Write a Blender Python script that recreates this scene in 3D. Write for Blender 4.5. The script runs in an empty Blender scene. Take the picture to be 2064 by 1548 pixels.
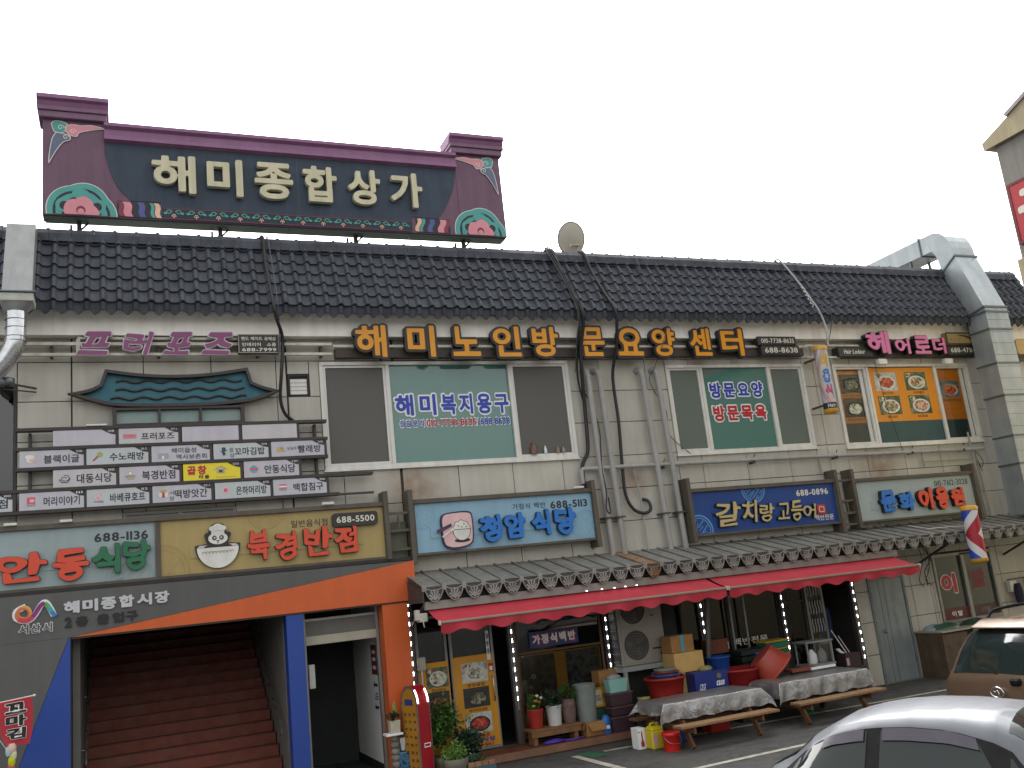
import bpy, bmesh, math, random
import numpy as np
from mathutils import Vector, Matrix, noise
from mathutils.geometry import delaunay_2d_cdt

S = bpy.context.scene
C = S.collection
R = math.radians
random.seed(7)

# ---------------------------------------------------------------- camera
cd = bpy.data.cameras.new('camera')
cam = bpy.data.objects.new('camera', cd)
C.objects.link(cam)
yaw, pitch, roll = R(23.55), R(12.35), R(-6.25)
fw = Vector((math.sin(yaw) * math.cos(pitch), math.cos(yaw) * math.cos(pitch), math.sin(pitch)))
rt = Vector((math.cos(yaw), -math.sin(yaw), 0))
up = rt.cross(fw)
rt2 = rt * math.cos(roll) + up * math.sin(roll)
up2 = up * math.cos(roll) - rt * math.sin(roll)
cam.matrix_world = Matrix((
    (rt2.x, up2.x, -fw.x, 0), (rt2.y, up2.y, -fw.y, -16), (rt2.z, up2.z, -fw.z, 2.8), (0, 0, 0, 1)))
cd.sensor_width = 36
cd.lens = 36 * 1870 / 2064
cd.clip_start = .1
cd.clip_end = 2000
S.camera = cam

# ---------------------------------------------------------------- daylight, overcast
SUN_EL, SUN_AZ = 52, -150          # azimuth from the wall's outward normal: behind the building, to the left
w = bpy.data.worlds.new('World')
S.world = w
w.use_nodes = True
nt = w.node_tree
bg = nt.nodes['Background']
sky = nt.nodes.new('ShaderNodeTexSky')
sky.sky_type = 'NISHITA'
sky.sun_disc = False
sky.sun_elevation = R(SUN_EL)
sky.sun_rotation = R(180 + SUN_AZ)
sky.air_density = 1.0
sky.dust_density = 6.0
hs = nt.nodes.new('ShaderNodeHueSaturation')       # an overcast sky: nearly no colour
hs.inputs['Saturation'].default_value = .03
nt.links.new(sky.outputs[0], hs.inputs['Color'])
nt.links.new(hs.outputs[0], bg.inputs['Color'])
bg.inputs['Strength'].default_value = .15
sl = bpy.data.lights.new('sun', 'SUN')
sl.energy = .6
sl.angle = R(25)
sl.color = (1, .98, .95)
so = bpy.data.objects.new('sun', sl)
C.objects.link(so)
az = R(SUN_AZ)
sd = Vector((math.sin(az) * math.cos(R(SUN_EL)), -math.cos(az) * math.cos(R(SUN_EL)), math.sin(R(SUN_EL))))
so.rotation_euler = (-sd).to_track_quat('-Z', 'Y').to_euler()
so.location = sd * 60
vs = S.view_settings
vs.view_transform = 'Standard'
vs.look = 'None'
vs.gamma = 1
vs.use_curve_mapping = False
vs.exposure = 1.68
S.render.engine = 'CYCLES'
S.cycles.max_bounces = 8
S.cycles.transparent_max_bounces = 12


# ---------------------------------------------------------------- colours and materials
def hx(s):
    v = [int(s[i:i + 2], 16) / 255 for i in (0, 2, 4)]
    return tuple(c / 12.92 if c <= .04045 else ((c + .055) / 1.055) ** 2.4 for c in v)


MATS = {}


def M(name, col, rough=.6, metal=0, var=.12, scale=4, streak=0, bump=0, bscale=60, ov=0, spec=.5, emit=0, dirt=0, coat=0):
    """procedural paint / stone / metal: mottling, rain streaks, grime and per-object shade differences"""
    if name in MATS:
        return MATS[name]
    m = bpy.data.materials.new(name)
    MATS[name] = m
    m.use_nodes = True
    n, l = m.node_tree.nodes, m.node_tree.links
    b = n['Principled BSDF']
    c = hx(col) if isinstance(col, str) else col
    b.inputs['Roughness'].default_value = rough
    b.inputs['Metallic'].default_value = metal
    b.inputs['Specular IOR Level'].default_value = spec
    b.inputs['Coat Weight'].default_value = coat
    geo = n.new('ShaderNodeNewGeometry')

    def noisetex(sc, vscale=(1, 1, 1), detail=5):
        mp = n.new('ShaderNodeMapping')
        mp.inputs['Scale'].default_value = vscale
        l.new(geo.outputs['Position'], mp.inputs['Vector'])
        t = n.new('ShaderNodeTexNoise')
        t.inputs['Scale'].default_value = sc
        t.inputs['Detail'].default_value = detail
        l.new(mp.outputs[0], t.inputs['Vector'])
        return t.outputs['Fac']

    def mul(colsock, fac, lo, hi, f0=.3, f1=.7):
        r = n.new('ShaderNodeMapRange')
        r.inputs['From Min'].default_value = f0
        r.inputs['From Max'].default_value = f1
        r.inputs['To Min'].default_value = lo
        r.inputs['To Max'].default_value = hi
        l.new(fac, r.inputs['Value'])
        v = n.new('ShaderNodeVectorMath')
        v.operation = 'SCALE'
        l.new(colsock, v.inputs[0])
        l.new(r.outputs[0], v.inputs['Scale'])
        return v.outputs[0]
    rgb = n.new('ShaderNodeRGB')
    rgb.outputs[0].default_value = (*c, 1)
    o = rgb.outputs[0]
    if var:
        o = mul(o, noisetex(scale), 1 - var, 1 + var)
        o = mul(o, noisetex(scale * 13), 1 - var * .4, 1 + var * .4)
    if streak:
        o = mul(o, noisetex(2.2, (3.5, 3.5, .28), 4), 1 - streak, 1 + streak * .25, .35, .62)
    if ov:
        oi = n.new('ShaderNodeObjectInfo')
        o = mul(o, oi.outputs['Random'], 1 - ov, 1 + ov, 0, 1)
    if dirt:
        f = noisetex(1.3, (1, 1, .7), 8)
        r = n.new('ShaderNodeMapRange')
        r.inputs['From Min'].default_value = .52
        r.inputs['From Max'].default_value = .72
        r.inputs['To Max'].default_value = dirt
        l.new(f, r.inputs['Value'])
        mx = n.new('ShaderNodeMix')
        mx.data_type = 'RGBA'
        mx.inputs[7].default_value = (.16, .12, .08, 1)
        l.new(r.outputs[0], mx.inputs[0])
        l.new(o, mx.inputs[6])
        o = mx.outputs[2]
    l.new(o, b.inputs['Base Color'])
    if rough > .15:
        rr = n.new('ShaderNodeMapRange')
        rr.inputs['To Min'].default_value = max(rough - .12, .05)
        rr.inputs['To Max'].default_value = min(rough + .12, 1)
        l.new(noisetex(scale * 2.7), rr.inputs['Value'])
        l.new(rr.outputs[0], b.inputs['Roughness'])
    if bump:
        bp = n.new('ShaderNodeBump')
        bp.inputs['Strength'].default_value = bump
        bp.inputs['Distance'].default_value = .01
        l.new(noisetex(bscale, detail=3), bp.inputs['Height'])
        l.new(bp.outputs[0], b.inputs['Normal'])
    if emit:
        b.inputs['Emission Color'].default_value = (*c, 1)
        b.inputs['Emission Strength'].default_value = emit
    return m


def glass(name, tint, gloss=.08, rough=.02, film=None, ff=.5):
    """a thin pane: tinted transmission under a Fresnel reflection"""
    if name in MATS:
        return MATS[name]
    m = bpy.data.materials.new(name)
    MATS[name] = m
    m.use_nodes = True
    n, l = m.node_tree.nodes, m.node_tree.links
    n.remove(n['Principled BSDF'])
    out = n['Material Output']
    tr = n.new('ShaderNodeBsdfTransparent')
    tr.inputs[0].default_value = (*tint, 1)
    gl = n.new('ShaderNodeBsdfGlossy')
    gl.inputs['Roughness'].default_value = rough
    fr = n.new('ShaderNodeFresnel')
    fr.inputs['IOR'].default_value = 1.5
    ad = n.new('ShaderNodeMath')
    ad.operation = 'ADD'
    ad.use_clamp = True
    ad.inputs[1].default_value = gloss
    l.new(fr.outputs[0], ad.inputs[0])
    mx = n.new('ShaderNodeMixShader')
    l.new(ad.outputs[0], mx.inputs[0])
    l.new(tr.outputs[0], mx.inputs[1])
    l.new(gl.outputs[0], mx.inputs[2])
    if film:                     # a coloured film stuck on the glass
        df = n.new('ShaderNodeBsdfDiffuse')
        df.inputs[0].default_value = (*film, 1)
        m2 = n.new('ShaderNodeMixShader')
        m2.inputs[0].default_value = ff
        l.new(tr.outputs[0], m2.inputs[1])
        l.new(df.outputs[0], m2.inputs[2])
        l.new(m2.outputs[0], mx.inputs[1])
    l.new(mx.outputs[0], out.inputs[0])
    return m


def mottled(name, cols, scale=9, rough=.6, kind='noise', bump=.2):
    """a print or a heap of food: several colours broken up by noise"""
    if name in MATS:
        return MATS[name]
    m = bpy.data.materials.new(name)
    MATS[name] = m
    m.use_nodes = True
    n, l = m.node_tree.nodes, m.node_tree.links
    b = n['Principled BSDF']
    b.inputs['Roughness'].default_value = rough
    geo = n.new('ShaderNodeNewGeometry')
    t0 = n.new('ShaderNodeTexNoise')
    t0.inputs['Scale'].default_value = scale
    t0.inputs['Detail'].default_value = 6
    t0.inputs['Distortion'].default_value = 1.2
    l.new(geo.outputs['Position'], t0.inputs['Vector'])
    f = t0.outputs['Fac']
    if kind == 'voronoi':
        v = n.new('ShaderNodeTexVoronoi')
        v.inputs['Scale'].default_value = scale
        l.new(geo.outputs['Position'], v.inputs['Vector'])
        sp = n.new('ShaderNodeSeparateColor')
        l.new(v.outputs['Color'], sp.inputs[0])
        f = sp.outputs[0]
    cr = n.new('ShaderNodeValToRGB')
    e = cr.color_ramp.elements
    lo, hi = (.32, .68) if kind == 'noise' else (0, .9)
    k = len(cols)
    while len(e) < k:
        e.new(.5)
    for i, c in enumerate(cols):
        e[i].position = lo + (hi - lo) * i / (k - 1)
        e[i].color = (*(hx(c) if isinstance(c, str) else c), 1)
    l.new(f, cr.inputs[0])
    l.new(cr.outputs[0], b.inputs['Base Color'])
    if bump:
        bp = n.new('ShaderNodeBump')
        bp.inputs['Strength'].default_value = bump
        bp.inputs['Distance'].default_value = .01
        l.new(f, bp.inputs['Height'])
        l.new(bp.outputs[0], b.inputs['Normal'])
    return m


# ---------------------------------------------------------------- mesh builder
def triangulate(loops):
    """fill outlines (even-odd, so holes stay open); returns points and triangles"""
    pts, ed = [], []
    for lp in loops:
        o, k = len(pts), len(lp)
        pts += [Vector((float(p[0]), float(p[1]))) for p in lp]
        ed += [(o + i, o + (i + 1) % k) for i in range(k)]
    r = delaunay_2d_cdt(pts, ed, [], 1, 1e-6)
    P = np.array([tuple(q) for q in r[0]])
    F = np.array([f for f in r[2] if len(f) == 3])
    if len(F) == 0:
        return P, F
    cen = P[F].mean(1)
    A = np.array([tuple(pts[a]) for a, b in ed])
    B = np.array([tuple(pts[b]) for a, b in ed])
    y = cen[:, None, 1]
    cr = (A[None, :, 1] > y) != (B[None, :, 1] > y)
    with np.errstate(divide='ignore', invalid='ignore'):
        xi = A[None, :, 0] + (y - A[None, :, 1]) * (B - A)[None, :, 0] / (B - A)[None, :, 1]
    ins = (cr & (xi > cen[:, None, 0])).sum(1) % 2 == 1
    return P, F[ins]


class MB:
    def __init__(s):
        s.v, s.f, s.sm = [], [], []

    def add(s, vs, fs, smooth=False):
        o = len(s.v)
        s.v += [tuple(map(float, p)) for p in vs]
        s.f += [tuple(i + o for i in f) for f in fs]
        s.sm += [smooth] * len(fs)
        return s

    def box(s, x0, x1, y0, y1, z0, z1):
        return s.add([(x, y, z) for z in (z0, z1) for y in (y0, y1) for x in (x0, x1)],
                     [(0, 2, 3, 1), (4, 5, 7, 6), (0, 1, 5, 4), (2, 6, 7, 3), (0, 4, 6, 2), (1, 3, 7, 5)])

    def bar(s, a, b, wd, th, upv=(0, 0, 1)):
        """a straight rectangular bar from a to b"""
        a, b = Vector(a), Vector(b)
        d = (b - a).normalized()
        u = Vector(upv)
        if abs(d.dot(u)) > .98:
            u = Vector((0, 1, 0))
        p = d.cross(u).normalized() * wd / 2
        q = p.cross(d).normalized() * th / 2
        vs = [e + i * p + j * q for e in (a, b) for i, j in ((-1, -1), (1, -1), (1, 1), (-1, 1))]
        return s.add(vs, [(0, 1, 2, 3), (7, 6, 5, 4), (0, 4, 5, 1), (1, 5, 6, 2), (2, 6, 7, 3), (3, 7, 4, 0)])

    def tube(s, pts, r, n=8, cap=True):
        pts = [Vector(p) for p in pts]
        rs = r if isinstance(r, (list, tuple)) else [r] * len(pts)
        rings, prev = [], None
        for i, p in enumerate(pts):
            d = (pts[min(i + 1, len(pts) - 1)] - pts[max(i - 1, 0)]).normalized()
            if prev is None:
                a = Vector((0, 0, 1)) if abs(d.z) < .9 else Vector((1, 0, 0))
                u = d.cross(a).normalized()
            else:
                u = (prev - d * prev.dot(d)).normalized()
            prev = u
            q = d.cross(u)
            rings.append([p + (u * math.cos(t) + q * math.sin(t)) * rs[i] for t in [2 * math.pi * k / n for k in range(n)]])
        return s.loft(rings, cap)

    def loft(s, rings, cap=True, smooth=True, closed=True):
        n = len(rings[0])
        vs = [p for r in rings for p in r]
        m = n if closed else n - 1
        fs = [(i * n + k, i * n + (k + 1) % n, (i + 1) * n + (k + 1) % n, (i + 1) * n + k)
              for i in range(len(rings) - 1) for k in range(m)]
        s.add(vs, fs, smooth)
        if cap:
            s.add(rings[0], [tuple(range(n - 1, -1, -1))])
            s.add(rings[-1], [tuple(range(n))])
        return s

    def lathe(s, prof, n=20, c=(0, 0, 0), cap=True):
        rings = [[(c[0] + r * math.cos(2 * math.pi * k / n), c[1] + r * math.sin(2 * math.pi * k / n), c[2] + z) for k in range(n)] for r, z in prof]
        return s.loft(rings, cap)

    def prism(s, loops, a, b, axis='y'):
        """loops: one outline or [outline, hole, ...] in the plane across axis, extruded from a to b"""
        if not isinstance(loops[0][0], (list, tuple, np.ndarray, Vector)):
            loops = [loops]
        mp = {'y': lambda p, t: (p[0], t, p[1]), 'x': lambda p, t: (t, p[0], p[1]), 'z': lambda p, t: (p[0], p[1], t)}[axis]
        P, F = triangulate(loops)
        n = len(P)
        s.add([mp(p, a) for p in P] + [mp(p, b) for p in P], [tuple(t) for t in F.tolist()] + [tuple(i + n for i in reversed(t)) for t in F.tolist()])
        for lp in loops:
            k = len(lp)
            s.add([mp(p, t) for t in (a, b) for p in lp], [(i, (i + 1) % k, k + (i + 1) % k, k + i) for i in range(k)])
        return s

    def flat(s, loops, y):
        """outline(s) in x, z as a flat sheet at depth y, facing -y"""
        if not isinstance(loops[0][0], (list, tuple, np.ndarray, Vector)):
            loops = [loops]
        P, F = triangulate(loops)
        return s.add([(p[0], y, p[1]) for p in P], [tuple(t) for t in F.tolist()])

    def grid(s, fn, nu, nv, smooth=True):
        vs = [fn(i / nu, j / nv) for j in range(nv + 1) for i in range(nu + 1)]
        return s.add(vs, [(j * (nu + 1) + i, j * (nu + 1) + i + 1, (j + 1) * (nu + 1) + i + 1, (j + 1) * (nu + 1) + i)
                          for j in range(nv) for i in range(nu)], smooth)

    def mesh(s, name, mat=None, bevel=0, origin=None, fixn=True):
        """returns (mesh, centre); coordinates are stored about the centre"""
        xs = np.array(s.v)
        c = Vector((xs.min(0) + xs.max(0)) / 2) if origin is None else Vector(origin)
        me = bpy.data.meshes.new(name)
        me.from_pydata([Vector(p) - c for p in s.v], [], s.f)
        me.polygons.foreach_set('use_smooth', s.sm)
        if fixn or bevel:
            bm = bmesh.new()
            bm.from_mesh(me)
            if bevel:
                bmesh.ops.remove_doubles(bm, verts=bm.verts, dist=1e-5)
            bmesh.ops.recalc_face_normals(bm, faces=bm.faces)
            if bevel:
                ed = [e for e in bm.edges if len(e.link_faces) == 2 and e.calc_face_angle(0) > .6]
                bmesh.ops.bevel(bm, geom=ed, offset=bevel, segments=1, affect='EDGES', clamp_overlap=True)
            bm.to_mesh(me)
            bm.free()
        if mat:
            me.materials.append(mat)
        return me, c


OFF = {}      # frame origin of every object: children are placed about it


def thing(name, label, cat, loc=(0, 0, 0), rz=0, group=None, local=False, kind=None):
    o = bpy.data.objects.new(name, None)
    o.empty_display_size = .1
    C.objects.link(o)
    o.location = loc
    o.rotation_euler = (0, 0, rz)
    o['label'] = label
    if cat:
        o['category'] = cat
    if group:
        o['group'] = group
    if kind:
        o['kind'] = kind
    OFF[o] = Vector((0, 0, 0)) if local else Vector(loc)
    return o


def put(name, me, c, parent=None, label=None, cat=None, group=None, kind=None):
    o = bpy.data.objects.new(name, me)
    C.objects.link(o)
    c = Vector(c)
    if parent:
        o.parent = parent
        o.location = c - OFF[parent]
    else:
        o.location = c
    OFF[o] = c
    for k, v in (('label', label), ('category', cat), ('group', group), ('kind', kind)):
        if v:
            o[k] = v
    return o


def part(name, mb, mat, parent=None, bevel=0, **k):
    me, c = mb.mesh(name, mat, bevel)
    return put(name, me, c, parent, **k)


def copy_tree(o, parent=None, loc=None, rz=None, label=None):
    c = o.copy()
    C.objects.link(c)
    c.parent = parent
    OFF[c] = OFF[o]
    if loc is not None:
        c.location = loc
    if rz is not None:
        c.rotation_euler = (0, 0, rz)
    if label:
        c['label'] = label
    for ch in o.children:
        copy_tree(ch, c)
    return c


# ---------------------------------------------------------------- lettering
GL, GC, OUTL = {}, {}, {}
CHARS = '-/0123456789EHLOTUBacdeiorsu·가간갈개겹경고곰곱공구굴글기김까꼬냉노누눈다닭담당대더도돌동돼드듬등떡락랑래랙러럭로룽리마매머메모목문물미바반발밥방백베보복볶북블비빨사산살삼상생샵서선성센소속수숙스시식실썹안암앗야양어역영예오외요욕용운원육은을음읍의이인일입장전점정제존종주중즈지찌창청체출층치침큐탕태터테트파포품프하한합해핸헤호화회휠희'
ADV = {' ': .32, '-': .5, '/': .4, '(': .35, ')': .35, '.': .25}


def outlines(chars):
    """take the characters' outlines from one text object of Blender's own font, one character to a line"""
    c = bpy.data.curves.new('glyph', 'FONT')
    c.body = '\n'.join(chars)
    c.resolution_u = 4
    c.space_line = 3
    o = bpy.data.objects.new('glyph', c)
    C.objects.link(o)
    dg = bpy.context.evaluated_depsgraph_get()
    me = bpy.data.meshes.new_from_object(o.evaluated_get(dg))
    bpy.data.objects.remove(o)
    bpy.data.curves.remove(c)
    vs = np.array([v.co[:2] for v in me.vertices])
    cnt = {}
    for p in me.polygons:
        for k in p.edge_keys:
            cnt[k] = cnt.get(k, 0) + 1
    bpy.data.meshes.remove(me)
    seg = np.array([[vs[a], vs[b]] for (a, b), k in cnt.items() if k == 1])
    line = np.round((.35 - seg[:, :, 1].mean(1)) / 3).astype(int)
    for i, ch in enumerate(chars):
        q = seg[line == i].copy()
        q[:, :, 1] += 3 * i
        OUTL[ch] = (None, q)


def raw_glyph(ch):
    """outline segments of one character of Blender's own font, and a distance field round them"""
    if ch in GL:
        return GL[ch]
    if ch not in OUTL:
        outlines(ch)
    vs, seg = OUTL[ch]
    g = 1 / 52
    lo, hi = seg.min((0, 1)) - .17, seg.max((0, 1)) + .17
    xs, ys = np.arange(lo[0], hi[0] + g, g), np.arange(lo[1], hi[1] + g, g)
    P = np.stack(np.meshgrid(xs, ys), -1).reshape(-1, 1, 2)
    A, B = seg[None, :, 0], seg[None, :, 1]
    d = B - A
    t = np.clip(((P - A) * d).sum(-1) / np.maximum((d * d).sum(-1), 1e-12), 0, 1)
    dist = np.sqrt(((A + d * t[..., None] - P) ** 2).sum(-1)).min(1)
    y = P[..., 1]
    cr = ((A[..., 1] > y) != (B[..., 1] > y))
    with np.errstate(divide='ignore', invalid='ignore'):
        xi = A[..., 0] + (y - A[..., 1]) * d[..., 0] / d[..., 1]
    ins = (cr & (xi > P[..., 0])).sum(1) % 2 == 1
    sdf = np.where(ins, -dist, dist).reshape(len(ys), len(xs))
    GL[ch] = (xs, ys, sdf)
    return GL[ch]


outlines(CHARS)


def rdp(p, tol):
    if len(p) < 3:
        return p
    a, b = p[0], p[-1]
    d = b - a
    L = math.hypot(*d)
    q = p - a
    e = np.abs(q[:, 0] * d[1] - q[:, 1] * d[0]) / L if L > 1e-9 else np.hypot(q[:, 0], q[:, 1])
    k = int(e.argmax())
    if e[k] < tol:
        return np.array([a, b])
    return np.vstack([rdp(p[:k + 1], tol)[:-1], rdp(p[k:], tol)])


def glyph(ch, wt=0., tol=.006):
    """closed outlines of a character thickened by wt em"""
    key = (ch, round(wt, 3), tol)
    if key in GC:
        return GC[key]
    xs, ys, f = raw_glyph(ch)
    f = f - wt
    ins = f < 0
    code = ins[:-1, :-1] * 1 + ins[:-1, 1:] * 2 + ins[1:, 1:] * 4 + ins[1:, :-1] * 8
    nxt, pos = {}, {}

    def pt(j, i, e):       # crossing on edge e of the cell
        if e in (0, 2):
            jj = j + (e == 2)
            k = ('h', jj, i)
            if k not in pos:
                a, b = f[jj, i], f[jj, i + 1]
                pos[k] = (xs[i] + (xs[i + 1] - xs[i]) * a / (a - b), ys[jj])
        else:
            ii = i + (e == 1)
            k = ('v', j, ii)
            if k not in pos:
                a, b = f[j, ii], f[j + 1, ii]
                pos[k] = (xs[ii], ys[j] + (ys[j + 1] - ys[j]) * a / (a - b))
        return k
    tab = {1: [(3, 0)], 2: [(0, 1)], 3: [(3, 1)], 4: [(1, 2)], 5: [(3, 0), (1, 2)], 6: [(0, 2)], 7: [(3, 2)], 8: [(2, 3)], 9: [(2, 0)],
           10: [(0, 1), (2, 3)], 11: [(2, 1)], 12: [(1, 3)], 13: [(1, 0)], 14: [(0, 3)]}
    for j, i in zip(*np.nonzero((code > 0) & (code < 15))):
        for a, b in tab[int(code[j, i])]:
            nxt[pt(j, i, a)] = pt(j, i, b)
    loops = []
    while nxt:
        k = next(iter(nxt))
        lp = []
        while k in nxt:
            lp.append(pos[k])
            k = nxt.pop(k)
        if len(lp) > 7:
            p = np.array(lp + lp[:1])
            h = len(p) // 2
            q = np.vstack([rdp(p[:h + 1], tol)[:-1], rdp(p[h:], tol)[:-1]])
            if len(q) > 2:
                loops.append(q)
    GC[key] = loops
    return loops


def fit(loops, x0, x1, z0, z1, shear=0, wob=0):
    a = np.vstack(loops)
    lo, hi = a.min(0), a.max(0)
    out = []
    for lp in loops:
        q = (lp - lo) / (hi - lo)
        if wob:
            q = q + wob * np.stack([np.sin(q[:, 1] * 7 + q[:, 0] * 4), np.sin(q[:, 0] * 8 + 1.3)], -1)
        x = x0 + (x1 - x0) * q[:, 0] + shear * (q[:, 1] - .5) * (z1 - z0)
        out.append(np.stack([x, z0 + (z1 - z0) * q[:, 1]], -1).tolist())
    return out


def letter(ch, x0, x1, z0, z1, y, depth, mat, parent, wt=.03, face=None, fw=.0, shear=0, wob=0, name='letter'):
    """one channel letter standing off a sign; face: a second, thinner letter plate on its front"""
    o = part(name, MB().prism(fit(glyph(ch, wt), x0, x1, z0, z1, shear, wob), y, y - depth), mat, parent)
    if face:
        base = np.vstack(glyph(ch, wt))
        sx, sz = (x1 - x0) / np.ptp(base[:, 0]), (z1 - z0) / np.ptp(base[:, 1])
        d = wt - fw
        part('letter_face', MB().prism(fit(glyph(ch, fw), x0 + d * sx, x1 - d * sx, z0 + d * sz, z1 - d * sz, shear, wob), y - depth + .001, y - depth - .012), face, o)
    return o


def textloops(s, wt=0., tol=.008):
    x, out = 0, []
    for ch in s:
        if ch == ' ':
            x += .34
            continue
        lps = glyph(ch, wt, tol)
        a = np.vstack(lps)
        if ord(ch) > 0x1100:
            dx, adv = x, (1.08 if wt > .022 else .94)
        else:
            dx, adv = x - a[:, 0].min() + .03, np.ptp(a[:, 0]) + .09
        out += [lp + np.array([dx, 0]) for lp in lps]
        x += adv
    return out


def text(s, x0, x1, z0, z1, y, mat, parent, wt=.01, name='lettering', depth=0, shear=0):
    words = s.split()
    if len(words) > 1:                      # every word is a piece of its own
        lps, cut, i = fit(textloops(s, wt), x0, x1, z0, z1, shear), [], 0
        for wd_ in words:
            k = sum(len(glyph(ch, wt, .008)) for ch in wd_)
            o = part(name, MB().flat(lps[i:i + k], y), mat, parent)
            i += k
        return o
    lps = fit(textloops(s, wt), x0, x1, z0, z1, shear)
    mb = MB()
    mb.prism(lps, y, y - depth) if depth else mb.flat(lps, y)
    return part(name, mb, mat, parent)


def rect(x0, x1, z0, z1):
    return [(x0, z0), (x1, z0), (x1, z1), (x0, z1)]


def oval(cx, cz, rx, rz, n=20, a0=0, a1=2 * math.pi):
    full = abs(a1 - a0 - 2 * math.pi) < 1e-6
    k = n if full else n + 1
    return [(cx + rx * math.cos(a0 + (a1 - a0) * i / n), cz + rz * math.sin(a0 + (a1 - a0) * i / n)) for i in range(k)]


def rrect(x0, x1, z0, z1, r, n=4):
    out = []
    for cx, cz, a in ((x1 - r, z1 - r, 0), (x0 + r, z1 - r, 90), (x0 + r, z0 + r, 180), (x1 - r, z0 + r, 270)):
        out += [(cx + r * math.cos(R(a + 90 * i / n)), cz + r * math.sin(R(a + 90 * i / n))) for i in range(n + 1)]
    return out


def ribbon(pts, wd):
    """outline of a stroke along pts, wd: a width or one per point"""
    p = [Vector((a, b)) for a, b in pts]
    wd = wd if isinstance(wd, (list, tuple)) else [wd] * len(p)
    L, Rr = [], []
    for i in range(len(p)):
        d = (p[min(i + 1, len(p) - 1)] - p[max(i - 1, 0)]).normalized()
        n = Vector((-d.y, d.x)) * wd[i] / 2
        L.append(tuple(p[i] + n))
        Rr.append(tuple(p[i] - n))
    return L + Rr[::-1]


def inset(poly, d):
    p = [Vector((a, b)) for a, b in poly]
    n, out = len(p), []
    ar = sum(p[i].x * p[(i + 1) % n].y - p[(i + 1) % n].x * p[i].y for i in range(n))
    sg = 1 if ar > 0 else -1
    for i in range(n):
        a, b = (p[i] - p[i - 1]).normalized(), (p[(i + 1) % n] - p[i]).normalized()
        na, nb = Vector((-a.y, a.x)) * sg, Vector((-b.y, b.x)) * sg
        m = (na + nb)
        m = m / max(m.length_squared / 2, .35)
        out.append(tuple(p[i] + m * d))
    return out


def smoothpath(pts, n=6):
    """Catmull-Rom through 3-D or 2-D points"""
    p = [np.array(q, float) for q in pts]
    p = [2 * p[0] - p[1]] + p + [2 * p[-1] - p[-2]]
    out = []
    for i in range(1, len(p) - 2):
        for k in range(n):
            t = k / n
            a, b, c, d = p[i - 1:i + 3]
            out.append(tuple(.5 * (2 * b + (c - a) * t + (2 * a - 5 * b + 4 * c - d) * t * t + (3 * b - a - 3 * c + d) * t ** 3)))
    out.append(tuple(p[-2]))
    return out


# ================================================================ SETTING: ground
asphalt = mottled('asphalt', [(.042, .041, .040), (.064, .062, .058), (.085, .082, .076), (.058, .057, .054), (.11, .106, .097)], 1.7, .82, bump=.35)
_n, _l = asphalt.node_tree.nodes, asphalt.node_tree.links
_t = _n.new('ShaderNodeTexNoise'); _t.inputs['Scale'].default_value = 90; _t.inputs['Detail'].default_value = 4
_g = _n.new('ShaderNodeNewGeometry'); _l.new(_g.outputs['Position'], _t.inputs['Vector'])
_m = _n.new('ShaderNodeMapRange'); _m.inputs['To Min'].default_value = .55; _m.inputs['To Max'].default_value = 1.45; _l.new(_t.outputs['Fac'], _m.inputs['Value'])
_v = _n.new('ShaderNodeVectorMath'); _v.operation = 'SCALE'
_b = _n['Principled BSDF']; _l.new(_b.inputs['Base Color'].links[0].from_socket, _v.inputs[0]); _l.new(_m.outputs[0], _v.inputs['Scale']); _l.new(_v.outputs[0], _b.inputs['Base Color'])
part('asphalt_ground', MB().add([(-70, -60, 0), (90, -60, 0), (90, 70, 0), (-70, 70, 0)], [(0, 1, 2, 3)]), asphalt, kind='structure',
     label='grey worn asphalt of the parking lot in front of the building')
linep = M('line_paint', 'b9b6a6', .7, var=.3, scale=9, dirt=.5)
greenp = M('green_paint', '1d6b4a', .7, var=.25, scale=7, dirt=.4)


def strip(name, a, b, wd, z, mat, label):
    d = (Vector(b) - Vector(a)).normalized()
    n = Vector((-d.y, d.x)) * wd / 2
    q = [Vector(a) - n, Vector(b) - n, Vector(b) + n, Vector(a) + n]
    return part(name, MB().add([(p.x, p.y, z) for p in q], [(0, 1, 2, 3)]), mat, kind='structure', label=label)


strip('parking_line', (7.35, -1.28), (14.9, -1.70), .10, .004, linep, 'worn white parking line running along the building under the tables')
strip('parking_line', (6.82, -1.22), (6.9, -6.2), .13, .008, linep, 'white parking line left of the picnic tables, running towards the camera')
strip('parking_line', (7.0, -3.75), (12.6, -3.55), .12, .004, linep, 'white parking line in front of the picnic tables')
strip('parking_line', (13.0, -1.74), (13.05, -6.5), .12, .008, linep, 'white parking line behind the bronze van')
part('painted_patch', MB().add([(6.9, -1.12, .004), (6.98, -1.62, .004), (7.32, -1.58, .004), (7.16, -1.07, .004)], [(0, 1, 2, 3)]), greenp,
     kind='structure', label='green painted patch on the asphalt by the wooden deck')

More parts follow.
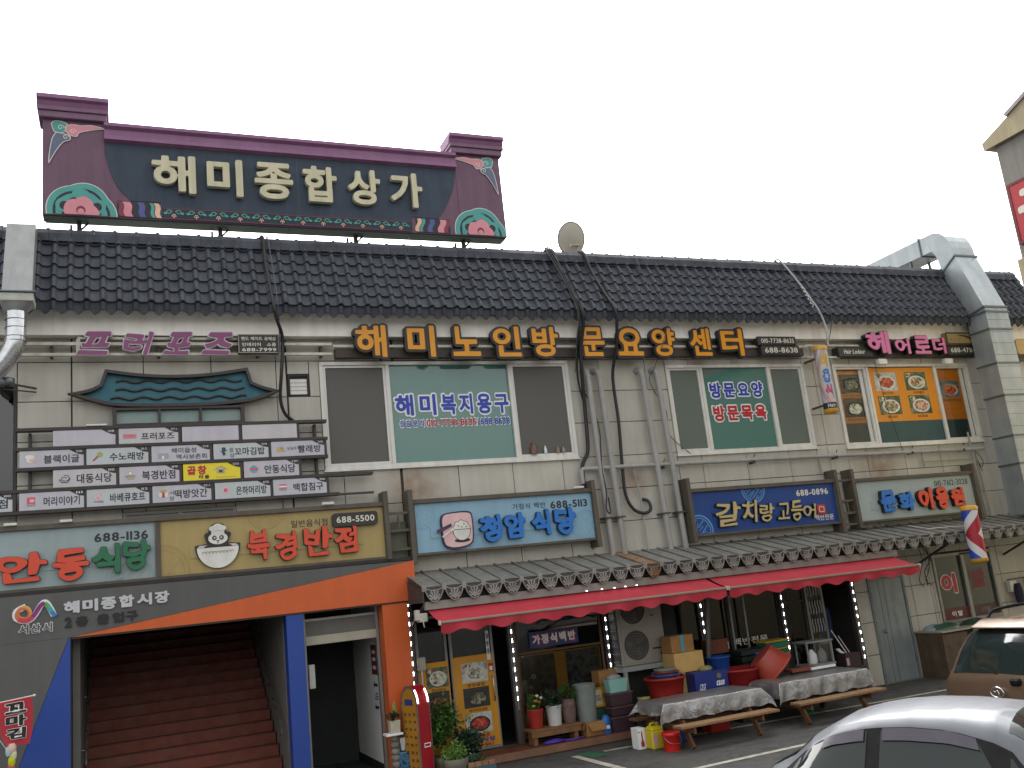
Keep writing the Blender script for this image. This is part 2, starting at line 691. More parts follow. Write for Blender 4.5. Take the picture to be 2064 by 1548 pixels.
# ================================================================ MARKET BUILDING
stone = M('facade_stone', 'b9b6ab', .75, var=.06, scale=1.6, streak=.07, bump=.15, bscale=90, ov=.04, dirt=.15)
joint = M('joint_dark', '3b3935', .9)
white_w = M('white_render', 'f0ede4', .8, var=.04, streak=.08, dirt=.12)
pvc = M('white_pvc', 'd6d5ce', .35, var=.05, streak=.1)
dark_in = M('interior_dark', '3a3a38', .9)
teal_in = M('interior_teal', '4d7872', .8, var=.1)
grey_in = M('interior_grey', '75736c', .9)
tile_m = M('roof_tile_dark', '41454d', .62, var=.22, scale=5, ov=.09, bump=.25, bscale=120, spec=.35, streak=.2)
screen_m = glass('insect_screen', (.30, .30, .29), .015, .7, film=(.165, .158, .145), ff=.6)
pane_clear = glass('clear_pane', (.90, .92, .91), .03)
pane_teal = glass('teal_pane', (.38, .62, .56), .04, film=(.13, .34, .29), ff=.55)
pane_dark = glass('dark_pane', (.16, .18, .18), .05)

# rust that has run down below two fixings
_n, _l = stone.node_tree.nodes, stone.node_tree.links
_b = _n['Principled BSDF']
_src = _b.inputs['Base Color'].links[0].from_socket
_g = _n.new('ShaderNodeNewGeometry')
_t = _n.new('ShaderNodeTexNoise')
_t.inputs['Scale'].default_value = 5
_l.new(_g.outputs['Position'], _t.inputs['Vector'])
for _c, _r in (((4.85, 0, 4.72), .75), ((15.75, 0, 4.62), .8), ((9.4, 0, 4.6), .4)):
    _d = _n.new('ShaderNodeVectorMath'); _d.operation = 'DISTANCE'
    _d.inputs[1].default_value = _c
    _l.new(_g.outputs['Position'], _d.inputs[0])
    _m = _n.new('ShaderNodeMapRange')
    _m.inputs['From Min'].default_value = _r
    _m.inputs['From Max'].default_value = .05
    _m.inputs['To Max'].default_value = 1.1
    _l.new(_d.outputs['Value'], _m.inputs['Value'])
    _p = _n.new('ShaderNodeMath'); _p.operation = 'MULTIPLY'
    _l.new(_m.outputs[0], _p.inputs[0]); _l.new(_t.outputs['Fac'], _p.inputs[1])
    _x = _n.new('ShaderNodeMix'); _x.data_type = 'RGBA'
    _x.inputs[7].default_value = (*hx('7a5128'), 1)
    _l.new(_p.outputs[0], _x.inputs[0]); _l.new(_src, _x.inputs[6])
    _src = _x.outputs[2]
_l.new(_src, _b.inputs['Base Color'])

B = thing('market_building', 'two-storey grey stone market building with a dark tiled roof edge', 'building', (-1.4, 0, 0))
XL, XR = -3.4, 21.6
W = [(3.28, 8.20, 5.13, 7.08, 4.52, 6.94), (10.45, 14.02, 5.08, 6.97, 11.32, 13.06), (14.86, 19.05, 5.04, 6.95, 15.86, 17.95)]
OPEN = [(-.70, 2.44, -1, 3.0), (2.70, 4.02, -1, 2.95), (4.62, 14.27, -1, 3.1), (16.67, 18.5, 1.02, 2.52), (-2.6, -1.47, 5.02, 6.75), (.03, 1.76, 4.40, 4.62)] + [v[:4] for v in W]
BARE = OPEN + [(2.72, 3.10, 6.48, 6.86)]


def holed(x0, x1, z0, z1, holes):
    """cells of the rectangle left over between the holes, as rectangles"""
    xs = sorted({x0, x1, *[v for h in holes for v in h[:2] if x0 < v < x1]})
    zs = sorted({z0, z1, *[v for h in holes for v in h[2:4] if z0 < v < z1]})
    out = []
    for i in range(len(xs) - 1):
        run = None
        for j in range(len(zs) - 1):
            cx, cz = (xs[i] + xs[i + 1]) / 2, (zs[j] + zs[j + 1]) / 2
            if any(h[0] < cx < h[1] and h[2] < cz < h[3] for h in holes):
                run = None
            elif run is not None:
                out[run][3] = zs[j + 1]
            else:
                run = len(out)
                out.append([xs[i], xs[i + 1], zs[j], zs[j + 1]])
    return out


core = MB()
for r in holed(XL, XR, 0, 7.9, OPEN):
    core.box(r[0], r[1], .026, .25, r[2], r[3])
part('wall', core, joint, B)
blk = MB()
blk.box(2.46, XR, 2.2, 9, 0, 8.9).box(XL, -.74, 1.2, 9, 0, 8.9).box(-.74, 2.46, 6.2, 9, 0, 8.9)
blk.box(XL, XR, .25, 9, 8.3, 8.9).box(XL, XL + .2, .25, 9, 0, 8.3).box(XR - .2, XR, .25, 9, 0, 8.3)
part('building_core', blk, grey_in, B)
sl_ = MB().box(2.46, XR - .2, .25, 2.2, 3.55, 3.75).box(XL + .2, -.74, .25, 1.2, 3.55, 3.75)
for x in (3.0, 9.3, 14.44, 20.2):
    sl_.box(x - .1, x + .1, .25, 2.2, 3.75, 8.3)
for x in (4.32, 14.4, 16.4):
    sl_.box(x - .1, x + .1, .25, 2.2, 0, 3.55)
part('floor_slab', sl_, dark_in, B)

# stone cladding: one object for every slab
ROWS = [7.50, 7.10, 6.455, 5.81, 5.13, 4.485, 3.84, 3.2, 2.56, 1.92, 1.28, .62, 0]
COLS = [-3.4, -2.83, -1.76, -.69, .38, 1.45, 2.53, 3.60, 4.66, 5.72, 6.80, 7.84, 8.90, 9.97, 11.03, 12.14, 13.26, 14.33, 15.4, 16.5, 17.6, 18.7, 19.8, 20.9, 21.6]
for zi in range(len(ROWS) - 1):
    z1, z0 = ROWS[zi], ROWS[zi + 1]
    for xi in range(len(COLS) - 1):
        x0, x1 = COLS[xi], COLS[xi + 1]
        rects = [r for r in holed(x0, x1, z0, z1, BARE) if r[1] - r[0] > .05 and r[3] - r[2] > .05]
        if not rects:
            continue
        if z1 <= 3.2 and x0 > 15 and x0 < 17:
            rects = [q for r in rects for q in ([r[0], (r[0] + r[1]) / 2, r[2], r[3]], [(r[0] + r[1]) / 2, r[1], r[2], r[3]])]
        # neighbouring leftovers of equal height make one slab
        rects.sort()
        mer = []
        for r in rects:
            if mer and abs(mer[-1][1] - r[0]) < 1e-6 and mer[-1][2:] == r[2:] and not (z1 <= 3.2 and 15 < x0 < 17):
                mer[-1][1] = r[1]
            else:
                mer.append(list(r))
        for r in mer:
            g = .0065
            part('wall_panel', MB().box(r[0] + g, r[1] - g, random.uniform(-.002, .002), .03, r[2] + g, r[3] - g), stone, B, bevel=.004)

part('fascia', MB().box(XL, XR, -.22, .024, 7.5, 7.92), white_w, B)
part('fascia_ledge', MB().box(XL, XR, -.235, -.222, 7.49, 7.53), white_w, B)
v = part('wall_vent', MB().box(2.76, 3.06, .05, .06, 6.50, 6.80).box(2.73, 2.76, -.005, .06, 6.48, 6.85).box(3.06, 3.09, -.005, .06, 6.48, 6.85).box(2.76, 3.06, -.005, .06, 6.82, 6.85), joint, B)
for k in range(4):
    part('slat', MB().add([(2.765, .012, 6.50 + k * .07), (3.055, .012, 6.50 + k * .07), (3.055, .022, 6.566 + k * .07), (2.765, .022, 6.566 + k * .07)], [(0, 1, 2, 3)]), pvc, v)

# ---- windows
fiftyblue = M('decal_blue', '1f3fa8', .4, var=.04)
decred = M('decal_red', 'b3202c', .4, var=.04)
decwhite = M('decal_white', 'e4e6e6', .4, var=.04)
ghost = M('decal_faded', '7fa39c', .5, var=.04)
orangep = M('poster_orange', 'd98a0c', .45, var=.06, scale=2)
darkteal = M('poster_teal', '22474a', .4, var=.1)


def window(x0, x1, z0, z1, m1, m2, side, centre):
    f = MB()
    t = .065
    y0, y1 = -.03, .10
    f.box(x0, x1, y0, y1, z0, z0 + t).box(x0, x1, y0, y1, z1 - t, z1).box(x0, x0 + t, y0, y1, z0 + t, z1 - t).box(x1 - t, x1, y0, y1, z0 + t, z1 - t)
    for m in (m1, m2):
        f.box(m - .035, m + .035, y0 + .004, y1, z0 + t, z1 - t)
    wn = part('window', f, pvc, B, bevel=.004)
    for a, b, inner in ((x0 + t, m1 - .035, 'r'), (m2 + .035, x1 - t, 'l')):
        s = MB()
        e = .045
        s.box(a, b, 0, .05, z0 + t, z0 + t + e).box(a, b, 0, .05, z1 - t - e, z1 - t).box(a, a + e, 0, .05, z0 + t + e, z1 - t - e).box(b - e, b, 0, .05, z0 + t + e, z1 - t - e)
        part('sash', s, pvc, wn)
        q = b - .15 if inner == 'r' else b - .16
        part('inner_stile', MB().box(q, q + .1, .06, .09, z0 + t, z1 - t), pvc, wn)
        if side:
            part('insect_screen', MB().flat(rect(a + e, b - e, z0 + t + e, z1 - t - e), .03), side, wn)
        part('pane', MB().flat(rect(a + .02, b - .02, z0 + t + .02, z1 - t - .02), .093), pane_dark if side else pane_clear, wn)
    part('pane', MB().flat(rect(m1 + .03, m2 - .03, z0 + t - .01, z1 - t + .01), .03), centre, wn)
    part('sill', MB().box(x0 - .02, x1 + .02, -.055, .0, z0 - .035, z0 - .002), pvc, wn)
    return wn


W1 = window(*W[0], screen_m, pane_teal)
W2 = window(*W[1], glass('grey_green_screen', (.35, .42, .37), .015, .7, film=(.17, .215, .175), ff=.65), pane_teal)
W3 = window(*W[2], None, pane_clear)
# what shows behind the teal panes: inner sash stiles, a pale blind and room things
inn = M('inner_frame', 'a9c4bc', .5)
for a in (5.62, 5.86):
    part('inner_stile', MB().box(a, a + .09, .2, .25, 5.2, 7.02), inn, W1)
part('room_wall', MB().box(3.12, 9.2, 1.9, 1.95, 3.75, 8.3), teal_in, B)
part('room_wall', MB().box(9.42, 14.34, 1.5, 1.55, 3.75, 8.3), teal_in, B)
part('roller_blind', MB().box(4.6, 5.60, .28, .29, 6.72, 7.0), M('blind_dark', '52716b', .8), W1)
part('roller_blind', MB().box(11.4, 13.0, .28, .29, 6.62, 6.9), M('blind_pale', '93b9b0', .8), W2)
part('curtain', MB().box(13.12, 13.9, .3, .32, 5.15, 6.9), M('curtain_green', '5f8f6c', .9), W2)
text('/ 복지용구', 6.1, 6.88, 6.42, 6.58, .10, ghost, W1, .015, 'window_lettering')
text('·매 트 리 스', 6.15, 6.88, 6.18, 6.30, .10, ghost, W1, .01, 'window_lettering')
text('수동휠체어', 6.2, 6.88, 5.99, 6.12, .10, ghost, W1, .01, 'window_lettering')
text('·외 다수품목', 6.05, 6.88, 5.72, 5.86, .10, ghost, W1, .015, 'window_lettering')
st = [(4.98 + .23 * (1 if i % 2 == 0 else .42) * math.sin(i * math.pi / 5), 6.37 + .2 * (1 if i % 2 == 0 else .42) * math.cos(i * math.pi / 5)) for i in range(10)]
part('star_print', MB().flat([st, inset(st, .018)[::-1]], .10), M('star_blue', '9fd0ea', .5), W1)
for s, x0, x1 in (('해미', 4.62, 5.42), ('복지용구', 5.50, 6.88)):
    text(s, x0 - .02, x1 + .02, 6.03, 6.49, .024, decwhite, W1, .105, 'lettering_outline')
    text(s, x0 + .012, x1 - .012, 6.062, 6.458, .018, fiftyblue, W1, .035, 'window_lettering')
for s, x0, x1, m in (('상담문의', 4.68, 5.15, fiftyblue), ('010-7738-8635', 5.19, 6.18, decred), ('/688-8638', 6.19, 6.86, fiftyblue)):
    text(s, x0 - .008, x1 + .008, 5.832, 5.998, .024, decwhite, W1, .075, 'lettering_outline')
    text(s, x0 + .004, x1 - .004, 5.85, 5.98, .018, m, W1, .023, 'window_lettering')
for s, z, m in (('방문요양', 6.25, fiftyblue), ('방문목욕', 5.75, decred)):
    text(s, 11.47, 12.90, z - .03, z + .37, .024, decwhite, W2, .105, 'lettering_outline')
    text(s, 11.5, 12.87, z, z + .34, .018, m, W2, .04, 'window_lettering')
# bottles on the sill behind the right screen
for x, hgt, r, c in ((7.27, .22, .07, '6b4a3a'), (7.52, .15, .03, 'cfd3d3'), (7.78, .13, .04, '7d6f5f'), (7.90, .12, .035, '8c8577')):
    part('sill_bottle', MB().lathe([(r, 0), (r, hgt * .6), (r * .5, hgt * .75), (r * .5, hgt), (0.001, hgt)], 10, (x, .0, 5.24)), M('bottle_' + c, c, .4), None,
         label={'6b4a3a': 'brown canister standing behind the fly screen of the widest upper window', 'cfd3d3': 'small white bottle behind the fly screen of the widest upper window',
                '7d6f5f': 'dull brown jar beside the beige jar behind the fly screen', '8c8577': 'beige jar rightmost behind the fly screen of the widest upper window'}[c], cat='bottle')

# restaurant posters behind the third window
FOODS = {'stew': ['5a1c0c', 'a8401a', 'd97a3a', '7a2a10'], 'greens': ['2c4a1e', '6d8f3a', 'd9d5c0', 'b0402a'], 'meat': ['4a2c1c', '8f6b4a', 'c9b79a', '5c7a35'], 'rice': ['8f4a33', 'd9a08a', 'c9c0a5', '7a3a24'],
         'soup': ['3a3a2a', '6b6a4c', '9a9a80', '2b2b20'], 'pale': ['4f5136', 'b0ac92', 'd8d6c8', '7a7a55'], 'red': ['4d0f0a', 'a3261a', 'd2543a', '7d1a12']}


def photo(x0, x1, z0, z1, y, food, bgc, parent, rim='d8d6ce', tilt=.8, step=.003):
    p = part('photo', MB().flat(rect(x0, x1, z0, z1), y), mottled('photo_bg_' + bgc, {'wood': ['2b1d14', '5a4330', '3a2a1d'], 'pale': ['8d918c', 'c5c9c4', '6f7a74'], 'dark': ['1b1d1c', '34332c', '24231e'],
             'blue': ['33506b', '8aa0ad', '20303d'], 'leaf': ['24331c', '4a5a33', '8a8a70']}[bgc], 5, .4, bump=0), parent)
    cx, cz, rx, rz = (x0 + x1) / 2 + (x1 - x0) * .03, (z0 + z1) / 2 - (z1 - z0) * .06, (x1 - x0) * .40, (z1 - z0) * .40 * tilt + .02
    part('plate', MB().flat(oval(cx, cz, rx, rz, 24), y - step), M('plate_' + rim, rim, .3), p)
    fp = [(cx + rx * .8 * (1 + .08 * math.sin(i * 2.3)) * math.cos(i * math.pi / 12), cz + rz * .78 * (1 + .09 * math.sin(i * 1.7 + 1)) * math.sin(i * math.pi / 12)) for i in range(24)]
    part('food', MB().flat(fp, y - 2 * step), mottled('food_' + food, FOODS[food], 22, .4, 'voronoi', 0), p)
    if bgc in ('pale', 'leaf'):
        part('side_dish', MB().flat(oval(x0 + (x1 - x0) * .2, z1 - (z1 - z0) * .17, (x1 - x0) * .16, (z1 - z0) * .13, 14), y - step), mottled('food_greens', FOODS['greens'], 22, .4, 'voronoi', 0), p)
    return p


brownp = M('poster_brown_print', '5a2c10', .5)
posters = []
for x0, x1, lab in ((14.95, 15.80, 'orange menu poster behind the left sash beside the striped hair-shop pole'), (15.895, 17.915, 'large orange menu poster with four dishes in the upper corner window'),
                    (18.0, 18.96, 'orange menu poster with a single dish behind the rightmost sash')):
    PY = .026 if 15.8 < x0 < 17 else .099
    p = thing('menu_poster', lab, 'poster', (x0, PY, 5.1), group='menu posters in the upper corner window')
    part('print', MB().flat(rect(x0, x1, 5.60, 6.87), PY), orangep, p)
    part('lower_band', MB().flat(rect(x0, x1, 5.10, 5.598), PY), darkteal, p)
    posters.append(p)
for k, (x, z, fd, bgc, cap) in enumerate(((16.07, 6.32, 'stew', 'pale', '닭도리탕'), (17.0, 6.32, 'greens', 'leaf', '오리주물럭'), (16.07, 5.76, 'meat', 'leaf', '돼지갈비'), (17.0, 5.76, 'rice', 'leaf', '삼겹살'))):
    photo(x, x + .66, z, z + .44, .023, fd, bgc, posters[1])
    text(cap, x + .18, x + .5, z - .085, z - .025, .023, brownp, posters[1], .02)
for x, z, fd, cap in ((15.10, 6.30, 'soup', '한방누룽지백숙'), (15.10, 5.74, 'pale', '한방오리백숙')):
    photo(x, x + .60, z, z + .44, .096, fd, 'dark', posters[0], '8d8d80')
    text(cap, x + .05, x + .55, z - .085, z - .025, .096, brownp, posters[0], .015)
photo(18.1, 18.75, 6.15, 6.55, .096, 'stew', 'blue', posters[2])
text('해물파전볶음', 18.15, 18.75, 6.04, 6.10, .096, brownp, posters[2], .015)

# dark window at the far left and the strip window under the directory
for x0, x1, z0, z1 in ((-2.6, -1.47, 5.02, 6.75), (.03, 1.76, 4.40, 4.62)):
    f = MB()
    t = .05
    f.box(x0, x1, -.01, .09, z0, z0 + t).box(x0, x1, -.01, .09, z1 - t, z1).box(x0, x0 + t, -.01, .09, z0 + t, z1 - t).box(x1 - t, x1, -.01, .09, z0 + t, z1 - t)
    f.box((x0 + x1) / 2 - .03, (x0 + x1) / 2 + .03, 0, .08, z0 + t, z1 - t)
    wn = part('window', f, M('dark_frame', '2b2a29', .5) if x0 < 0 else M('grey_frame', '8a8880', .5), B)
    for a, b in ((x0 + t, (x0 + x1) / 2 - .03), ((x0 + x1) / 2 + .03, x1 - t)):
        part('pane', MB().flat(rect(a, b, z0 + t, z1 - t), .04), pane_dark, wn)
part('room_wall', MB().box(-3.1, -1.1, .9, .95, 3.75, 7.4), dark_in, B)

# ---- roof edge: sheathing, tiles, ridge caps
roof = part('roof', MB().prism([(.30, 8.9), (.30, 9.22), (.07, 9.19), (-.46, 7.97), (-.44, 7.935), (-.06, 7.935), (-.06, 8.0)], XL, XR, 'x'), M('roof_sheathing', '23262b', .8), B)
TP, NP = .24, 14


def tprof(t):
    return .064 * math.sin(math.pi * t / .42) ** .7 if t < .42 else -.012 * math.sin(math.pi * (t - .42) / .58)


def tile_mesh(name, dy, dz, ny, nz, L, lift, lip):
    top, bot, low = [], [], []
    for i in range(NP):
        t = i / (NP - 1)
        x, hgt = TP * t, tprof(t)
        top.append((x, ny * hgt, nz * hgt))
        bot.append((x, dy * L + ny * (hgt + lift), dz * L + nz * (hgt + lift)))
        low.append((x, dy * L + ny * (hgt + lift - lip), dz * L + nz * (hgt + lift - lip)))
    mb = MB()
    mb.add(top + bot, [(i, i + 1, NP + i + 1, NP + i) for i in range(NP - 1)], True)
    mb.add(bot + low, [(i, i + 1, NP + i + 1, NP + i) for i in range(NP - 1)])
    return mb


sl = math.hypot(.55, 1.25)
dy, dz = -.55 / sl, -1.25 / sl
ny, nz = dz, -dy
ny, nz = -abs(ny), abs(nz)
slope_tile = tile_mesh('roof_tile', dy, dz, ny, nz, .30, .040, .042)
eave_tile = tile_mesh('roof_tile', .12, -.99, -.99, -.12, .15, .0, .03)
for i in range(NP, 2 * NP):                       # the pans of the eave tiles hang lower than their ridges
    t = (i - NP) / (NP - 1)
    dz_ = .02 * math.sin(math.pi * t / .44) if t < .44 else -.055 * math.sin(math.pi * (t - .44) / .56)
    for j in (i, i + NP, i + 2 * NP):
        q = eave_tile.v[j]
        eave_tile.v[j] = (q[0], q[1], q[2] + dz_)
me_s, _ = slope_tile.mesh('roof_tile', tile_m, origin=(0, 0, 0), fixn=False)
me_e, _ = eave_tile.mesh('eave_tile', tile_m, origin=(0, 0, 0), fixn=False)
rest = MB()
n = 0
cols = int((XR - XL) / TP)
for k in range(cols):
    x = XL + .02 + k * TP
    for r in range(7):
        if r < 6:
            s0 = sl - r * .25 - .30
            p = Vector((x, .05 + dy * s0, 9.2 + dz * s0)) + Vector((0, ny, nz)) * .012
            src, me = slope_tile, me_s
        else:
            p = Vector((x, -.505, 7.965))
            src, me = eave_tile, me_e
        p += Vector((random.uniform(-.003, .003), random.uniform(-.003, .003), random.uniform(-.003, .003)))
        if x > -1.75 and n < 300:
            put('roof_tile', me, p, roof)
            n += 1
        else:
            rest.add([Vector(q) + p for q in src.v], src.f)
            rest.sm[-len(src.sm):] = src.sm
o = rest.mesh('tile_field', tile_m, origin=(0, 0, 0), fixn=False)
put('tile_field', o[0], o[1], roof, kind='stuff')
cap = MB().prism([(.26, 9.18), (.26, 9.30), (.20, 9.385), (.10, 9.41), (.0, 9.385), (-.055, 9.30), (-.06, 9.16), (-.03, 9.16)], 0, .335, 'x')
cap.lathe([(.03, 0), (.03, .035), (.001, .045)], 8, (.32, .10, 9.40))
me_c, _ = cap.mesh('ridge_cap', tile_m, origin=(0, 0, 0))
for k in range(int((XR - XL) / .34)):
    put('ridge_cap', me_c, (XL + k * .34, random.uniform(-.003, .003), random.uniform(-.004, .004)), roof)

# ---- stairs and corridor behind the portal
brown_st = M('stair_rubber', '683222', .7, var=.2, scale=6, dirt=.2)
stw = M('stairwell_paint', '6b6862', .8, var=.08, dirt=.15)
stairs = thing('staircase', 'red-brown staircase climbing into the dark entrance to the upper floor', 'stairs', (.9, .25, 0))
for k in range(17):
    y = .10 + k * .285
    st_ = part('step', MB().box(-.585, 2.40, y, y + .285 if k < 16 else y + 1.2, max(0, k * .168 - .3), (k + 1) * .168 - .004), brown_st, stairs, bevel=.006)
    part('nosing', MB().box(-.58, 2.395, y - .006, y + .05, (k + 1) * .168 - .006, (k + 1) * .168 + .006), M('nosing', '4a2219', .5), st_)
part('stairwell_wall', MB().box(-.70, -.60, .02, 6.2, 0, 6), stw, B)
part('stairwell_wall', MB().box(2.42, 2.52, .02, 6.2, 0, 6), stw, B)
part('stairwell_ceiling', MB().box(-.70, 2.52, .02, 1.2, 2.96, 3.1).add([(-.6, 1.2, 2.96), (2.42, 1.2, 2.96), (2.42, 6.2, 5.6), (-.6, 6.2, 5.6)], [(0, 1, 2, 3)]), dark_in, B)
steel = M('rail_steel', 'a8a8a4', .3, .9, var=.1)
for x, lab in ((-.53, 'steel handrail on the left wall of the staircase'), (2.33, 'steel handrail on the right wall of the staircase')):
    hr = thing('handrail', lab, 'handrail', (x, .1, .9), group='stair handrails')
    sgn = 1 if x < 0 else -1
    part('rail', MB().tube([(x, .05, .92), (x, .15, 1.02), (x, 4.9, 3.82)], .02, 8), steel, hr)
    for k in range(4):
        y = .4 + k * 1.2
        z = 1.02 + (y - .15) * .5895
        part('bracket', MB().tube([(x, y, z), (x, y, z - .07), (x - sgn * .07, y, z - .07)], .009, 6), steel, hr)

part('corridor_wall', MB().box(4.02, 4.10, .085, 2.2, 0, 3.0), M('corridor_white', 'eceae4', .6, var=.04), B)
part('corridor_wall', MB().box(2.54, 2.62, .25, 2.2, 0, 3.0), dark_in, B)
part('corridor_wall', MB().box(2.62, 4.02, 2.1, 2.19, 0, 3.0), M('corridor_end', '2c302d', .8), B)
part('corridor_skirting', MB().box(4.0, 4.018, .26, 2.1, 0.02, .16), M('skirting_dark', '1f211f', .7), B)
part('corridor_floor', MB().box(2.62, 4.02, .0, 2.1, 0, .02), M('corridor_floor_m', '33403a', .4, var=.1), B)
ent = thing('corridor_door_frame', 'grey aluminium door frame of the narrow corridor beside the stairs', 'door frame', (3.4, 0, 0))
alu = M('aluminium', '8b8a84', .4, .5, var=.1)
part('jamb', MB().box(2.72, 2.78, -.02, .08, 0, 2.78), alu, ent)
part('jamb', MB().box(3.96, 4.01, -.02, .08, 0, 2.78), alu, ent)
part('transom', MB().box(2.78, 3.96, -.03, .08, 2.24, 2.38), M('transom_cream', 'a9a492', .5), ent)
part('transom_panel', MB().box(2.78, 3.96, .02, .05, 2.38, 2.62), M('transom_grey', '6b6862', .7, var=.12), ent)
part('head', MB().box(2.78, 3.96, -.02, .08, 2.62, 2.66), alu, ent)
part('switch_box', MB().box(2.80, 2.90, -.02, .06, 1.55, 1.93), M('switch_white', 'b4b5ac', .5), ent, bevel=.01)
# notices on the corridor wall
nb = thing('direction_notice', 'white notice with black arrows on the corridor wall', 'sign', (3.985, .5, 1.0))
nbr = thing('red_notice', 'dark red notice with white lettering high on the corridor wall', 'sign', (3.985, .45, 1.7))


def xwall(loops, x):
    """loops in (depth, z) as a sheet on a wall facing -x"""
    mb = MB()
    mb.flat(loops, 0)
    mb.v = [(x, p[0], p[2]) for p in mb.v]
    return mb


part('sheet', xwall(rect(.28, .66, .95, 1.55), 4.012), decwhite, nb)
blk_m = M('print_black', '1c1c1c', .6)
for z in (1.43, 1.06):
    part('arrow', xwall([(.62, z), (.54, z + .06), (.54, z + .025), (.34, z + .025), (.34, z - .025), (.54, z - .025), (.54, z - .06)], 4.009), blk_m, nb)
for k in range(3):
    part('print_line', xwall(rect(.34, .60 - k * .05, 1.19 + k * .045, 1.21 + k * .045), 4.009), blk_m, nb)
part('sheet', xwall(rect(.28, .68, 1.6, 2.1), 4.012), M('notice_red', '6e1a22', .5), nbr)
for z in (1.98, 1.86, 1.72):
    part('print_line', xwall(oval(.48, z, .13, .035, 12), 4.009), decwhite, nbr)


# ================================================================ ROOFTOP SIGN
purple = M('sign_purple', '6b4c60', .55, var=.08, scale=2, streak=.1)
purple_d = M('sign_purple_trim', '76556f', .5, var=.06, streak=.12)
magenta = M('sign_magenta_trim', '8a5f82', .45, var=.06, streak=.1)
navy = M('sign_navy', '2b3a4b', .6, var=.12, scale=2.5, streak=.15)
blackish = M('sign_black', '23222a', .55)
cream = M('letter_cream', 'c9c3a4', .45, var=.05, streak=.12)
tealp = M('paint_teal', '4a9a94', .5, var=.06)
pinkp = M('paint_pink', 'd58a94', .5, var=.06)
greyblue = M('paint_greyblue', '5c6780', .5, var=.06)
maroon = M('paint_maroon', '7a2f46', .5, var=.06)
bluep = M('paint_violetblue', '4a5490', .5, var=.06)
peach = M('paint_peach', 'e0b39a', .5, var=.06)
whitep = M('paint_white', 'd8d4cc', .5, var=.05)
rust = M('rusty_steel', '3a3430', .7, .4, var=.3, scale=8)

T = thing('rooftop_sign', 'large purple and navy sign with cream channel letters on the roof edge', 'sign', (3.07, .3, 9.45))
YF = .15
part('cabinet', MB().box(-1.13, 7.28, YF, .46, 9.70, 11.2), purple, T, bevel=.01)
part('bottom_tray', MB().box(-1.10, 7.25, YF + .03, .44, 9.67, 9.698), M('tray_green', '33443c', .6, var=.15), T)
for x0, x1, e in ((-1.13, -.17, .09), (6.31, 7.28, .11)):
    p = part('pillar', MB().box(x0, x1, YF - .008, .47, 9.705, 11.46), purple, T)
    part('pillar_cap', MB().box(x0 - e * .7, x1 + e * .5, YF - .09, .54, 11.46, 11.58).box(x0 - e * .9, x1 + e * .8, YF - .12, .58, 11.58, 11.66), purple_d, p, bevel=.008)
    part('cap_cornice', MB().prism([(YF - .06, 11.66), (YF - .10, 11.76), (YF - .16, 11.79), (YF - .16, 11.86), (.62, 11.86), (.62, 11.79), (.56, 11.66)], x0 - e, x1 + e * .9, 'x'), magenta, p)
part('cornice', MB().prism([(YF - .004, 11.10), (YF - .10, 11.13), (YF - .10, 11.20), (YF - .06, 11.23), (YF - .06, 11.33), (YF - .13, 11.37), (YF - .13, 11.43), (.48, 11.43), (.48, 11.18), (YF, 11.18)], -.168, 6.308, 'x'), magenta, T)
cl = smoothpath([(-.165, 11.10), (-.13, 10.75), (.02, 10.3), (.25, 10.03)], 4)
cr = smoothpath([(6.3, 11.10), (6.22, 10.7), (6.02, 10.27), (5.84, 10.03)], 4)
part('navy_panel', MB().flat(cl + [(.74, 10.03), (.74, 9.715), (5.30, 9.715), (5.30, 10.03)] + cr[::-1], YF - .012), navy, T)
part('panel_seam', MB().flat(rect(3.13, 3.138, 9.96, 11.09), YF - .015), M('seam_grey', '46566a', .6), T)
for x, (z1, z0) in zip(((.59, 1.32), (1.51, 2.13), (2.34, 3.03), (3.22, 3.85), (4.06, 4.69), (4.89, 5.53)), [(10.90, 10.18)] * 6):
    ch = '해미종합상가'[(.59, 1.51, 2.34, 3.22, 4.06, 4.89).index(x[0])]
    o = letter(ch, x[0], x[1], z0, z1, YF - .03, .10, cream, T, .03)
    part('standoff', MB().box(x[0] + .2, x[0] + .24, YF - .03, YF - .012, 10.4, 10.44), rust, o)


def lobes(cx, cz, rx, rz, k, amp, n=40):
    return [(cx + rx * math.cos(a) * (1 + amp * abs(math.cos(a * k))), cz + rz * math.sin(a) * (1 + amp * abs(math.cos(a * k)))) for a in [math.pi * i / n for i in range(n + 1)]]


def lotus(cx, cz, w, hgt):
    o = part('lotus_ornament', MB().flat(lobes(cx, cz, w / 2, hgt, 2.5, .08), YF - .016), whitep, T)
    y = YF - .016
    for sc, m, k in ((.97, tealp, 2.5), (.80, blackish, 2.5), (.72, tealp, 2.5), (.55, blackish, 1.5)):
        y -= .003
        part('petal', MB().flat(lobes(cx, cz + .004, w / 2 * sc, hgt * sc, k, .08), y), m, o)
    for sx in (-.24, .24):
        part('petal', MB().flat(oval(cx + sx * w, cz + hgt * .3, w * .13, hgt * .24, 18), y - .003), tealp, o)
        part('petal', MB().flat(oval(cx + sx * w, cz + hgt * .28, w * .07, hgt * .14, 14), y - .006), blackish, o)
    part('petal', MB().flat(oval(cx, cz + hgt * .68, w * .13, hgt * .17, 18), y - .003), tealp, o)
    part('petal', MB().flat(lobes(cx, cz + .004, w * .235, hgt * .52, 2.5, .16), y - .009), pinkp, o)
    part('petal', MB().flat(oval(cx, cz + hgt * .15, w * .07, hgt * .14, 12), y - .012), maroon, o)
    part('petal', MB().flat(oval(cx, cz + hgt * .10, w * .05, hgt * .10, 12), y - .015), pinkp, o)


lotus(-.545, 9.715, 1.06, .56)
lotus(6.71, 9.715, 1.06, .56)


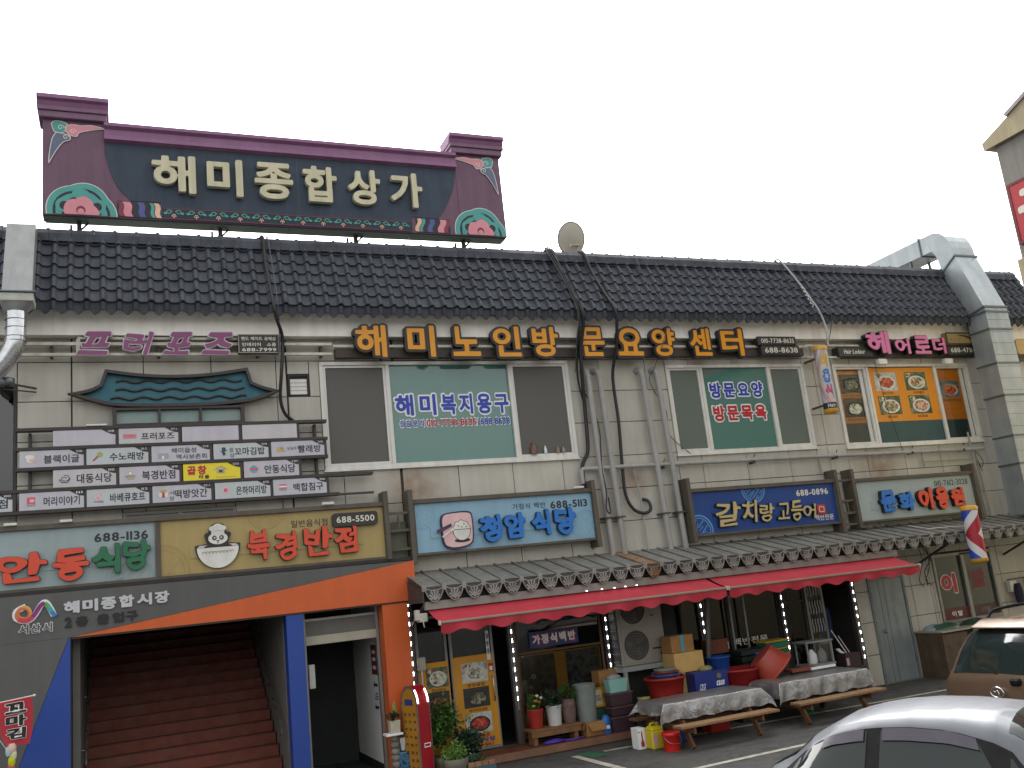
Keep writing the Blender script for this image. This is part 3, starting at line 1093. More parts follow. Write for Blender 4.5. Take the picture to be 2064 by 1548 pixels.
def cloud(cx, cz, s):
    """three curling cloud tongues in a pillar's upper outer corner; s mirrors"""
    y = YF - .012
    P = lambda pts: [(cx + s * a, cz + b) for a, b in pts]
    tongues = [(tealp, P([(.0, .0), (-.02, .10), (.05, .16), (.16, .15), (.24, .10), (.22, -.02), (.12, -.08), (.03, -.06)])),
               (pinkp, P([(.20, .06), (.30, .11), (.45, .10), (.62, .12), (.85, .07), (.70, .04), (.55, .0), (.42, -.05), (.38, -.12), (.28, -.11), (.20, -.03)])),
               (greyblue, P([(.06, -.06), (.0, -.16), (-.03, -.30), (-.05, -.45), (-.06, -.66), (.02, -.50), (.10, -.35), (.18, -.24), (.27, -.20), (.28, -.12), (.18, -.08)]))]
    o = None
    for i, (m, pl) in enumerate(tongues):
        sp = smoothpath(pl + pl[:1], 3)[:-1]
        if o is None:
            o = part('cloud_ornament', MB().flat(sp, y - .003), whitep, T)
        else:
            part('cloud_edge', MB().flat(sp, y - .003 - i * .006), whitep, o)
        part('cloud_tongue', MB().flat(inset(sp, .014), y - .006 - i * .006), m, o)
        c = {0: (.13, .03), 1: (.32, -.03), 2: (.21, -.15)}[i]
        sw = [(cx + s * (c[0] + .055 * (1 - t / 14) * math.cos(t * .62)), cz + c[1] + .055 * (1 - t / 14) * math.sin(t * .62)) for t in range(13)]
        part('cloud_curl', MB().flat(ribbon(sw, .012), y - .009 - i * .006), whitep, o)


cloud(-.98, 11.28, 1)
cloud(7.13, 11.28, -1)
for x0, flip in ((.02, 1), (6.08, -1)):
    L = .70 * flip
    o = part('striped_band', MB().flat(rect(min(x0, x0 + L), max(x0, x0 + L), 9.725, 10.02), YF - .014), blackish, T)
    for f0, f1, m in ((.0, .12, maroon), (.12, .30, pinkp), (.46, .60, bluep), (.74, .82, tealp), (.84, .96, peach)):
        a, b = x0 + L * f0, x0 + L * f1
        wv = [(.02 * math.sin(t * 1.05) + .05 * t / 6 * flip, 9.735 + (1 - t / 6) * .27) for t in range(7)]
        part('stripe', MB().flat([(a + q[0], q[1]) for q in wv] + [(b + q[0], q[1]) for q in wv[::-1]], YF - .018), m, o)
bd = part('border_band', MB().flat(rect(.76, 5.28, 9.725, 9.93), YF - .016), M('band_dark', '1d2a33', .6), T)
for z in (9.728, 9.918):
    part('border_line', MB().flat(rect(.78, 5.27, z, z + .012), YF - .019), maroon, bd)
k = 0
while .86 + k * .375 < 5.0:
    x = .86 + k * .375
    for sx in (0, .16):
        cu = [(x + sx + (.055 - .003 * t) * math.cos(t * .75) * (1 if sx == 0 else -1), 9.86 + (.04 - .002 * t) * math.sin(t * .75)) for t in range(10)]
        part('curl', MB().flat(ribbon(cu, .016), YF - .019), tealp, bd)
        part('curl', MB().flat(oval(x + sx * 1.02 + (.06 if sx else -.06), 9.835, .03, .022, 8), YF - .022), tealp, bd)
    for q in ((-.03, 0), (0, 0), (.03, 0), (-.015, .028), (.015, .028), (0, -.026)):
        part('berry', MB().flat(oval(x + .08 + q[0], 9.785 + q[1], .0125, .0125, 7), YF - .022), peach, bd)
    k += 1
for x in (-.58, 1.73, 4.21, 6.40):
    lg = part('support_leg', MB().bar((x, .34, 8.95), (x, .34, 9.66), .07, .07).bar((x - .13, .46, 8.95), (x - .13, .46, 9.66), .035, .035), rust, T)
    part('brace', MB().bar((x, .33, 9.5), (x + .14, .36, 9.66), .03, .03), rust, lg)
part('guy_wire', MB().tube([(2.95, .2, 9.66), (2.78, .12, 9.35)], .006, 4), rust, T)
part('guy_wire', MB().tube([(5.2, .1, 9.86), (5.26, .3, 9.62)], .008, 4), steel, T)

# ================================================================ LETTER SIGNS UNDER THE EAVE
railw = M('rail_white', 'c9c6b8', .5, var=.08, streak=.2, dirt=.3)
railb = M('rail_brown', '4a463e', .6, var=.1)
vio = M('letter_violet', '84416f', .45, var=.06)
whtedge = M('letter_edge_white', 'c8c2c6', .5)
darkbox = M('box_dark', '2e2d2b', .5, var=.08)
palelt = M('print_pale', 'd6d3c4', .5, var=.03)
T = thing('purple_letter_sign', 'purple slanted channel letters on a white rail under the eave at the left', 'sign', (.8, 0, 7.1))
part('rail', MB().box(-3.2, 3.5, -.19, -.12, 7.335, 7.385), railw, T)
part('rail', MB().box(-3.2, 3.5, -.19, -.12, 7.16, 7.205), railw, T)
part('frame_bar', MB().box(-.60, 1.9, -.20, -.11, 7.43, 7.47), railw, T)
part('frame_bar', MB().box(-.62, -.56, -.196, -.114, 7.205, 7.43), railw, T)
for x in (-2.5, -1.0, .6, 2.2, 3.3):
    part('bracket', MB().box(x, x + .04, -.12, .0, 7.15, 7.40), railb, T)
for ch, x0, x1 in (('프', -.58, -.08), ('러', .07, .52), ('포', .71, 1.15), ('즈', 1.31, 1.80)):
    letter(ch, x0, x1, 7.12, 7.53, -.24, .06, whtedge, T, .065, vio, .035, shear=.30, wob=.04)
bx = part('number_box', MB().box(1.88, 2.56, -.30, -.19, 7.165, 7.50), darkbox, T, bevel=.006)
part('box_rim', MB().prism([rect(1.88, 2.56, 7.165, 7.50), rect(1.895, 2.545, 7.18, 7.485)], -.30, -.306), M('rim_grey', '8d8b84', .5), bx)
text('핸드 메이드 공예샵', 1.93, 2.51, 7.39, 7.455, -.303, palelt, bx, .015)
text('인테리어   소품', 1.94, 2.51, 7.285, 7.35, -.303, palelt, bx, .015)
text('688-7999', 1.94, 2.51, 7.195, 7.255, -.303, palelt, bx, .02)

amber = M('letter_amber', 'd8900c', .4, var=.05)
T = thing('amber_letter_sign', 'row of amber channel letters with black edges across the upper facade', 'sign', (8.1, 0, 7.0))
part('back_bar', MB().box(3.56, 14.0, -.16, -.03, 7.12, 7.29), M('bar_brown', '433a34', .6, var=.1), T)
part('rail', MB().box(3.52, 14.1, -.20, -.161, 7.30, 7.345), railw, T)
part('thin_rail', MB().tube([(8.2, -.2, 7.60), (12.5, -.2, 7.60)], .012, 6), railw, T)
for ch, x0, x1 in (('해', 3.86, 4.49), ('미', 4.81, 5.41), ('노', 5.68, 6.29), ('인', 6.49, 7.13), ('방', 7.31, 7.93), ('문', 8.35, 8.94), ('요', 9.17, 9.82), ('양', 9.99, 10.59), ('센', 10.90, 11.47), ('터', 11.67, 12.30)):
    letter(ch, x0 - .01, x1 + .01, 7.03, 7.71, -.24, .11, M('letter_black', '23211f', .45), T, .095, amber, .028)
for z0, z1, x0, s in ((7.32, 7.52, 12.70, '010-7738-8635'), (7.10, 7.315, 12.76, '688-8638')):
    bx = part('number_box', MB().box(x0, x0 + 1.02, -.31, -.165, z0, z1), darkbox, T, bevel=.015)
    text(s, x0 + .08, x0 + .96, z0 + .05, z1 - .05, -.3135, palelt, bx, .012)

T = thing('pink_letter_sign', 'pink channel letters and a small script box beside the steel duct', 'sign', (17, 0, 7.0))
part('back_bar', MB().box(14.9, 19.2, -.20, -.06, 7.07, 7.30), darkbox, T)
part('rail', MB().box(14.05, 15.0, -.19, -.12, 7.06, 7.10), railw, T)
part('rail', MB().box(14.05, 15.6, -.19, -.12, 7.33, 7.37), railw, T)
pinkl = M('letter_pink', 'd0719f', .45, var=.05)
blk_l = M('letter_black', '23211f', .45)
for ch, x0, x1, z0, z1 in (('헤', 15.66, 16.38, 7.08, 7.65), ('어', 16.50, 16.98, 7.09, 7.48), ('로', 17.08, 17.62, 7.08, 7.55), ('더', 17.66, 18.10, 7.09, 7.50)):
    letter(ch, x0, x1, z0, z1, -.24, .12, blk_l, T, .06, pinkl, .035, wob=.02)
part('script_box', MB().box(14.9, 15.9, -.27, -.203, 7.07, 7.29), darkbox, T, bevel=.01)
text('Hair Lodeur', 15.05, 15.66, 7.13, 7.235, -.274, palelt, T, .025, shear=.1)
bx = part('eyelash_box', MB().prism(rrect(18.15, 19.17, 7.33, 7.635, .06), -.20, -.36), M('box_olive', '8f7f4a', .5, var=.06), T)
part('rim', MB().prism([rrect(18.15, 19.17, 7.33, 7.635, .06), rrect(18.19, 19.13, 7.365, 7.60, .04)], -.36, -.368), darkbox, bx)
text('속눈썹', 18.26, 18.62, 7.41, 7.50, -.364, M('print_rose', '8f5a4a', .5), bx, .01)
lash = smoothpath([(18.55, 7.555), (18.75, 7.545), (18.92, 7.49), (19.02, 7.43)], 4)
part('eyelash', MB().flat(ribbon(lash, [.012 + .035 * math.sin(i * math.pi / (len(lash) - 1)) for i in range(len(lash))]), -.364), blk_l, bx)
bx = part('number_box', MB().box(18.2, 19.17, -.30, -.203, 7.09, 7.325), darkbox, T, bevel=.01)
text('688-4784', 18.30, 19.10, 7.15, 7.27, -.304, palelt, bx, .015)
for x in (15.98, 18.02):
    fl = part('floodlight', MB().box(x - .02, x + .24, -.34, -.22, 6.86, 7.0), pvc, T, bevel=.02)
    part('arm', MB().tube([(x + .1, -.22, 6.98), (x + .1, -.16, 7.07)], .015, 6), railb, fl)

# sign of the neighbour to the right of the duct: an ochre figure cut-out
gold = M('ochre_cutout', 'b59a55', .5, var=.08)
ins_ = M('ochre_line', '6b5a2c', .6)
T = thing('ochre_cutout_sign', 'ochre cut-out emblem on the wall right of the steel duct', 'sign', (20.3, 0, 7.0))
part('bar', MB().box(20.0, 21.6, -.15, -.05, 6.98, 7.08), railb, T)
part('cutout', MB().prism(smoothpath([(20.05, 7.05), (20.02, 7.2), (20.14, 7.28), (20.06, 7.42), (20.1, 7.58), (20.25, 7.66), (20.40, 7.58), (20.44, 7.42), (20.36, 7.30), (20.52, 7.20), (20.5, 7.06), (20.28, 7.0), (20.05, 7.05)], 3)[:-1], -.16, -.24), gold, T)
part('drawn_ring', MB().flat([oval(20.26, 7.47, .11, .11, 16), oval(20.26, 7.47, .085, .085, 16)[::-1]], -.244), ins_, T)
part('cutout', MB().prism(rrect(20.62, 21.5, 7.12, 7.52, .08), -.16, -.24), gold, T)

# ================================================================ DIRECTORY SIGN
drk = M('directory_frame', '38322f', .55, var=.12)
T = thing('directory_sign', 'dark slatted tenant directory under a teal tiled-roof emblem', 'sign', (.9, 0, 4.7))
for z, x0, x1 in ((5.965, -1.47, 3.31), (5.66, -1.47, 3.31), (5.345, -1.47, 3.30), (5.015, -2.4, 4.06), (4.69, -2.4, 3.45)):
    part('rail', MB().box(x0, x1, -.24, -.10, z - .026, z + .026), drk, T, bevel=.004)
part('rail', MB().box(3.3, 4.06, -.20, -.14, 4.665, 4.70), drk, T)
for x in (-1.30, -.5, .45, 1.4, 2.3, 3.1):
    part('stand_off', MB().box(x, x + .04, -.12, .0, 4.72, 5.93), drk, T)
pl1, pl2, pl3, pl4 = (M('plate_' + c, c, .35, var=.03, streak=.06) for c in ('bab7bf', 'b8bec0', 'bdbabd', 'b9b8c0'))
ylw = M('plate_yellow', 'e2cf2a', .4, var=.03)
ink = M('print_ink', '2b2b33', .5)
cols3 = [(-.95, -.06), (-.01, .88), (.94, 1.83), (1.89, 2.79)]
cols5 = [(-1.41, -.52), (-.48, .42), (.47, 1.36), (1.42, 2.30), (2.35, 3.24)]
rows = [(5.69, 5.935, cols3, ['', '프러포즈', '', ''], ['218', '217-1', '', '']),
        (5.375, 5.63, cols5, ['블랙이글', '수노래방', '해미읍성|역사보존회', '꼬마김밥', '빨래방'], ['210', '211-2', '213', '214', '215']),
        (5.045, 5.315, cols3, ['대동식당', '북경반점', '곱창|마을', '안동식당'], ['118', '119', '120', '121']),
        (4.72, 4.985, [(-2.35, -1.5)] + cols5, ['정육점', '머리이야기', '바베큐호프', '떡방앗간', '은하머리방', '백합침구'], ['110', '111', '112', '113-1', '115', '116'])]
icons = {'프러포즈': 'card', '블랙이글': 'mug', '수노래방': 'mic', '해미읍성|역사보존회': 'fort', '꼬마김밥': 'imp', '빨래방': 'shoe', '대동식당': 'swirl', '북경반점': 'bowl', '곱창|마을': 'house',
         '안동식당': 'oct', '머리이야기': 'pinkcard', '바베큐호프': 'pig', '떡방앗간': 'cakes', '은하머리방': 'rose', '백합침구': 'bed'}
small = {'꼬마김밥': '읍|성', '빨래방': '운동화', '떡방앗간': '서|원'}
icm = {c: M('icon_' + c, c, .5) for c in ('c98a96', 'e4e0d2', '8fae5a', 'b04a50', '3c3a5c', '9aa0a0', 'c9a24a', 'd0566a', '5aa0a8', '3a3a40', 'd9b0b4', 'b0a080')}


def icon(kind, x, z, s, par):
    """small printed pictogram centred on x, z, of size s"""
    y = -.233
    a = lambda pts, c, k=0: part('pictogram', MB().flat(pts, y - .002 * k), icm[c], par)
    e = lambda dx, dz, rx, rz: oval(x + dx * s, z + dz * s, rx * s, rz * s, 14)
    if kind == 'card':
        a(rect(x - .9 * s, x + .9 * s, z - .35 * s, z + .3 * s), 'c98a96')
        text('ETOOBUL', x - .8 * s, x + .8 * s, z - .2 * s, z + .18 * s, y - .002, icm['d0566a'], par, .0)
    elif kind == 'mug':
        a(e(-.1, 0, .5, .55), 'e4e0d2'); a(e(-.2, .3, .6, .3), 'e4e0d2', 1); a([p for p in e(.45, -.1, .25, .3)], 'd9b0b4', 2); a(e(0, -.2, .22, .22), 'd9b0b4', 3)
    elif kind == 'mic':
        a(ribbon([(x - .6 * s, z - .6 * s), (x + .1 * s, z + .1 * s)], .25 * s), 'b04a50'); a(e(.3, .3, .38, .34), '8fae5a', 1)
    elif kind == 'fort':
        for j in range(3):
            for i in range(4):
                a(rect(x + (-.8 + i * .42 + (j % 2) * .1) * s, x + (-.44 + i * .42 + (j % 2) * .1) * s, z + (-.6 + j * .3) * s, z + (-.36 + j * .3) * s), '9aa0a0')
        a(e(0, -.4, .2, .28), 'e4e0d2', 1)
    elif kind == 'imp':
        a(e(0, .35, .3, .28), '3c3a5c'); a(ribbon([(x, z + .3 * s), (x - .05 * s, z - .2 * s), (x + .1 * s, z - .6 * s)], .4 * s), '3c3a5c', 1); a(ribbon([(x - .45 * s, z), (x + .5 * s, z + .15 * s)], .14 * s), '3c3a5c', 2)
    elif kind == 'shoe':
        a([(x - .7 * s, z - .4 * s), (x + .7 * s, z - .4 * s), (x + .6 * s, z - .1 * s), (x, z), (x - .3 * s, z + .4 * s), (x - .6 * s, z + .2 * s)], 'c9a24a'); a(e(.1, .1, .3, .2), '5aa0a8', 1)
    elif kind == 'swirl':
        sp = [(x + (.2 + .055 * t) * s * math.cos(t * .8), z + (.12 + .04 * t) * s * math.sin(t * .8)) for t in range(11)]
        a(ribbon(sp, .09 * s), '3a3a40'); a(ribbon([(x - .7 * s, z - .1 * s), (x - .3 * s, z - .55 * s), (x + .4 * s, z - .55 * s), (x + .7 * s, z)], .12 * s), '3a3a40', 1)
    elif kind == 'bowl':
        a(e(0, .3, .3, .27), '9aa0a0'); a(e(0, .28, .24, .2), 'e4e0d2', 1); a(oval(x, z - .1 * s, .6 * s, .45 * s, 12, math.pi, 2 * math.pi), 'b0a080', 2); a(rect(x - .7 * s, x + .7 * s, z - .14 * s, z - .08 * s), '3a3a40', 3)
    elif kind == 'house':
        a([(x - .9 * s, z), (x, z + .5 * s), (x + .9 * s, z), (x + .6 * s, z), (x, z + .28 * s), (x - .6 * s, z)], 'b0a080'); a(rect(x - .45 * s, x + .45 * s, z - .45 * s, z + .05 * s), '9aa0a0', 1); a(rect(x - .2 * s, x + .2 * s, z - .35 * s, z - .05 * s), '3a3a40', 2)
    elif kind == 'oct':
        a(oval(x, z, .6 * s, .6 * s, 8), '5aa0a8'); a(rect(x - .6 * s, x + .6 * s, z - .15 * s, z + .2 * s), 'd0566a', 1)
    elif kind == 'pinkcard':
        a(rect(x - .5 * s, x + .5 * s, z - .35 * s, z + .6 * s), 'd0566a'); a(e(.1, .1, .3, .25), 'd9b0b4', 1)
        text('경경희', x - .5 * s, x + .5 * s, z - .68 * s, z - .42 * s, y, ink, par, .0)
    elif kind == 'pig':
        a(e(0, .1, .45, .4), 'd9b0b4'); a(e(-.3, .5, .14, .18), 'd9b0b4'); a(e(.3, .5, .14, .18), 'd9b0b4'); a(e(0, 0, .18, .12), 'c98a96', 1)
        text('까치복돌', x - .6 * s, x + .7 * s, z - .72 * s, z - .42 * s, y, ink, par, .0)
    elif kind == 'cakes':
        a(e(-.4, 0, .22, .5), 'e4e0d2'); a(e(.4, 0, .22, .5), 'e4e0d2'); a(rect(x - .15 * s, x + .15 * s, z - .5 * s, z + .5 * s), 'b04a50', 1); a(e(0, .4, .5, .18), 'c9a24a', 2)
    elif kind == 'rose':
        a(e(0, 0, .5, .5), 'd9b0b4'); a(e(.05, .05, .3, .3), 'd0566a', 1)
    elif kind == 'bed':
        for j, c in enumerate(('5aa0a8', 'd0566a', 'e4e0d2', 'd0566a')):
            a(rect(x - .6 * s, x + .55 * s, z + (-.5 + j * .25) * s, z + (-.3 + j * .25) * s), c)


for ri, (z0, z1, cols, names, nums) in enumerate(rows):
    for ci, ((x0, x1), nm, nu) in enumerate(zip(cols, names, nums)):
        m = ylw if nm.startswith('곱창') else (pl1, pl2, pl3, pl4)[(ri * 3 + ci * 2) % 4]
        pl = part('name_plate', MB().box(x0, x1, -.23, -.15, z0, z1), m, T)
        part('plate_divider', MB().box(x1 + .002, x1 + .045, -.226, -.12, z0, z1), drk, T)
        hgt = z1 - z0
        if nu:
            part('number_corner', MB().flat([(x1 - .2, z1)] + [(x1 - .2 + .2 * t / 6, z1 - .085 * math.sin(t / 6 * math.pi / 2)) for t in range(7)] + [(x1, z1)], -.2325), ink, pl)
            text(nu, x1 - .11, x1 - .02, z1 - .045, z1 - .012, -.235, palelt, pl, .0)
        if not nm:
            continue
        if nm.startswith('곱창'):
            text('곱창', x0 + .06, x0 + .36, z0 + .09, z1 - .03, -.2325, decred, pl, .05)
            text('마을', x0 + .24, x0 + .40, z0 + .02, z0 + .085, -.2345, ink, pl, .03)
            icon('house', x0 + .58, z0 + .16, .13, pl)
            part('print_line', MB().flat(rect(x0 + .5, x0 + .82, z0 + .03, z0 + .042), -.2325), icm['c9a24a'], pl)
        elif '|' in nm:
            a, b = nm.split('|')
            icon('fort', x0 + .17, z0 + .11, .10, pl)
            text(a, x0 + .30, x0 + .68, z0 + .13, z1 - .04, -.2325, ink, pl, .015)
            text(b, x0 + .37, x0 + .84, z0 + .025, z0 + .11, -.2325, ink, pl, .015)
        else:
            if nm in icons:
                icon(icons[nm], x0 + .16, z0 + hgt * .5, .11, pl)
            xs = x0 + .33
            if nm in small:
                t = small[nm].split('|')
                if len(t) == 2:
                    for j, q in enumerate(t):
                        text(q, x0 + .25, x0 + .32, z0 + .11 - j * .09, z0 + .18 - j * .09, -.2325, ink, pl, .0)
                else:
                    text(t[0], x0 + .26, x0 + .42, z0 + .10, z0 + .16, -.2325, ink, pl, .0)
                    xs = x0 + .44
            text(nm, xs, x1 - .06, z0 + .05, z1 - .075, -.2325, ink, pl, .02)

# tiled-roof emblem over the plates
OUT = smoothpath([(-.75, 6.54), (-.45, 6.60), (-.28, 6.68)], 3) + smoothpath([(-.20, 6.93), (.35, 6.85), (.92, 6.825), (1.45, 6.855), (2.03, 6.94)], 4) + \
    smoothpath([(2.10, 6.69), (2.28, 6.61), (2.56, 6.53)], 3) + smoothpath([(2.30, 6.42), (2.02, 6.35), (1.5, 6.30), (.9, 6.29), (.3, 6.30), (-.11, 6.33), (-.45, 6.43)], 3)
em = part('roof_emblem', MB().prism([OUT, inset(OUT, -.05 if False else .05)][:2], -.20, -.06), drk, T)
part('emblem_panel', MB().prism(inset(OUT, .048), -.10, -.062), M('emblem_teal', '256473', .5, var=.12, streak=.12), em)
for z, a, b in ((6.735, -.04, 1.93), (6.595, -.05, 1.97), (6.455, -.12, 2.0)):
    part('wave_bar', MB().tube([(a + (b - a) * i / 50, -.115, z + .022 * math.sin(i / 50 * (b - a) * 16)) for i in range(51)], .018, 6), drk, em)
part('emblem_base', MB().prism([rect(-.10, 1.95, 5.99, 6.29), rect(-.04, .585, 6.03, 6.25), rect(.625, 1.225, 6.03, 6.25), rect(1.265, 1.89, 6.03, 6.25)], -.18, -.06), drk, T)
for a, b in ((-.04, .585), (.625, 1.225), (1.265, 1.89)):
    part('pane', MB().flat(rect(a, b, 6.03, 6.25), -.09), M('emblem_glass', '7d938e', .25, var=.1), T)
part('lamp_bar', MB().box(-.48, -.18, -.26, -.20, 5.995, 6.02), pvc, T)

# ================================================================ SHOP SIGN BOARDS
frm = M('sign_frame_brown', '575045', .6, var=.12, streak=.15)


def board(name, label, x0, x1, z0, z1, col, posts, pat=None, deep=None):
    T = thing(name, label, 'sign', ((x0 + x1) / 2, 0, z0))
    face = M('board_' + col, col, .4, var=.05, scale=1.2, streak=.06)
    part('panel', MB().box(x0, x1, -.25, -.08, z0, z1), face, T)
    fr = MB().box(x0 - .04, x1 + .04, -.31, -.06, z1, z1 + .075).box(x0 - .04, x1 + .04, -.29, -.06, z0 - .045, z0)
    fr.box(x0 - .04, x0, -.29, -.06, z0, z1).box(x1, x1 + .04, -.29, -.06, z0, z1)
    part('frame', fr, frm, T, bevel=.004)
    for x, a, b in posts:
        part('post', MB().box(x - .042, x + .042, -.34, -.02, a, b), frm, T, bevel=.005)
    return T


def maze(cx, cz, r, mat, par, y, clip):
    """round fret medallion printed on a board, cut off by the board's edge"""
    o = None
    x0, x1, z0, z1 = clip

    def cl(poly):
        out = [(min(max(a, x0), x1), min(max(b, z0), z1)) for a, b in poly]
        return out
    for r0, r1 in ((1, .9), (.82, .76)):
        for k in range(24):
            a0, a1 = k * math.pi / 12, (k + 1) * math.pi / 12
            q = cl([(cx + r * rr * math.cos(a), cz + r * rr * math.sin(a)) for rr, a in ((r0, a0), (r0, a1), (r1, a1), (r1, a0))])
            if abs(sum(q[i][0] * q[(i + 1) % 4][1] - q[(i + 1) % 4][0] * q[i][1] for i in range(4))) < 2e-4:
                continue
            if o is None:
                o = MB()
            o.flat(q, y)
    for s in (-1, 1):
        for d in range(-3, 4):
            hw = math.sqrt(max(0, .72 ** 2 - (d * .2) ** 2)) * r
            if s > 0:
                a, b = -hw, (-.08 * r if d % 2 else hw * .55)
            else:
                a, b = .1 * r, hw
                if d % 2 == 0:
                    continue
            c45 = math.sqrt(.5)
            u = lambda p, q: (cx + (p - q) * c45, cz + (p + q) * c45)
            q = cl([u(a, d * .2 * r - .03 * r), u(b, d * .2 * r - .03 * r), u(b, d * .2 * r + .03 * r), u(a, d * .2 * r + .03 * r)])
            if abs(sum(q[i][0] * q[(i + 1) % 4][1] - q[(i + 1) % 4][0] * q[i][1] for i in range(4))) > 2e-4:
                o.flat(q, y)
    return part('fret_medallion', o, mat, par)


# grey-green board cut by the picture's left edge
redl, greenl, bluel = M('letter_red', 'd2492c', .45, var=.04), M('letter_green', '1d6b45', .45, var=.04), M('letter_blue', '1f6fc0', .45, var=.04)
T = board('shop_sign', 'pale grey-green sign board with red and green letters, left of the yellow board', -3.1, .49, 3.56, 4.42, '94a4a5', [])
part('letter_rail', MB().box(-3.0, .05, -.262, -.25, 3.80, 4.0), M('board_94a4a5', '94a4a5'), T)
text('688-1136', -.38, .39, 4.165, 4.30, -.254, ink, T, .03)
for ch, x0, x1, z0, z1, m in (('안', -1.72, -1.03, 3.64, 4.08, redl), ('동', -.95, -.46, 3.62, 4.09, redl), ('식', -.42, -.02 + .02, 3.66, 4.12, greenl), ('당', .02, .42, 3.70, 4.16, greenl)):
    letter(ch, x0, x1, z0, z1, -.262, .07, blk_l, T, .055, m, .042, wob=.03)
maze(.12, 3.56, .36, M('fret_grey', '8aa09e', .5), T, -.253, (-3.1, .49, 3.565, 4.42))
for x in (-1.6, -.85):
    part('lamp_bar', MB().box(x, x + .17, -.36, -.30, 4.50, 4.535), pvc, T)

T = board('shop_sign', 'yellow sign board with red letters and a panda in a chef hat', .57, 4.17, 3.56, 4.42, 'a8945c', [(4.22, 3.5, 4.67)])
part('letter_rail', MB().box(1.0, 3.8, -.262, -.25, 3.80, 4.0), M('board_a8945c', 'a8945c'), T)
text('일반음식점', 2.60, 3.21, 4.165, 4.285, -.254, ink, T, .01)
bx = part('number_box', MB().prism(rrect(3.28, 4.06, 4.12, 4.345, .05), -.25, -.33), darkbox, T)
text('688-5500', 3.35, 4.0, 4.18, 4.285, -.333, palelt, bx, .02)
for ch, x0, x1, z0, z1 in (('북', 1.88, 2.23, 3.66, 4.16), ('경', 2.31, 2.68, 3.64, 4.10), ('반', 2.78, 3.26, 3.65, 4.15), ('점', 3.29, 3.70, 3.67, 4.11)):
    letter(ch, x0, x1, z0, z1, -.262, .07, blk_l, T, .048, redl, .034, wob=.035)
fg = M('fret_ochre', 'a08a50', .5)
maze(.57, 3.62, .44, fg, T, -.253, (.57, 4.17, 3.565, 4.42))
maze(2.2, 4.48, .32, fg, T, -.253, (.57, 4.17, 3.565, 4.415))
part('lamp_bar', MB().box(3.12, 3.32, -.36, -.30, 4.505, 4.545), pvc, T)
# panda with a chef's hat over a bowl
wh, bk = M('emblem_white', 'd8d6cf', .4), M('emblem_black', '26231f', .45)
Y0 = -.30
pn = part('panda_emblem', MB().prism(smoothpath([(1.09, 4.0), (1.12, 3.88), (1.22, 3.70), (1.36, 3.60), (1.50, 3.60), (1.64, 3.70), (1.74, 3.90), (1.76, 4.0), (1.58, 4.04), (1.60, 4.18), (1.55, 4.30), (1.56, 4.44), (1.42, 4.46), (1.28, 4.44), (1.27, 4.30), (1.24, 4.17), (1.28, 4.04), (1.09, 4.0)], 4)[:-1] if False else
          oval(1.425, 4.0, .345, .40, 40, math.pi, 2 * math.pi) + [(1.77, 4.02), (1.60, 4.04)] + oval(1.425, 4.14, .185, .16, 16, -.6, 1.0) + oval(1.43, 4.29, .135, .11, 16, -.4, math.pi + .4) + oval(1.425, 4.14, .185, .16, 16, math.pi - 1.0, math.pi + .6) + [(1.25, 4.04), (1.08, 4.02)], -.25, Y0), bk, T)
pn.scale = (1, 1, .9)
pn.location.z -= .03
part('bowl', MB().flat(oval(1.425, 3.97, .32, .365, 30, math.pi, 2 * math.pi), Y0 - .004), wh, pn)
part('bowl_mouth', MB().flat([(1.105, 3.975), (1.745, 3.975), (1.70, 4.015), (1.15, 4.015)], Y0 - .006), M('emblem_lilac', 'c9b9c2', .5), pn)
part('noodles', MB().flat(oval(1.43, 3.972, .22, .06, 14, 0, math.pi), Y0 - .008), bk, pn)
for k in range(9):
    part('fret', MB().flat(ribbon([(1.19 + k * .054, 3.86), (1.19 + k * .054, 3.90), (1.225 + k * .054, 3.90), (1.225 + k * .054, 3.875)], .008), Y0 - .008), ins_, pn)
part('head', MB().flat(oval(1.43, 4.125, .15, .105, 24), Y0 - .010), wh, pn)
for s in (-1, 1):
    part('ear', MB().prism(oval(1.43 + s * .165, 4.19, .04, .045, 12), -.27, Y0 - .002), bk, pn)
    part('eye_patch', MB().flat(oval(1.43 + s * .055, 4.135, .036, .042, 14), Y0 - .013), bk, pn)
    part('eye', MB().flat(oval(1.43 + s * .05, 4.135, .018, .02, 10), Y0 - .016), wh, pn)
    part('pupil', MB().flat(oval(1.43 + s * .047, 4.133, .008, .01, 8), Y0 - .019), bk, pn)
part('nose', MB().flat([(1.40, 4.09), (1.46, 4.09), (1.43, 4.062)], Y0 - .013), bk, pn)
part('tongue', MB().flat(oval(1.425, 4.05, .018, .012, 8), Y0 - .013), M('tongue_pink', 'c47a80', .5), pn)
part('chef_hat', MB().flat(rect(1.33, 1.53, 4.205, 4.27) , Y0 - .013), wh, pn)
part('hat_puff', MB().flat(oval(1.36, 4.30, .065, .05, 14), Y0 - .016), wh, pn)
part('hat_puff', MB().flat(oval(1.43, 4.325, .08, .06, 14), Y0 - .019), wh, pn)
part('hat_puff', MB().flat(oval(1.50, 4.30, .065, .05, 14), Y0 - .022), wh, pn)

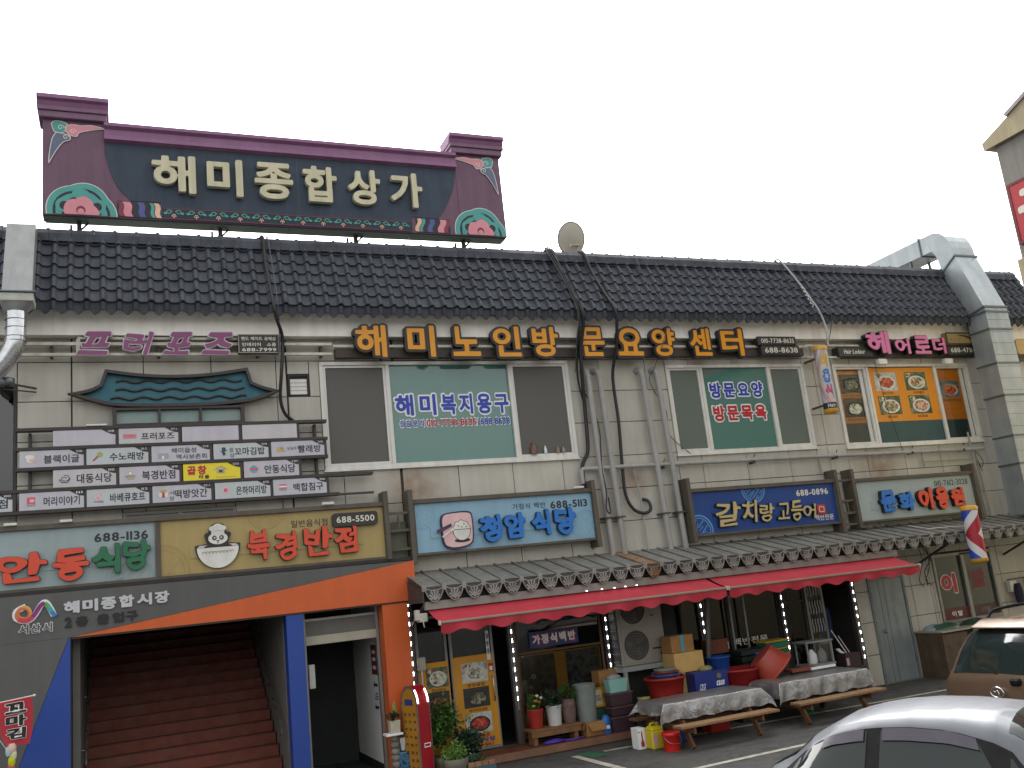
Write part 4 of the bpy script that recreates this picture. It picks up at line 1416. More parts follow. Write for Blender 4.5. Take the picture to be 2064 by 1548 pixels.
T = board('shop_sign', 'pale blue sign board with bright blue letters and a rice bowl emblem', 4.74, 8.26, 3.56, 4.42, '86abc0', [(4.66, 3.38, 4.67), (8.27, 3.38, 4.64)])
part('letter_rail', MB().box(5.0, 7.75, -.262, -.25, 3.80, 4.0), M('board_86abc0', '86abc0'), T)
text('가정식 백반', 6.60, 7.27, 4.19, 4.30, -.254, ink, T, .01)
text('688-5113', 7.37, 8.14, 4.16, 4.30, -.254, ink, T, .03)
for ch, x0, x1, z0, z1 in (('청', 5.90, 6.33, 3.65, 4.12), ('암', 6.38, 6.80, 3.66, 4.13), ('식', 6.92, 7.30, 3.68, 4.15), ('당', 7.38, 7.83, 3.67, 4.16)):
    letter(ch, x0, x1, z0, z1, -.262, .08, M('letter_navy', '1c2f55', .45), T, .06, bluel, .045, wob=.03)
lb = M('fret_blue', '7ba3bb', .5)
maze(4.86, 4.22, .26, lb, T, -.253, (4.745, 8.26, 3.565, 4.415))
maze(8.06, 3.80, .30, lb, T, -.253, (4.745, 8.255, 3.565, 4.415))
em = part('rice_emblem', MB().prism(smoothpath([(5.19, 4.10), (5.24, 4.20), (5.45, 4.23), (5.70, 4.23), (5.79, 4.14), (5.78, 3.75), (5.70, 3.63), (5.48, 3.58), (5.30, 3.60), (5.20, 3.72), (5.19, 4.10)], 3)[:-1], -.25, -.31), M('emblem_navy', '2e2a48', .5), T)
part('emblem_plate', MB().flat(smoothpath([(5.215, 4.10), (5.26, 4.18), (5.45, 4.205), (5.69, 4.20), (5.765, 4.12), (5.755, 3.76), (5.685, 3.65), (5.48, 3.61), (5.31, 3.63), (5.225, 3.73), (5.215, 4.10)], 3)[:-1], -.314), M('emblem_pink', 'd9b3b3', .45), em)
part('bowl_shadow', MB().flat(oval(5.56, 3.72, .15, .035, 16), -.317), bk, em)
part('bowl_line', MB().flat(oval(5.56, 3.915, .172, .20, 24, math.pi, 2 * math.pi), -.317), bk, em)
part('bowl', MB().flat(oval(5.56, 3.908, .16, .185, 24, math.pi, 2 * math.pi), -.320), wh, em)
part('rice', MB().flat([(5.56 + .165 * math.cos(a) * (1 + .05 * math.sin(a * 9)), 3.915 + .16 * math.sin(a) * (1 + .06 * math.sin(a * 9))) for a in [math.pi * i / 30 for i in range(31)]], -.323), bk, em)
part('rice', MB().flat([(5.56 + .155 * math.cos(a) * (1 + .05 * math.sin(a * 9)), 3.917 + .148 * math.sin(a) * (1 + .06 * math.sin(a * 9))) for a in [math.pi * i / 30 for i in range(31)]], -.326), wh, em)
for q in ((-.06, .06), (.05, .09), (.0, .04), (.09, .04)):
    part('grain', MB().flat([oval(5.56 + q[0], 3.915 + q[1], .014, .016, 8), oval(5.56 + q[0], 3.915 + q[1], .008, .01, 8)[::-1]], -.329), bk, em)
part('chopstick_case', MB().prism([(5.10, 3.93), (5.37, 4.03), (5.38, 3.98), (5.12, 3.87)], -.312, -.332), M('emblem_plum', '4d2d52', .5), em)
part('spoon', MB().flat(ribbon([(5.19, 3.80), (5.33, 3.89), (5.40, 3.93)], [.03, .03, .06]), -.335), wh, em)
part('lamp_bar', MB().box(7.85, 8.06, -.36, -.30, 4.505, 4.535), pvc, T)

T = board('shop_sign', 'dark blue sign board with cream brush letters', 10.46, 14.06, 3.44, 4.27, '1b4286', [(10.39, 3.29, 4.56), (14.12, 3.19, 4.54)])
part('letter_rail', MB().box(10.9, 13.3, -.262, -.25, 3.68, 3.88), M('board_1b4286', '1b4286'), T)
text('688-0896', 13.06, 13.90, 4.04, 4.17, -.254, palelt, T, .03)
text('백반전문', 13.45, 13.94, 3.50, 3.62, -.254, palelt, T, .015)
cr_l = M('letter_sand', 'b9a878', .45, var=.05)
for ch, x0, x1, z0, z1 in (('갈', 10.92, 11.55, 3.53, 4.03), ('치', 11.57, 11.97, 3.56, 4.04), ('랑', 12.0, 12.38, 3.57, 3.94), ('고', 12.46, 12.78, 3.57, 3.93), ('등', 12.80, 13.10, 3.53, 3.96), ('어', 13.10, 13.46, 3.54, 3.86)):
    letter(ch, x0, x1, z0, z1, -.262, .05, blk_l, T, .042, cr_l, .016, shear=.15, wob=.03)
se = part('seal', MB().prism(rrect(13.52, 13.74, 3.63, 3.83, .04), -.25, -.28), M('seal_red', 'b4342c', .45), T)
part('seal_line', MB().flat([rrect(13.56, 13.70, 3.67, 3.79, .03), rrect(13.575, 13.685, 3.685, 3.775, .02)[::-1]], -.283), palelt, se)
fb = M('fret_lightblue', '5b93c4', .5)
maze(10.55, 3.50, .33, fb, T, -.253, (10.465, 14.055, 3.445, 4.265))
maze(11.98, 4.27, .30, fb, T, -.253, (10.465, 14.055, 3.445, 4.265))

T = board('shop_sign', 'pale grey sign board with blue and red letters nearest the steel duct', 14.67, 18.10, 3.40, 4.24, '9dabab', [(14.58, 3.25, 4.53), (18.16, 3.2, 4.48)])
part('letter_rail', MB().box(15.0, 17.9, -.262, -.25, 3.62, 3.82), M('board_9dabab', '9dabab'), T)
text('010-7612-3028', 16.95, 17.98, 4.02, 4.15, -.254, ink, T, .01)
for ch, x0, x1, z0, z1, m in (('문', 15.20, 15.65, 3.53, 4.01, bluel), ('화', 15.72, 16.18, 3.52, 3.94, bluel), ('이', 16.30, 16.74, 3.50, 4.0, redl), ('용', 16.82, 17.20, 3.50, 4.01, redl), ('원', 17.27, 17.70, 3.53, 3.95, redl)):
    letter(ch, x0, x1, z0, z1, -.262, .09, blk_l, T, .07, m, .052, wob=.03)
maze(14.72, 4.12, .26, M('fret_pale', '9bacaa', .5), T, -.253, (14.675, 18.1, 3.4, 4.235))

# cross bars like ladders between the boards
for x0, x1, zs, lab in ((4.26, 4.62, (4.28, 3.98, 3.66), 'green-brown bars joining the yellow and the pale blue sign boards'), (14.16, 14.54, (4.30, 3.86, 3.60, 3.36), 'brown bars joining the dark blue and the pale grey sign boards')):
    T = thing('sign_ladder', lab, 'frame', (x0, 0, zs[-1]), group='bars between the sign boards')
    for z in zs:
        part('rung', MB().box(x0, x1, -.29, -.22, z - .022, z + .022), frm, T)
    part('upright', MB().box((x0 + x1) / 2 - .015, (x0 + x1) / 2 + .015, -.28, -.24, zs[-2] + .023, zs[-2] + .26), frm, T)
part('backing_sheet', MB().box(4.27, 4.60, -.14, -.10, 3.42, 4.14), M('green_sheet', '55604c', .6, var=.15, dirt=.4), None, label='dull green metal sheet behind the bars beside the yellow sign board', cat='panel')


# ================================================================ ENTRANCE PORTAL
grey_p = M('portal_grey', '555554', .5, var=.06, scale=1.5, streak=.08)
orange_p = M('portal_orange', 'c85a24', .45, var=.04, scale=1.5, streak=.05)
blue_p = M('portal_blue', '1f4190', .45, var=.05, scale=1.5)
T = thing('entrance_portal', 'grey, orange and blue panelled portal round the stair entrance', 'portal', (1.5, -.3, 0))
part('header_panel', MB().prism([(-3.2, 2.79), (-.72, 2.79), (4.62, 3.45), (-3.2, 3.46)], -.35, -.05), grey_p, T)
part('header_wedge', MB().prism([(-.70, 2.788), (4.625, 2.788), (4.625, 3.448)], -.353, -.05), orange_p, T)
part('side_panel', MB().prism([(-3.2, 0), (-1.79, 0), (-.74, 2.787), (-3.2, 2.787)], -.35, -.05), grey_p, T)
part('side_wedge', MB().prism([(-1.785, 0), (-.715, 0), (-.715, 2.785), (-.735, 2.785)], -.352, -.05), blue_p, T)
part('reveal', MB().box(-.713, -.703, -.33, .05, 0, 2.78), M('reveal_dark', '2a2524', .6), T)
part('column', MB().box(2.43, 2.70, -.33, -.03, 0, 2.785), blue_p, T)
part('column', MB().box(4.02, 4.46, -.33, -.03, 0, 2.785), orange_p, T)
part('soffit', MB().box(-.70, 4.6, -.34, .02, 2.76, 2.787), M('soffit_brown', '3d2f28', .7), T)
part('drip_board', MB().box(-3.2, 4.64, -.30, -.04, 3.462, 3.52), M('drip_dark', '2e2a27', .7), T)
silver = M('letter_silver', 'bcbec0', .4, .1, var=.05)
for i, ch in enumerate('해미종합시장'):
    x = -.80 + i * .252
    letter(ch, x, x + .215, 3.135 + i * .004, 3.315 + i * .004, -.352, .03, silver, T, .05)
grl = M('letter_darkgrey', '1b1c1e', .5)
for ch, x in (('2', -.79), ('층', -.64), ('출', -.35), ('입', -.14), ('구', .05)):
    letter(ch, x, x + (.1 if ch == '2' else .165), 2.935, 3.085, -.352, .02, grl, T, .05)
# city emblem: interlaced rings and a rainbow wave
E_ = lambda pts: [(a, b) for a, b in pts]
lg = part('city_emblem', MB().prism(ribbon(smoothpath([(-1.30, 3.30), (-1.42, 3.24), (-1.42, 3.14), (-1.30, 3.09), (-1.20, 3.14), (-1.10, 3.30), (-1.04, 3.33), (-.98, 3.24), (-.93, 3.13)], 4), .085), -.352, -.372), decwhite, T)
y = -.375
for k, (rr, c) in enumerate(((.105, 'd9a85a'), (.10, 'd98a4a'), (.095, 'c96a3a'))):
    part('ring', MB().flat([oval(-1.325 - .012 * k, 3.205 - .012 * k, rr, rr * 1.05, 24), oval(-1.32 - .006 * k, 3.212 - .008 * k, rr * .62, rr * .62, 24)[::-1]], y - .003 * k), M('ring_' + c, c, .5), lg)
wave = smoothpath([(-1.40, 3.12), (-1.30, 3.09), (-1.21, 3.14), (-1.11, 3.29), (-1.05, 3.325)], 4)
nw = len(wave)
part('wave_red', MB().flat(ribbon(wave[:nw // 2 + 1], .06), y - .012), M('wave_c0', 'c23a48', .5), lg)
part('wave_purple', MB().flat(ribbon(wave[nw // 2:], .06), y - .012), M('wave_c1', '8a2a7a', .5), lg)
tail = smoothpath([(-1.05, 3.325), (-1.0, 3.26), (-.96, 3.19), (-.91, 3.12)], 4)
for a, b, c in ((0, 5, '5aa84a'), (4, 9, '3aa0a0'), (8, 13, '2f78c0')):
    part('wave_tail', MB().flat(ribbon(tail[a:b], .06), y - .009), M('tail_' + c, c, .5), lg)
for i, ch in enumerate('서산시'):
    x = -1.40 + i * .155
    letter(ch, x, x + .145, 2.90, 3.045, -.352, .012, decwhite, T, .09, grey_p, .03)

# ================================================================ CANOPY WITH DROP ORNAMENTS
metal_c = M('canopy_metal', '7d7d78', .6, .15, var=.14, scale=2.5, streak=.2, ov=.07, dirt=.4)
rustm = mottled('canopy_rust', ['7c7c76', '84684a', '7a5230', '8a7a66', '6d6c67'], 5, .75, bump=.1)
orn_m = M('ornament_metal', '8f8e88', .45, .25, var=.15, scale=7, ov=.1, dirt=.25)
orn_d = M('ornament_dark', '45433f', .6, .2, var=.2)
CX0, CX1, PIT = 4.5, 21.6, .345
T = thing('metal_canopy', 'long grey metal canopy with fan-shaped drop ornaments along its edge', 'canopy', (12, -.6, 2.9))
zw, ze, ye = 3.25, 2.955, -1.2
part('deck', MB().prism([(.0, zw - .06), (.0, zw - .01), (ye + .02, ze - .012), (ye + .02, ze - .10), (-1.0, ze - .10)], CX0, CX1, 'x'), orn_d, T)
npn = int((CX1 - CX0) / PIT)
pm = MB().grid(lambda u, v: (u * PIT + .002, -v * -ye, zw - v * (zw - ze) - .02 * math.sin(v * math.pi) * 0 + .012 * (math.sin(u * math.pi) ** .5 if 0 < u < 1 else 0)), 6, 2)
pm.tube([(PIT * .0, -.005, zw + .02), (0, ye + .005, ze + .015)], .016, 6)
mep, _ = pm.mesh('roof_strip', metal_c, origin=(0, 0, 0))
mer, _ = pm.mesh('roof_strip', rustm, origin=(0, 0, 0))
fan = MB()
half = [(.150 * math.cos(a), .205 * math.sin(a) * (1 + .10 * max(0, -math.sin(a)) ** 6)) for a in [math.pi + math.pi * i / 20 for i in range(21)]]
fan.prism(half + [(.15, .02), (-.15, .02)], .004, -.006)
fan.v = [(a, b + .0, c) for a, b, c in fan.v]
dk = len(fan.v)
rim = MB().tube([(p[0], -.008, p[1]) for p in half], .010, 5)
for k in range(7):                                  # a palmette: leaves fanning up from the tip
    a = R(90 + (k - 3) * 27)
    L = (.150, .140, .118, .085)[abs(k - 3)]
    p0, p1 = (.012 * math.cos(a), -.178 + .012 * math.sin(a)), (L * .95 * math.cos(a), -.178 + L * math.sin(a))
    rib = ribbon([p0, (p0[0] * .55 + p1[0] * .45, p0[1] * .55 + p1[1] * .45), p1], [.010, .020, .034])
    rim.prism(rib, -.004, -.020)
rim.prism(oval(0, -.182, .018, .022, 10), -.004, -.024)
rim.tube([(-.15, -.008, .0), (-.08, -.012, -.035), (0, -.014, -.045), (.08, -.012, -.035), (.15, -.008, .0)], .009, 5)
mef, _ = fan.mesh('drop_ornament', orn_d, origin=(0, 0, 0))
merm, _ = rim.mesh('fan_relief', orn_m, origin=(0, 0, 0))
tab = MB().prism(rrect(-.035, .035, -.055, .045, .012, 2), -.002, -.022).tube([(-.02, -.024, 0), (.02, -.024, 0)], .006, 5).tube([(0, -.024, -.035), (0, -.024, .03)], .006, 5)
met, _ = tab.mesh('edge_tab', orn_m, origin=(0, 0, 0))
merm_r, _ = rim.mesh('fan_relief', rustm, origin=(0, 0, 0))
for k in range(npn):
    x = CX0 + k * PIT
    rusty = k == 12
    put('roof_strip', mer if rusty else mep, (x, 0, 0), T)
    j = random.uniform(-.004, .004)
    o = put('drop_ornament', mef, (x + PIT / 2, ye - .012, ze - .012 + j), T)
    put('fan_relief', merm_r if rusty else merm, (x + PIT / 2, ye - .012, ze - .012 + j), o)
    put('edge_tab', met, (x, ye - .012, ze - .005 + j), T)
part('fascia_bar', MB().box(4.52, 14.6, -1.16, -1.06, 2.60, 2.735), M('fascia_grey', '8b8a84', .5, .3, var=.12, streak=.1), T, bevel=.006)
part('inner_beam', MB().box(4.5, 21.6, -1.05, -.95, 2.72, 2.84), orn_d, T)
for x in (4.6, 7.0, 10.0, 13.0, 16.2, 18.9):
    part('bracket', MB().bar((x, -.02, 2.35), (x, -1.0, 2.74), .04, .04).bar((x, -.02, 2.78), (x, -1.0, 2.78), .04, .04), orn_d, T)
part('side_plate', MB().prism([(0, 3.18), (0, 2.72), (-1.2, 2.72), (-1.2, 2.9)], 4.475, 4.497, 'x'), orn_d, T)
# a loose white cable end lies on the canopy
part('loose_cable', MB().tube(smoothpath([(15.9, -.30, 3.21), (15.95, -.7, 3.11), (15.9, -.85, 3.09), (16.6, -.9, 3.08), (17.0, -1.12, 3.02)], 5), .013, 6), M('cable_white', 'b9b8b0', .5), None, label='loose white cable lying on the canopy below the pale grey board', cat='cable')

# ================================================================ RED AWNINGS
redf = M('awning_red', 'ac2a38', .75, var=.07, scale=2, streak=.08, bump=.1, bscale=250, dirt=.12)
beige = M('awning_bar', '8d8171', .5, .2, var=.1)
pv2 = M('awning_cap', 'bdb8aa', .5)


def awning(x0, x1, zt, zf, label):
    T = thing('red_awning', label, 'awning', ((x0 + x1) / 2, -1.4, zf - .2), group='red awnings over the shop front')
    yf, yb = -1.72, -1.10
    part('fabric', MB().grid(lambda u, v: (x0 + (x1 - x0) * u, yb + (yf - yb) * v, zt + (zf - zt) * v - .02 * math.sin(v * math.pi) + .004 * math.sin(u * 40) * math.sin(v * math.pi)), 48, 5), redf, T)
    part('front_bar', MB().box(x0, x1, yf - .03, yf + .015, zf - .025, zf + .012), beige, T, bevel=.006)
    for x in (x0 - .03, x1):
        part('end_cap', MB().box(x, x + .03, yf - .04, yf + .03, zf - .045, zf + .025), pv2, T, bevel=.006)
    n = int((x1 - x0) / .017)
    part('valance', MB().grid(lambda u, v: (x0 + (x1 - x0) * u, yf - .012 + .022 * math.sin(u * (x1 - x0) * 9.3 + .8) * v + .008 * math.sin(u * 61) * v,
                              zf - .026 - v * (.135 + .028 * math.sin(u * (x1 - x0) * 2 * math.pi / .46))), n, 4), redf, T)
    for f in (.12, .5, .88):
        x = x0 + (x1 - x0) * f
        part('folding_arm', MB().bar((x, yb + .05, zt - .10), (x + .3, (yb + yf) / 2, zt - .17), .035, .025).bar((x + .3, (yb + yf) / 2, zt - .17), (x, yf + .03, zf - .05), .03, .025), pv2, T)
    return T


awning(4.57, 9.93, 2.60, 2.405, 'left red fabric awning with a scalloped valance over the glass door')
awning(10.0, 14.52, 2.605, 2.40, 'right red fabric awning with a scalloped valance beside the grey steel door')
T = thing('awning_winch', 'white awning gearbox on the canopy corner above the orange column', 'winch', (4.5, -1.05, 2.5))
part('case', MB().box(4.42, 4.56, -1.12, -.95, 2.42, 2.56).box(4.36, 4.44, -1.10, -1.0, 2.45, 2.62), pv2, T, bevel=.012)
part('eye', MB().tube([(4.47, -1.14, 2.43), (4.47, -1.16, 2.36), (4.48, -1.15, 2.34)], .01, 6), pv2, T)

# ================================================================ SHOP FRONT
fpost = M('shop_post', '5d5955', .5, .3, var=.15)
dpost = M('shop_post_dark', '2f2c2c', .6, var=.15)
led_on = M('led_white', (.95, .97, 1.0), .3, emit=5)
T = thing('storefront', 'glazed shop front with aluminium posts under the red awnings', 'shop front', (9, 0, 0))
PX = [4.55, 6.41, 8.32, 10.44, 12.40, 14.28]
TOPZ = [2.72, 2.22, 2.22, 2.24, 2.20, 2.12]
BOT = [1.35, .74, 1.03, 1.27, .97, .62]
for i, x in enumerate(PX):
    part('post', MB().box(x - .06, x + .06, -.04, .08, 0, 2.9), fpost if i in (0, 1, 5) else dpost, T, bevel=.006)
where = ['beside the orange column', 'on the post right of the glass door', 'on the post left of the outdoor cooling unit', 'on the post behind the cardboard boxes', 'on the post right of the green crate', 'on the post left of the grey steel door']
mod = MB()
for k in range(3):
    mod.lathe([(.0095, 0), (.008, .006), (.001, .009)], 6, (0, 0, 0))
    mod.v[-18 - 12:] = mod.v[-18 - 12:]
mod = MB()
for k in range(3):
    c = (k - 1) * .023
    ring = [[(r * math.cos(a * math.pi / 4), -yv, c + r * math.sin(a * math.pi / 4)) for a in range(8)] for r, yv in ((.009, 0), (.008, .006), (.003, .009))]
    mod.loft(ring)
mel, _ = mod.mesh('led_module', led_on, origin=(0, 0, 0))
for i, x in enumerate(PX):
    s = thing('led_strip', 'lit white LED strip ' + where[i], 'light strip', (x, -.05, BOT[i]), group='LED strips on the shop posts')
    dx = random.uniform(-.01, .01)
    part('tape', MB().box(x - .012 + dx, x + .012 + dx, -.052, -.042, BOT[i] - .03, TOPZ[i] + .05), M('led_tape', '8f8d88', .5), s)
    z = TOPZ[i]
    while z > BOT[i]:
        put('led_module', mel, (x + dx + random.uniform(-.004, .004), -.053, z), s)
        z -= .165
# row of lamps along the awning fixing
s = thing('led_strip', 'short row of lit LEDs along the grey bar above the left red awning', 'light strip', (7.6, -1.17, 2.62), group='LED strips on the shop posts')
for x in (7.45, 7.75, 8.0, 8.22, 8.45):
    put('led_module', mel, (x, -1.165, 2.618), s).rotation_euler = (0, R(90), 0)
    C.objects[-1].scale = (.45, .45, .45)

# glazing
part('head_beam', MB().box(4.6, 14.3, -.03, .07, 2.50, 2.62), dpost, T)
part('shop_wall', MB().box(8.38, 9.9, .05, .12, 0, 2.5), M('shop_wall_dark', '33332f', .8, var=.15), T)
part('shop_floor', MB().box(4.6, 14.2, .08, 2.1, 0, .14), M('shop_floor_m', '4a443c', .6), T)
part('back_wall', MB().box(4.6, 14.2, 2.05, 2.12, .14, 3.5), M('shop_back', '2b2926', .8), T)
alu2 = M('door_aluminium', '86847e', .4, .5, var=.1)
glz = glass('shop_glass', (.48, .50, .49), .015)


def leaf(name, x0, x1, z0, z1, fr=.05, mid=None, mat=None):
    m = MB().box(x0, x0 + fr, 0, .05, z0, z1).box(x1 - fr, x1, 0, .05, z0, z1).box(x0 + fr, x1 - fr, 0, .05, z0, z0 + fr).box(x0 + fr, x1 - fr, 0, .05, z1 - fr, z1)
    if mid:
        m.box(x0 + fr, x1 - fr, 0, .05, mid, mid + .04)
    o = part(name, m, mat or alu2, T, bevel=.004)
    part('pane', MB().flat(rect(x0 + fr, x1 - fr, z0 + fr, z1 - fr), .025), glz, o)
    return o


leaf('side_light', 4.63, 5.20, .14, 2.48)
door = leaf('glass_door', 5.24, 6.06, .15, 2.45)
part('door_handle', MB().tube([(5.98, -.03, 1.35), (5.98, -.05, 1.33), (5.98, -.05, .95), (5.98, -.03, .93)], .012, 6), steel, door)
ws = part('opening_strip', MB().flat(rect(5.92, 5.985, 1.62, 2.12), -.004), decwhite, door)
for j, ch in enumerate('냉방중'):
    text(ch, 5.93, 5.975, 1.98 - j * .13, 2.07 - j * .13, -.008, ink, ws, .03)
part('sticker', MB().flat(rect(5.93, 6.02, 1.42, 1.56), -.004), M('sticker_red', '9c2c30', .5), door)
part('sticker_panel', MB().flat(rect(5.945, 6.0, 1.44, 1.51), -.007), decwhite, door)
leaf('shop_window', 6.48, 8.24, .20, 2.30, .045, 1.62, M('window_frame_brown', '5c4326', .5, var=.1))
part('window_head', MB().box(6.48, 8.24, -.02, .05, 2.30, 2.50), M('head_ochre', '7a551c', .6, var=.1), T)
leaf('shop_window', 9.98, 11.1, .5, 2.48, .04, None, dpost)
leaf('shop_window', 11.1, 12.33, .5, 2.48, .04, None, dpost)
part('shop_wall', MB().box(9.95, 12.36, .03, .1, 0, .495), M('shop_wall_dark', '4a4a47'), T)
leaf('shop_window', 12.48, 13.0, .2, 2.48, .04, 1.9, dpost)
text('정식백', 10.53, 11.0, 1.19, 1.33, -.002, palelt, T, .015, 'window_lettering')
text('백반전문', 11.12, 11.95, 1.22, 1.36, -.002, palelt, T, .015, 'window_lettering')
# posters on the door glass and side light
for x0, x1, dishes, lab in ((4.66, 5.19, (('pale', 'leaf', 1.28, '생선모듬구이'), ('stew', 'dark', .88, '동태찌개')), 'yellow menu poster on the glass beside the door, half behind the bushes'),
                            (5.27, 6.03, (('pale', 'pale', 1.28, '영양굴밥'), ('soup', 'dark', .86, '바지락보양탕'), ('red', 'pale', .44, '제육볶음')), 'yellow menu poster with three dishes on the glass door')):
    p = thing('menu_poster', lab, 'poster', (x0, -.005, .2), group='menu posters on the shop glass')
    part('print', MB().flat(rect(x0, x1, .20, 1.70 if x0 < 5 else 1.73), -.002), M('poster_yellow', 'c98c14', .45, var=.06, scale=3), p)
    for fd, bgc, z, capt in dishes:
        a, b = (x0 + .12, x1 - .02) if x0 < 5 else (x0 + .15, x1 - .13)
        photo(a, b, z, z + .33, -.006, fd, bgc, p, 'cfcbc0' if fd == 'pale' else '2a2623')
        text(capt, a + .08, b - .06, z - .075, z - .015, -.006, brownp, p, .02)
    if x0 > 5:
        text('청암식당', x0 + .2, x1 - .1, .27, .36, -.006, M('print_violet', '3f3a8c', .5), p, .05)
        text('688-5113', x0 + .2, x1 - .13, .215, .255, -.006, decred, p, .02)
# posters inside the window
p = thing('window_poster', 'dark vegetable photographs on ochre behind the shop window with the potted flowers', 'poster', (7.3, .04, .3))
part('print', MB().flat(rect(6.54, 8.18, .28, 1.60), .05), M('poster_yellow', 'c98c14'), p)
part('photo', MB().flat(rect(6.56, 7.24, .62, 1.58), .046), mottled('veg_photo', ['141a0e', '2a3a1a', '4a3020', '5a5a3a', '1c1c14'], 6, .4, bump=0), p)
part('photo', MB().flat(rect(7.46, 8.16, .62, 1.58), .046), mottled('fish_photo', ['0f1512', '24302a', '56605a', '161a18'], 5, .4, bump=0), p)
for x, z in ((6.60, 1.14), (6.79, 1.22)):
    o = part('cut_radish', MB().flat(oval(x, z, .055, .045, 14), .043), M('radish', 'a89a6a', .5), p)
    part('core', MB().flat(oval(x, z, .014, .012, 8), .040), ink, o)
for k in range(7):
    part('leaf_print', MB().flat(ribbon(smoothpath([(6.6 + k * .08, .70), (6.64 + k * .085, .84), (6.62 + k * .09, .95)], 3), [.02, .04, .05, .045, .035, .02, .01]), .043), icm['8fae5a'] if k < 3 else icm['b0a080'], p)
p = thing('blue_window_sign', 'small blue sign with white and red outlined letters in the shop window', 'sign', (7.3, .02, 1.7))
part('panel', MB().box(6.76, 7.74, -.01, .02, 1.71, 1.99), M('panel_blue', '27406a', .5, var=.08), p)
text('가정식백반', 6.80, 7.70, 1.745, 1.955, -.013, decred, p, .10, 'lettering_outline')
text('가정식백반', 6.82, 7.68, 1.765, 1.935, -.016, decwhite, p, .05)

# half-open ornamental door at the right end
d2 = thing('ornamental_door', 'half-open aluminium door with an ornamental grille near the grey steel door', 'door', (13.25, 0, 0))
part('door_leaf', MB().box(13.02, 13.07, -.02, .03, .05, 2.42).box(13.43, 13.48, -.02, .03, .05, 2.42).box(13.07, 13.43, -.02, .03, 2.36, 2.42).box(13.07, 13.43, -.02, .03, 1.0, 1.06), alu2, d2)
part('lower_panel', MB().box(13.07, 13.43, -.005, .02, .05, 1.0), M('door_panel_brown', '57504a', .5, var=.12), d2)
part('pane', MB().flat(rect(13.07, 13.43, 1.06, 2.36), .015), glass('door_pale_glass', (.6, .68, .66), .06), d2)
for k in range(5):
    x = 13.11 + k * .07
    for z in (1.25, 1.62, 1.99):
        part('grille_bar', MB().tube([(x, -.012, z), (x + .015, -.015, z + .1), (x - .005, -.012, z + .2), (x + .012, -.012, z + .27)], .010, 5), M('grille_white', 'aab0ac', .4), d2)
part('handle', MB().tube([(13.09, -.03, 1.04), (13.09, -.06, 1.04), (13.18, -.06, 1.04)], .012, 6), steel, d2)
coat = thing('hanging_jacket', 'dim dark blue jacket hanging inside the dark doorway', 'jacket', (13.75, .35, 1.0))
part('cloth', MB().loft([[(13.75 + rx * math.cos(a * math.pi / 8), .4 + ry * math.sin(a * math.pi / 8), z) for a in range(16)] for z, rx, ry in ((1.02, .17, .07), (1.2, .19, .08), (1.5, .2, .09), (1.66, .17, .08), (1.72, .08, .05), (1.76, .03, .03))]), M('cloth_blue', '27355e', .9, var=.2), coat)
part('hook', MB().tube([(13.75, .4, 1.76), (13.75, .4, 1.9), (13.75, .5, 1.95)], .008, 5), steel, coat)

# ================================================================ STEEL DOOR, BARBER WINDOW AND RIGHT END
sdoor = M('steel_door_paint', '8b9494', .45, .15, var=.12, scale=2, streak=.15, dirt=.2)
T = thing('steel_door', 'pale grey steel door with a round knob in the tiled wall', 'door', (15.2, -.02, 0))
part('door_frame', MB().prism([rect(14.72, 15.74, 0, 2.2), rect(14.78, 15.68, .02, 2.14)], -.03, .03), M('door_frame_grey', '6f7676', .5), T)
part('door_leaf', MB().box(14.79, 15.67, -.015, .02, .025, 2.135), sdoor, T)
part('seam', MB().box(15.0, 15.008, -.018, -.014, .03, 2.13), M('seam_dark', '3c4242', .6), T)
part('seam', MB().box(15.14, 15.146, -.018, -.014, .03, 2.13), M('seam_dark', '3c4242', .6), T)
kb = part('knob', MB().loft([[(14.97 + r * math.cos(a * math.pi / 6), yy, 1.06 + r * math.sin(a * math.pi / 6)) for a in range(12)] for r, yy in ((.035, -.016), (.035, -.03), (.018, -.04), (.03, -.06), (.028, -.085), (.008, -.095))]), steel, T)
ghost_d = M('door_ghost_print', '77807f', .6)
for j in range(4):
    zc = 1.66 - j * .22
    for q in range(5):
        a = random.uniform(0, 3.1)
        cx, cz = 15.30 + j * .012 + random.uniform(-.05, .05), zc + random.uniform(-.06, .06)
        part('faded_mark', MB().flat(ribbon([(cx - .04 * math.cos(a), cz - .04 * math.sin(a)), (cx, cz + .006), (cx + .04 * math.cos(a), cz + .04 * math.sin(a))], .012), -.017 - .001 * (q + 1)), ghost_d, T)
T = thing('barber_window', 'sliding barber-shop window with large red letters at the right end', 'window', (17.6, 0, 1.0))
part('frame', MB().prism([rect(16.67, 18.5, 1.02, 2.52), rect(16.73, 17.53, 1.08, 2.46), rect(17.63, 18.44, 1.08, 2.46)], -.03, .10), M('barber_frame', '8e8d86', .4, .3, var=.1), T)
for a, b in ((16.73, 17.53), (17.63, 18.44)):
    part('pane', MB().flat(rect(a, b, 1.08, 2.46), .03), M('barber_glass', '2f3a38', .12, var=.15, spec=.6), T)
part('red_band', MB().flat(rect(16.73, 17.53, 1.085, 1.33), .026), M('band_maroon', '5c1f26', .4), T)
part('red_band', MB().flat(rect(17.63, 18.44, 1.085, 1.33), .026), M('band_maroon_dim', '4a3030', .5), T)
text('이', 16.83, 17.33, 1.63, 2.10, .022, decwhite, T, .085, 'lettering_outline')
text('이', 16.85, 17.31, 1.65, 2.08, .018, decred, T, .06, 'window_lettering')
text('발', 17.75, 18.25, 1.66, 2.12, .022, M('decal_dim', '7d7472', .5), T, .085, 'lettering_outline')
text('발', 17.77, 18.23, 1.68, 2.10, .018, M('decal_red_dim', '7a2a30', .5), T, .06, 'window_lettering')
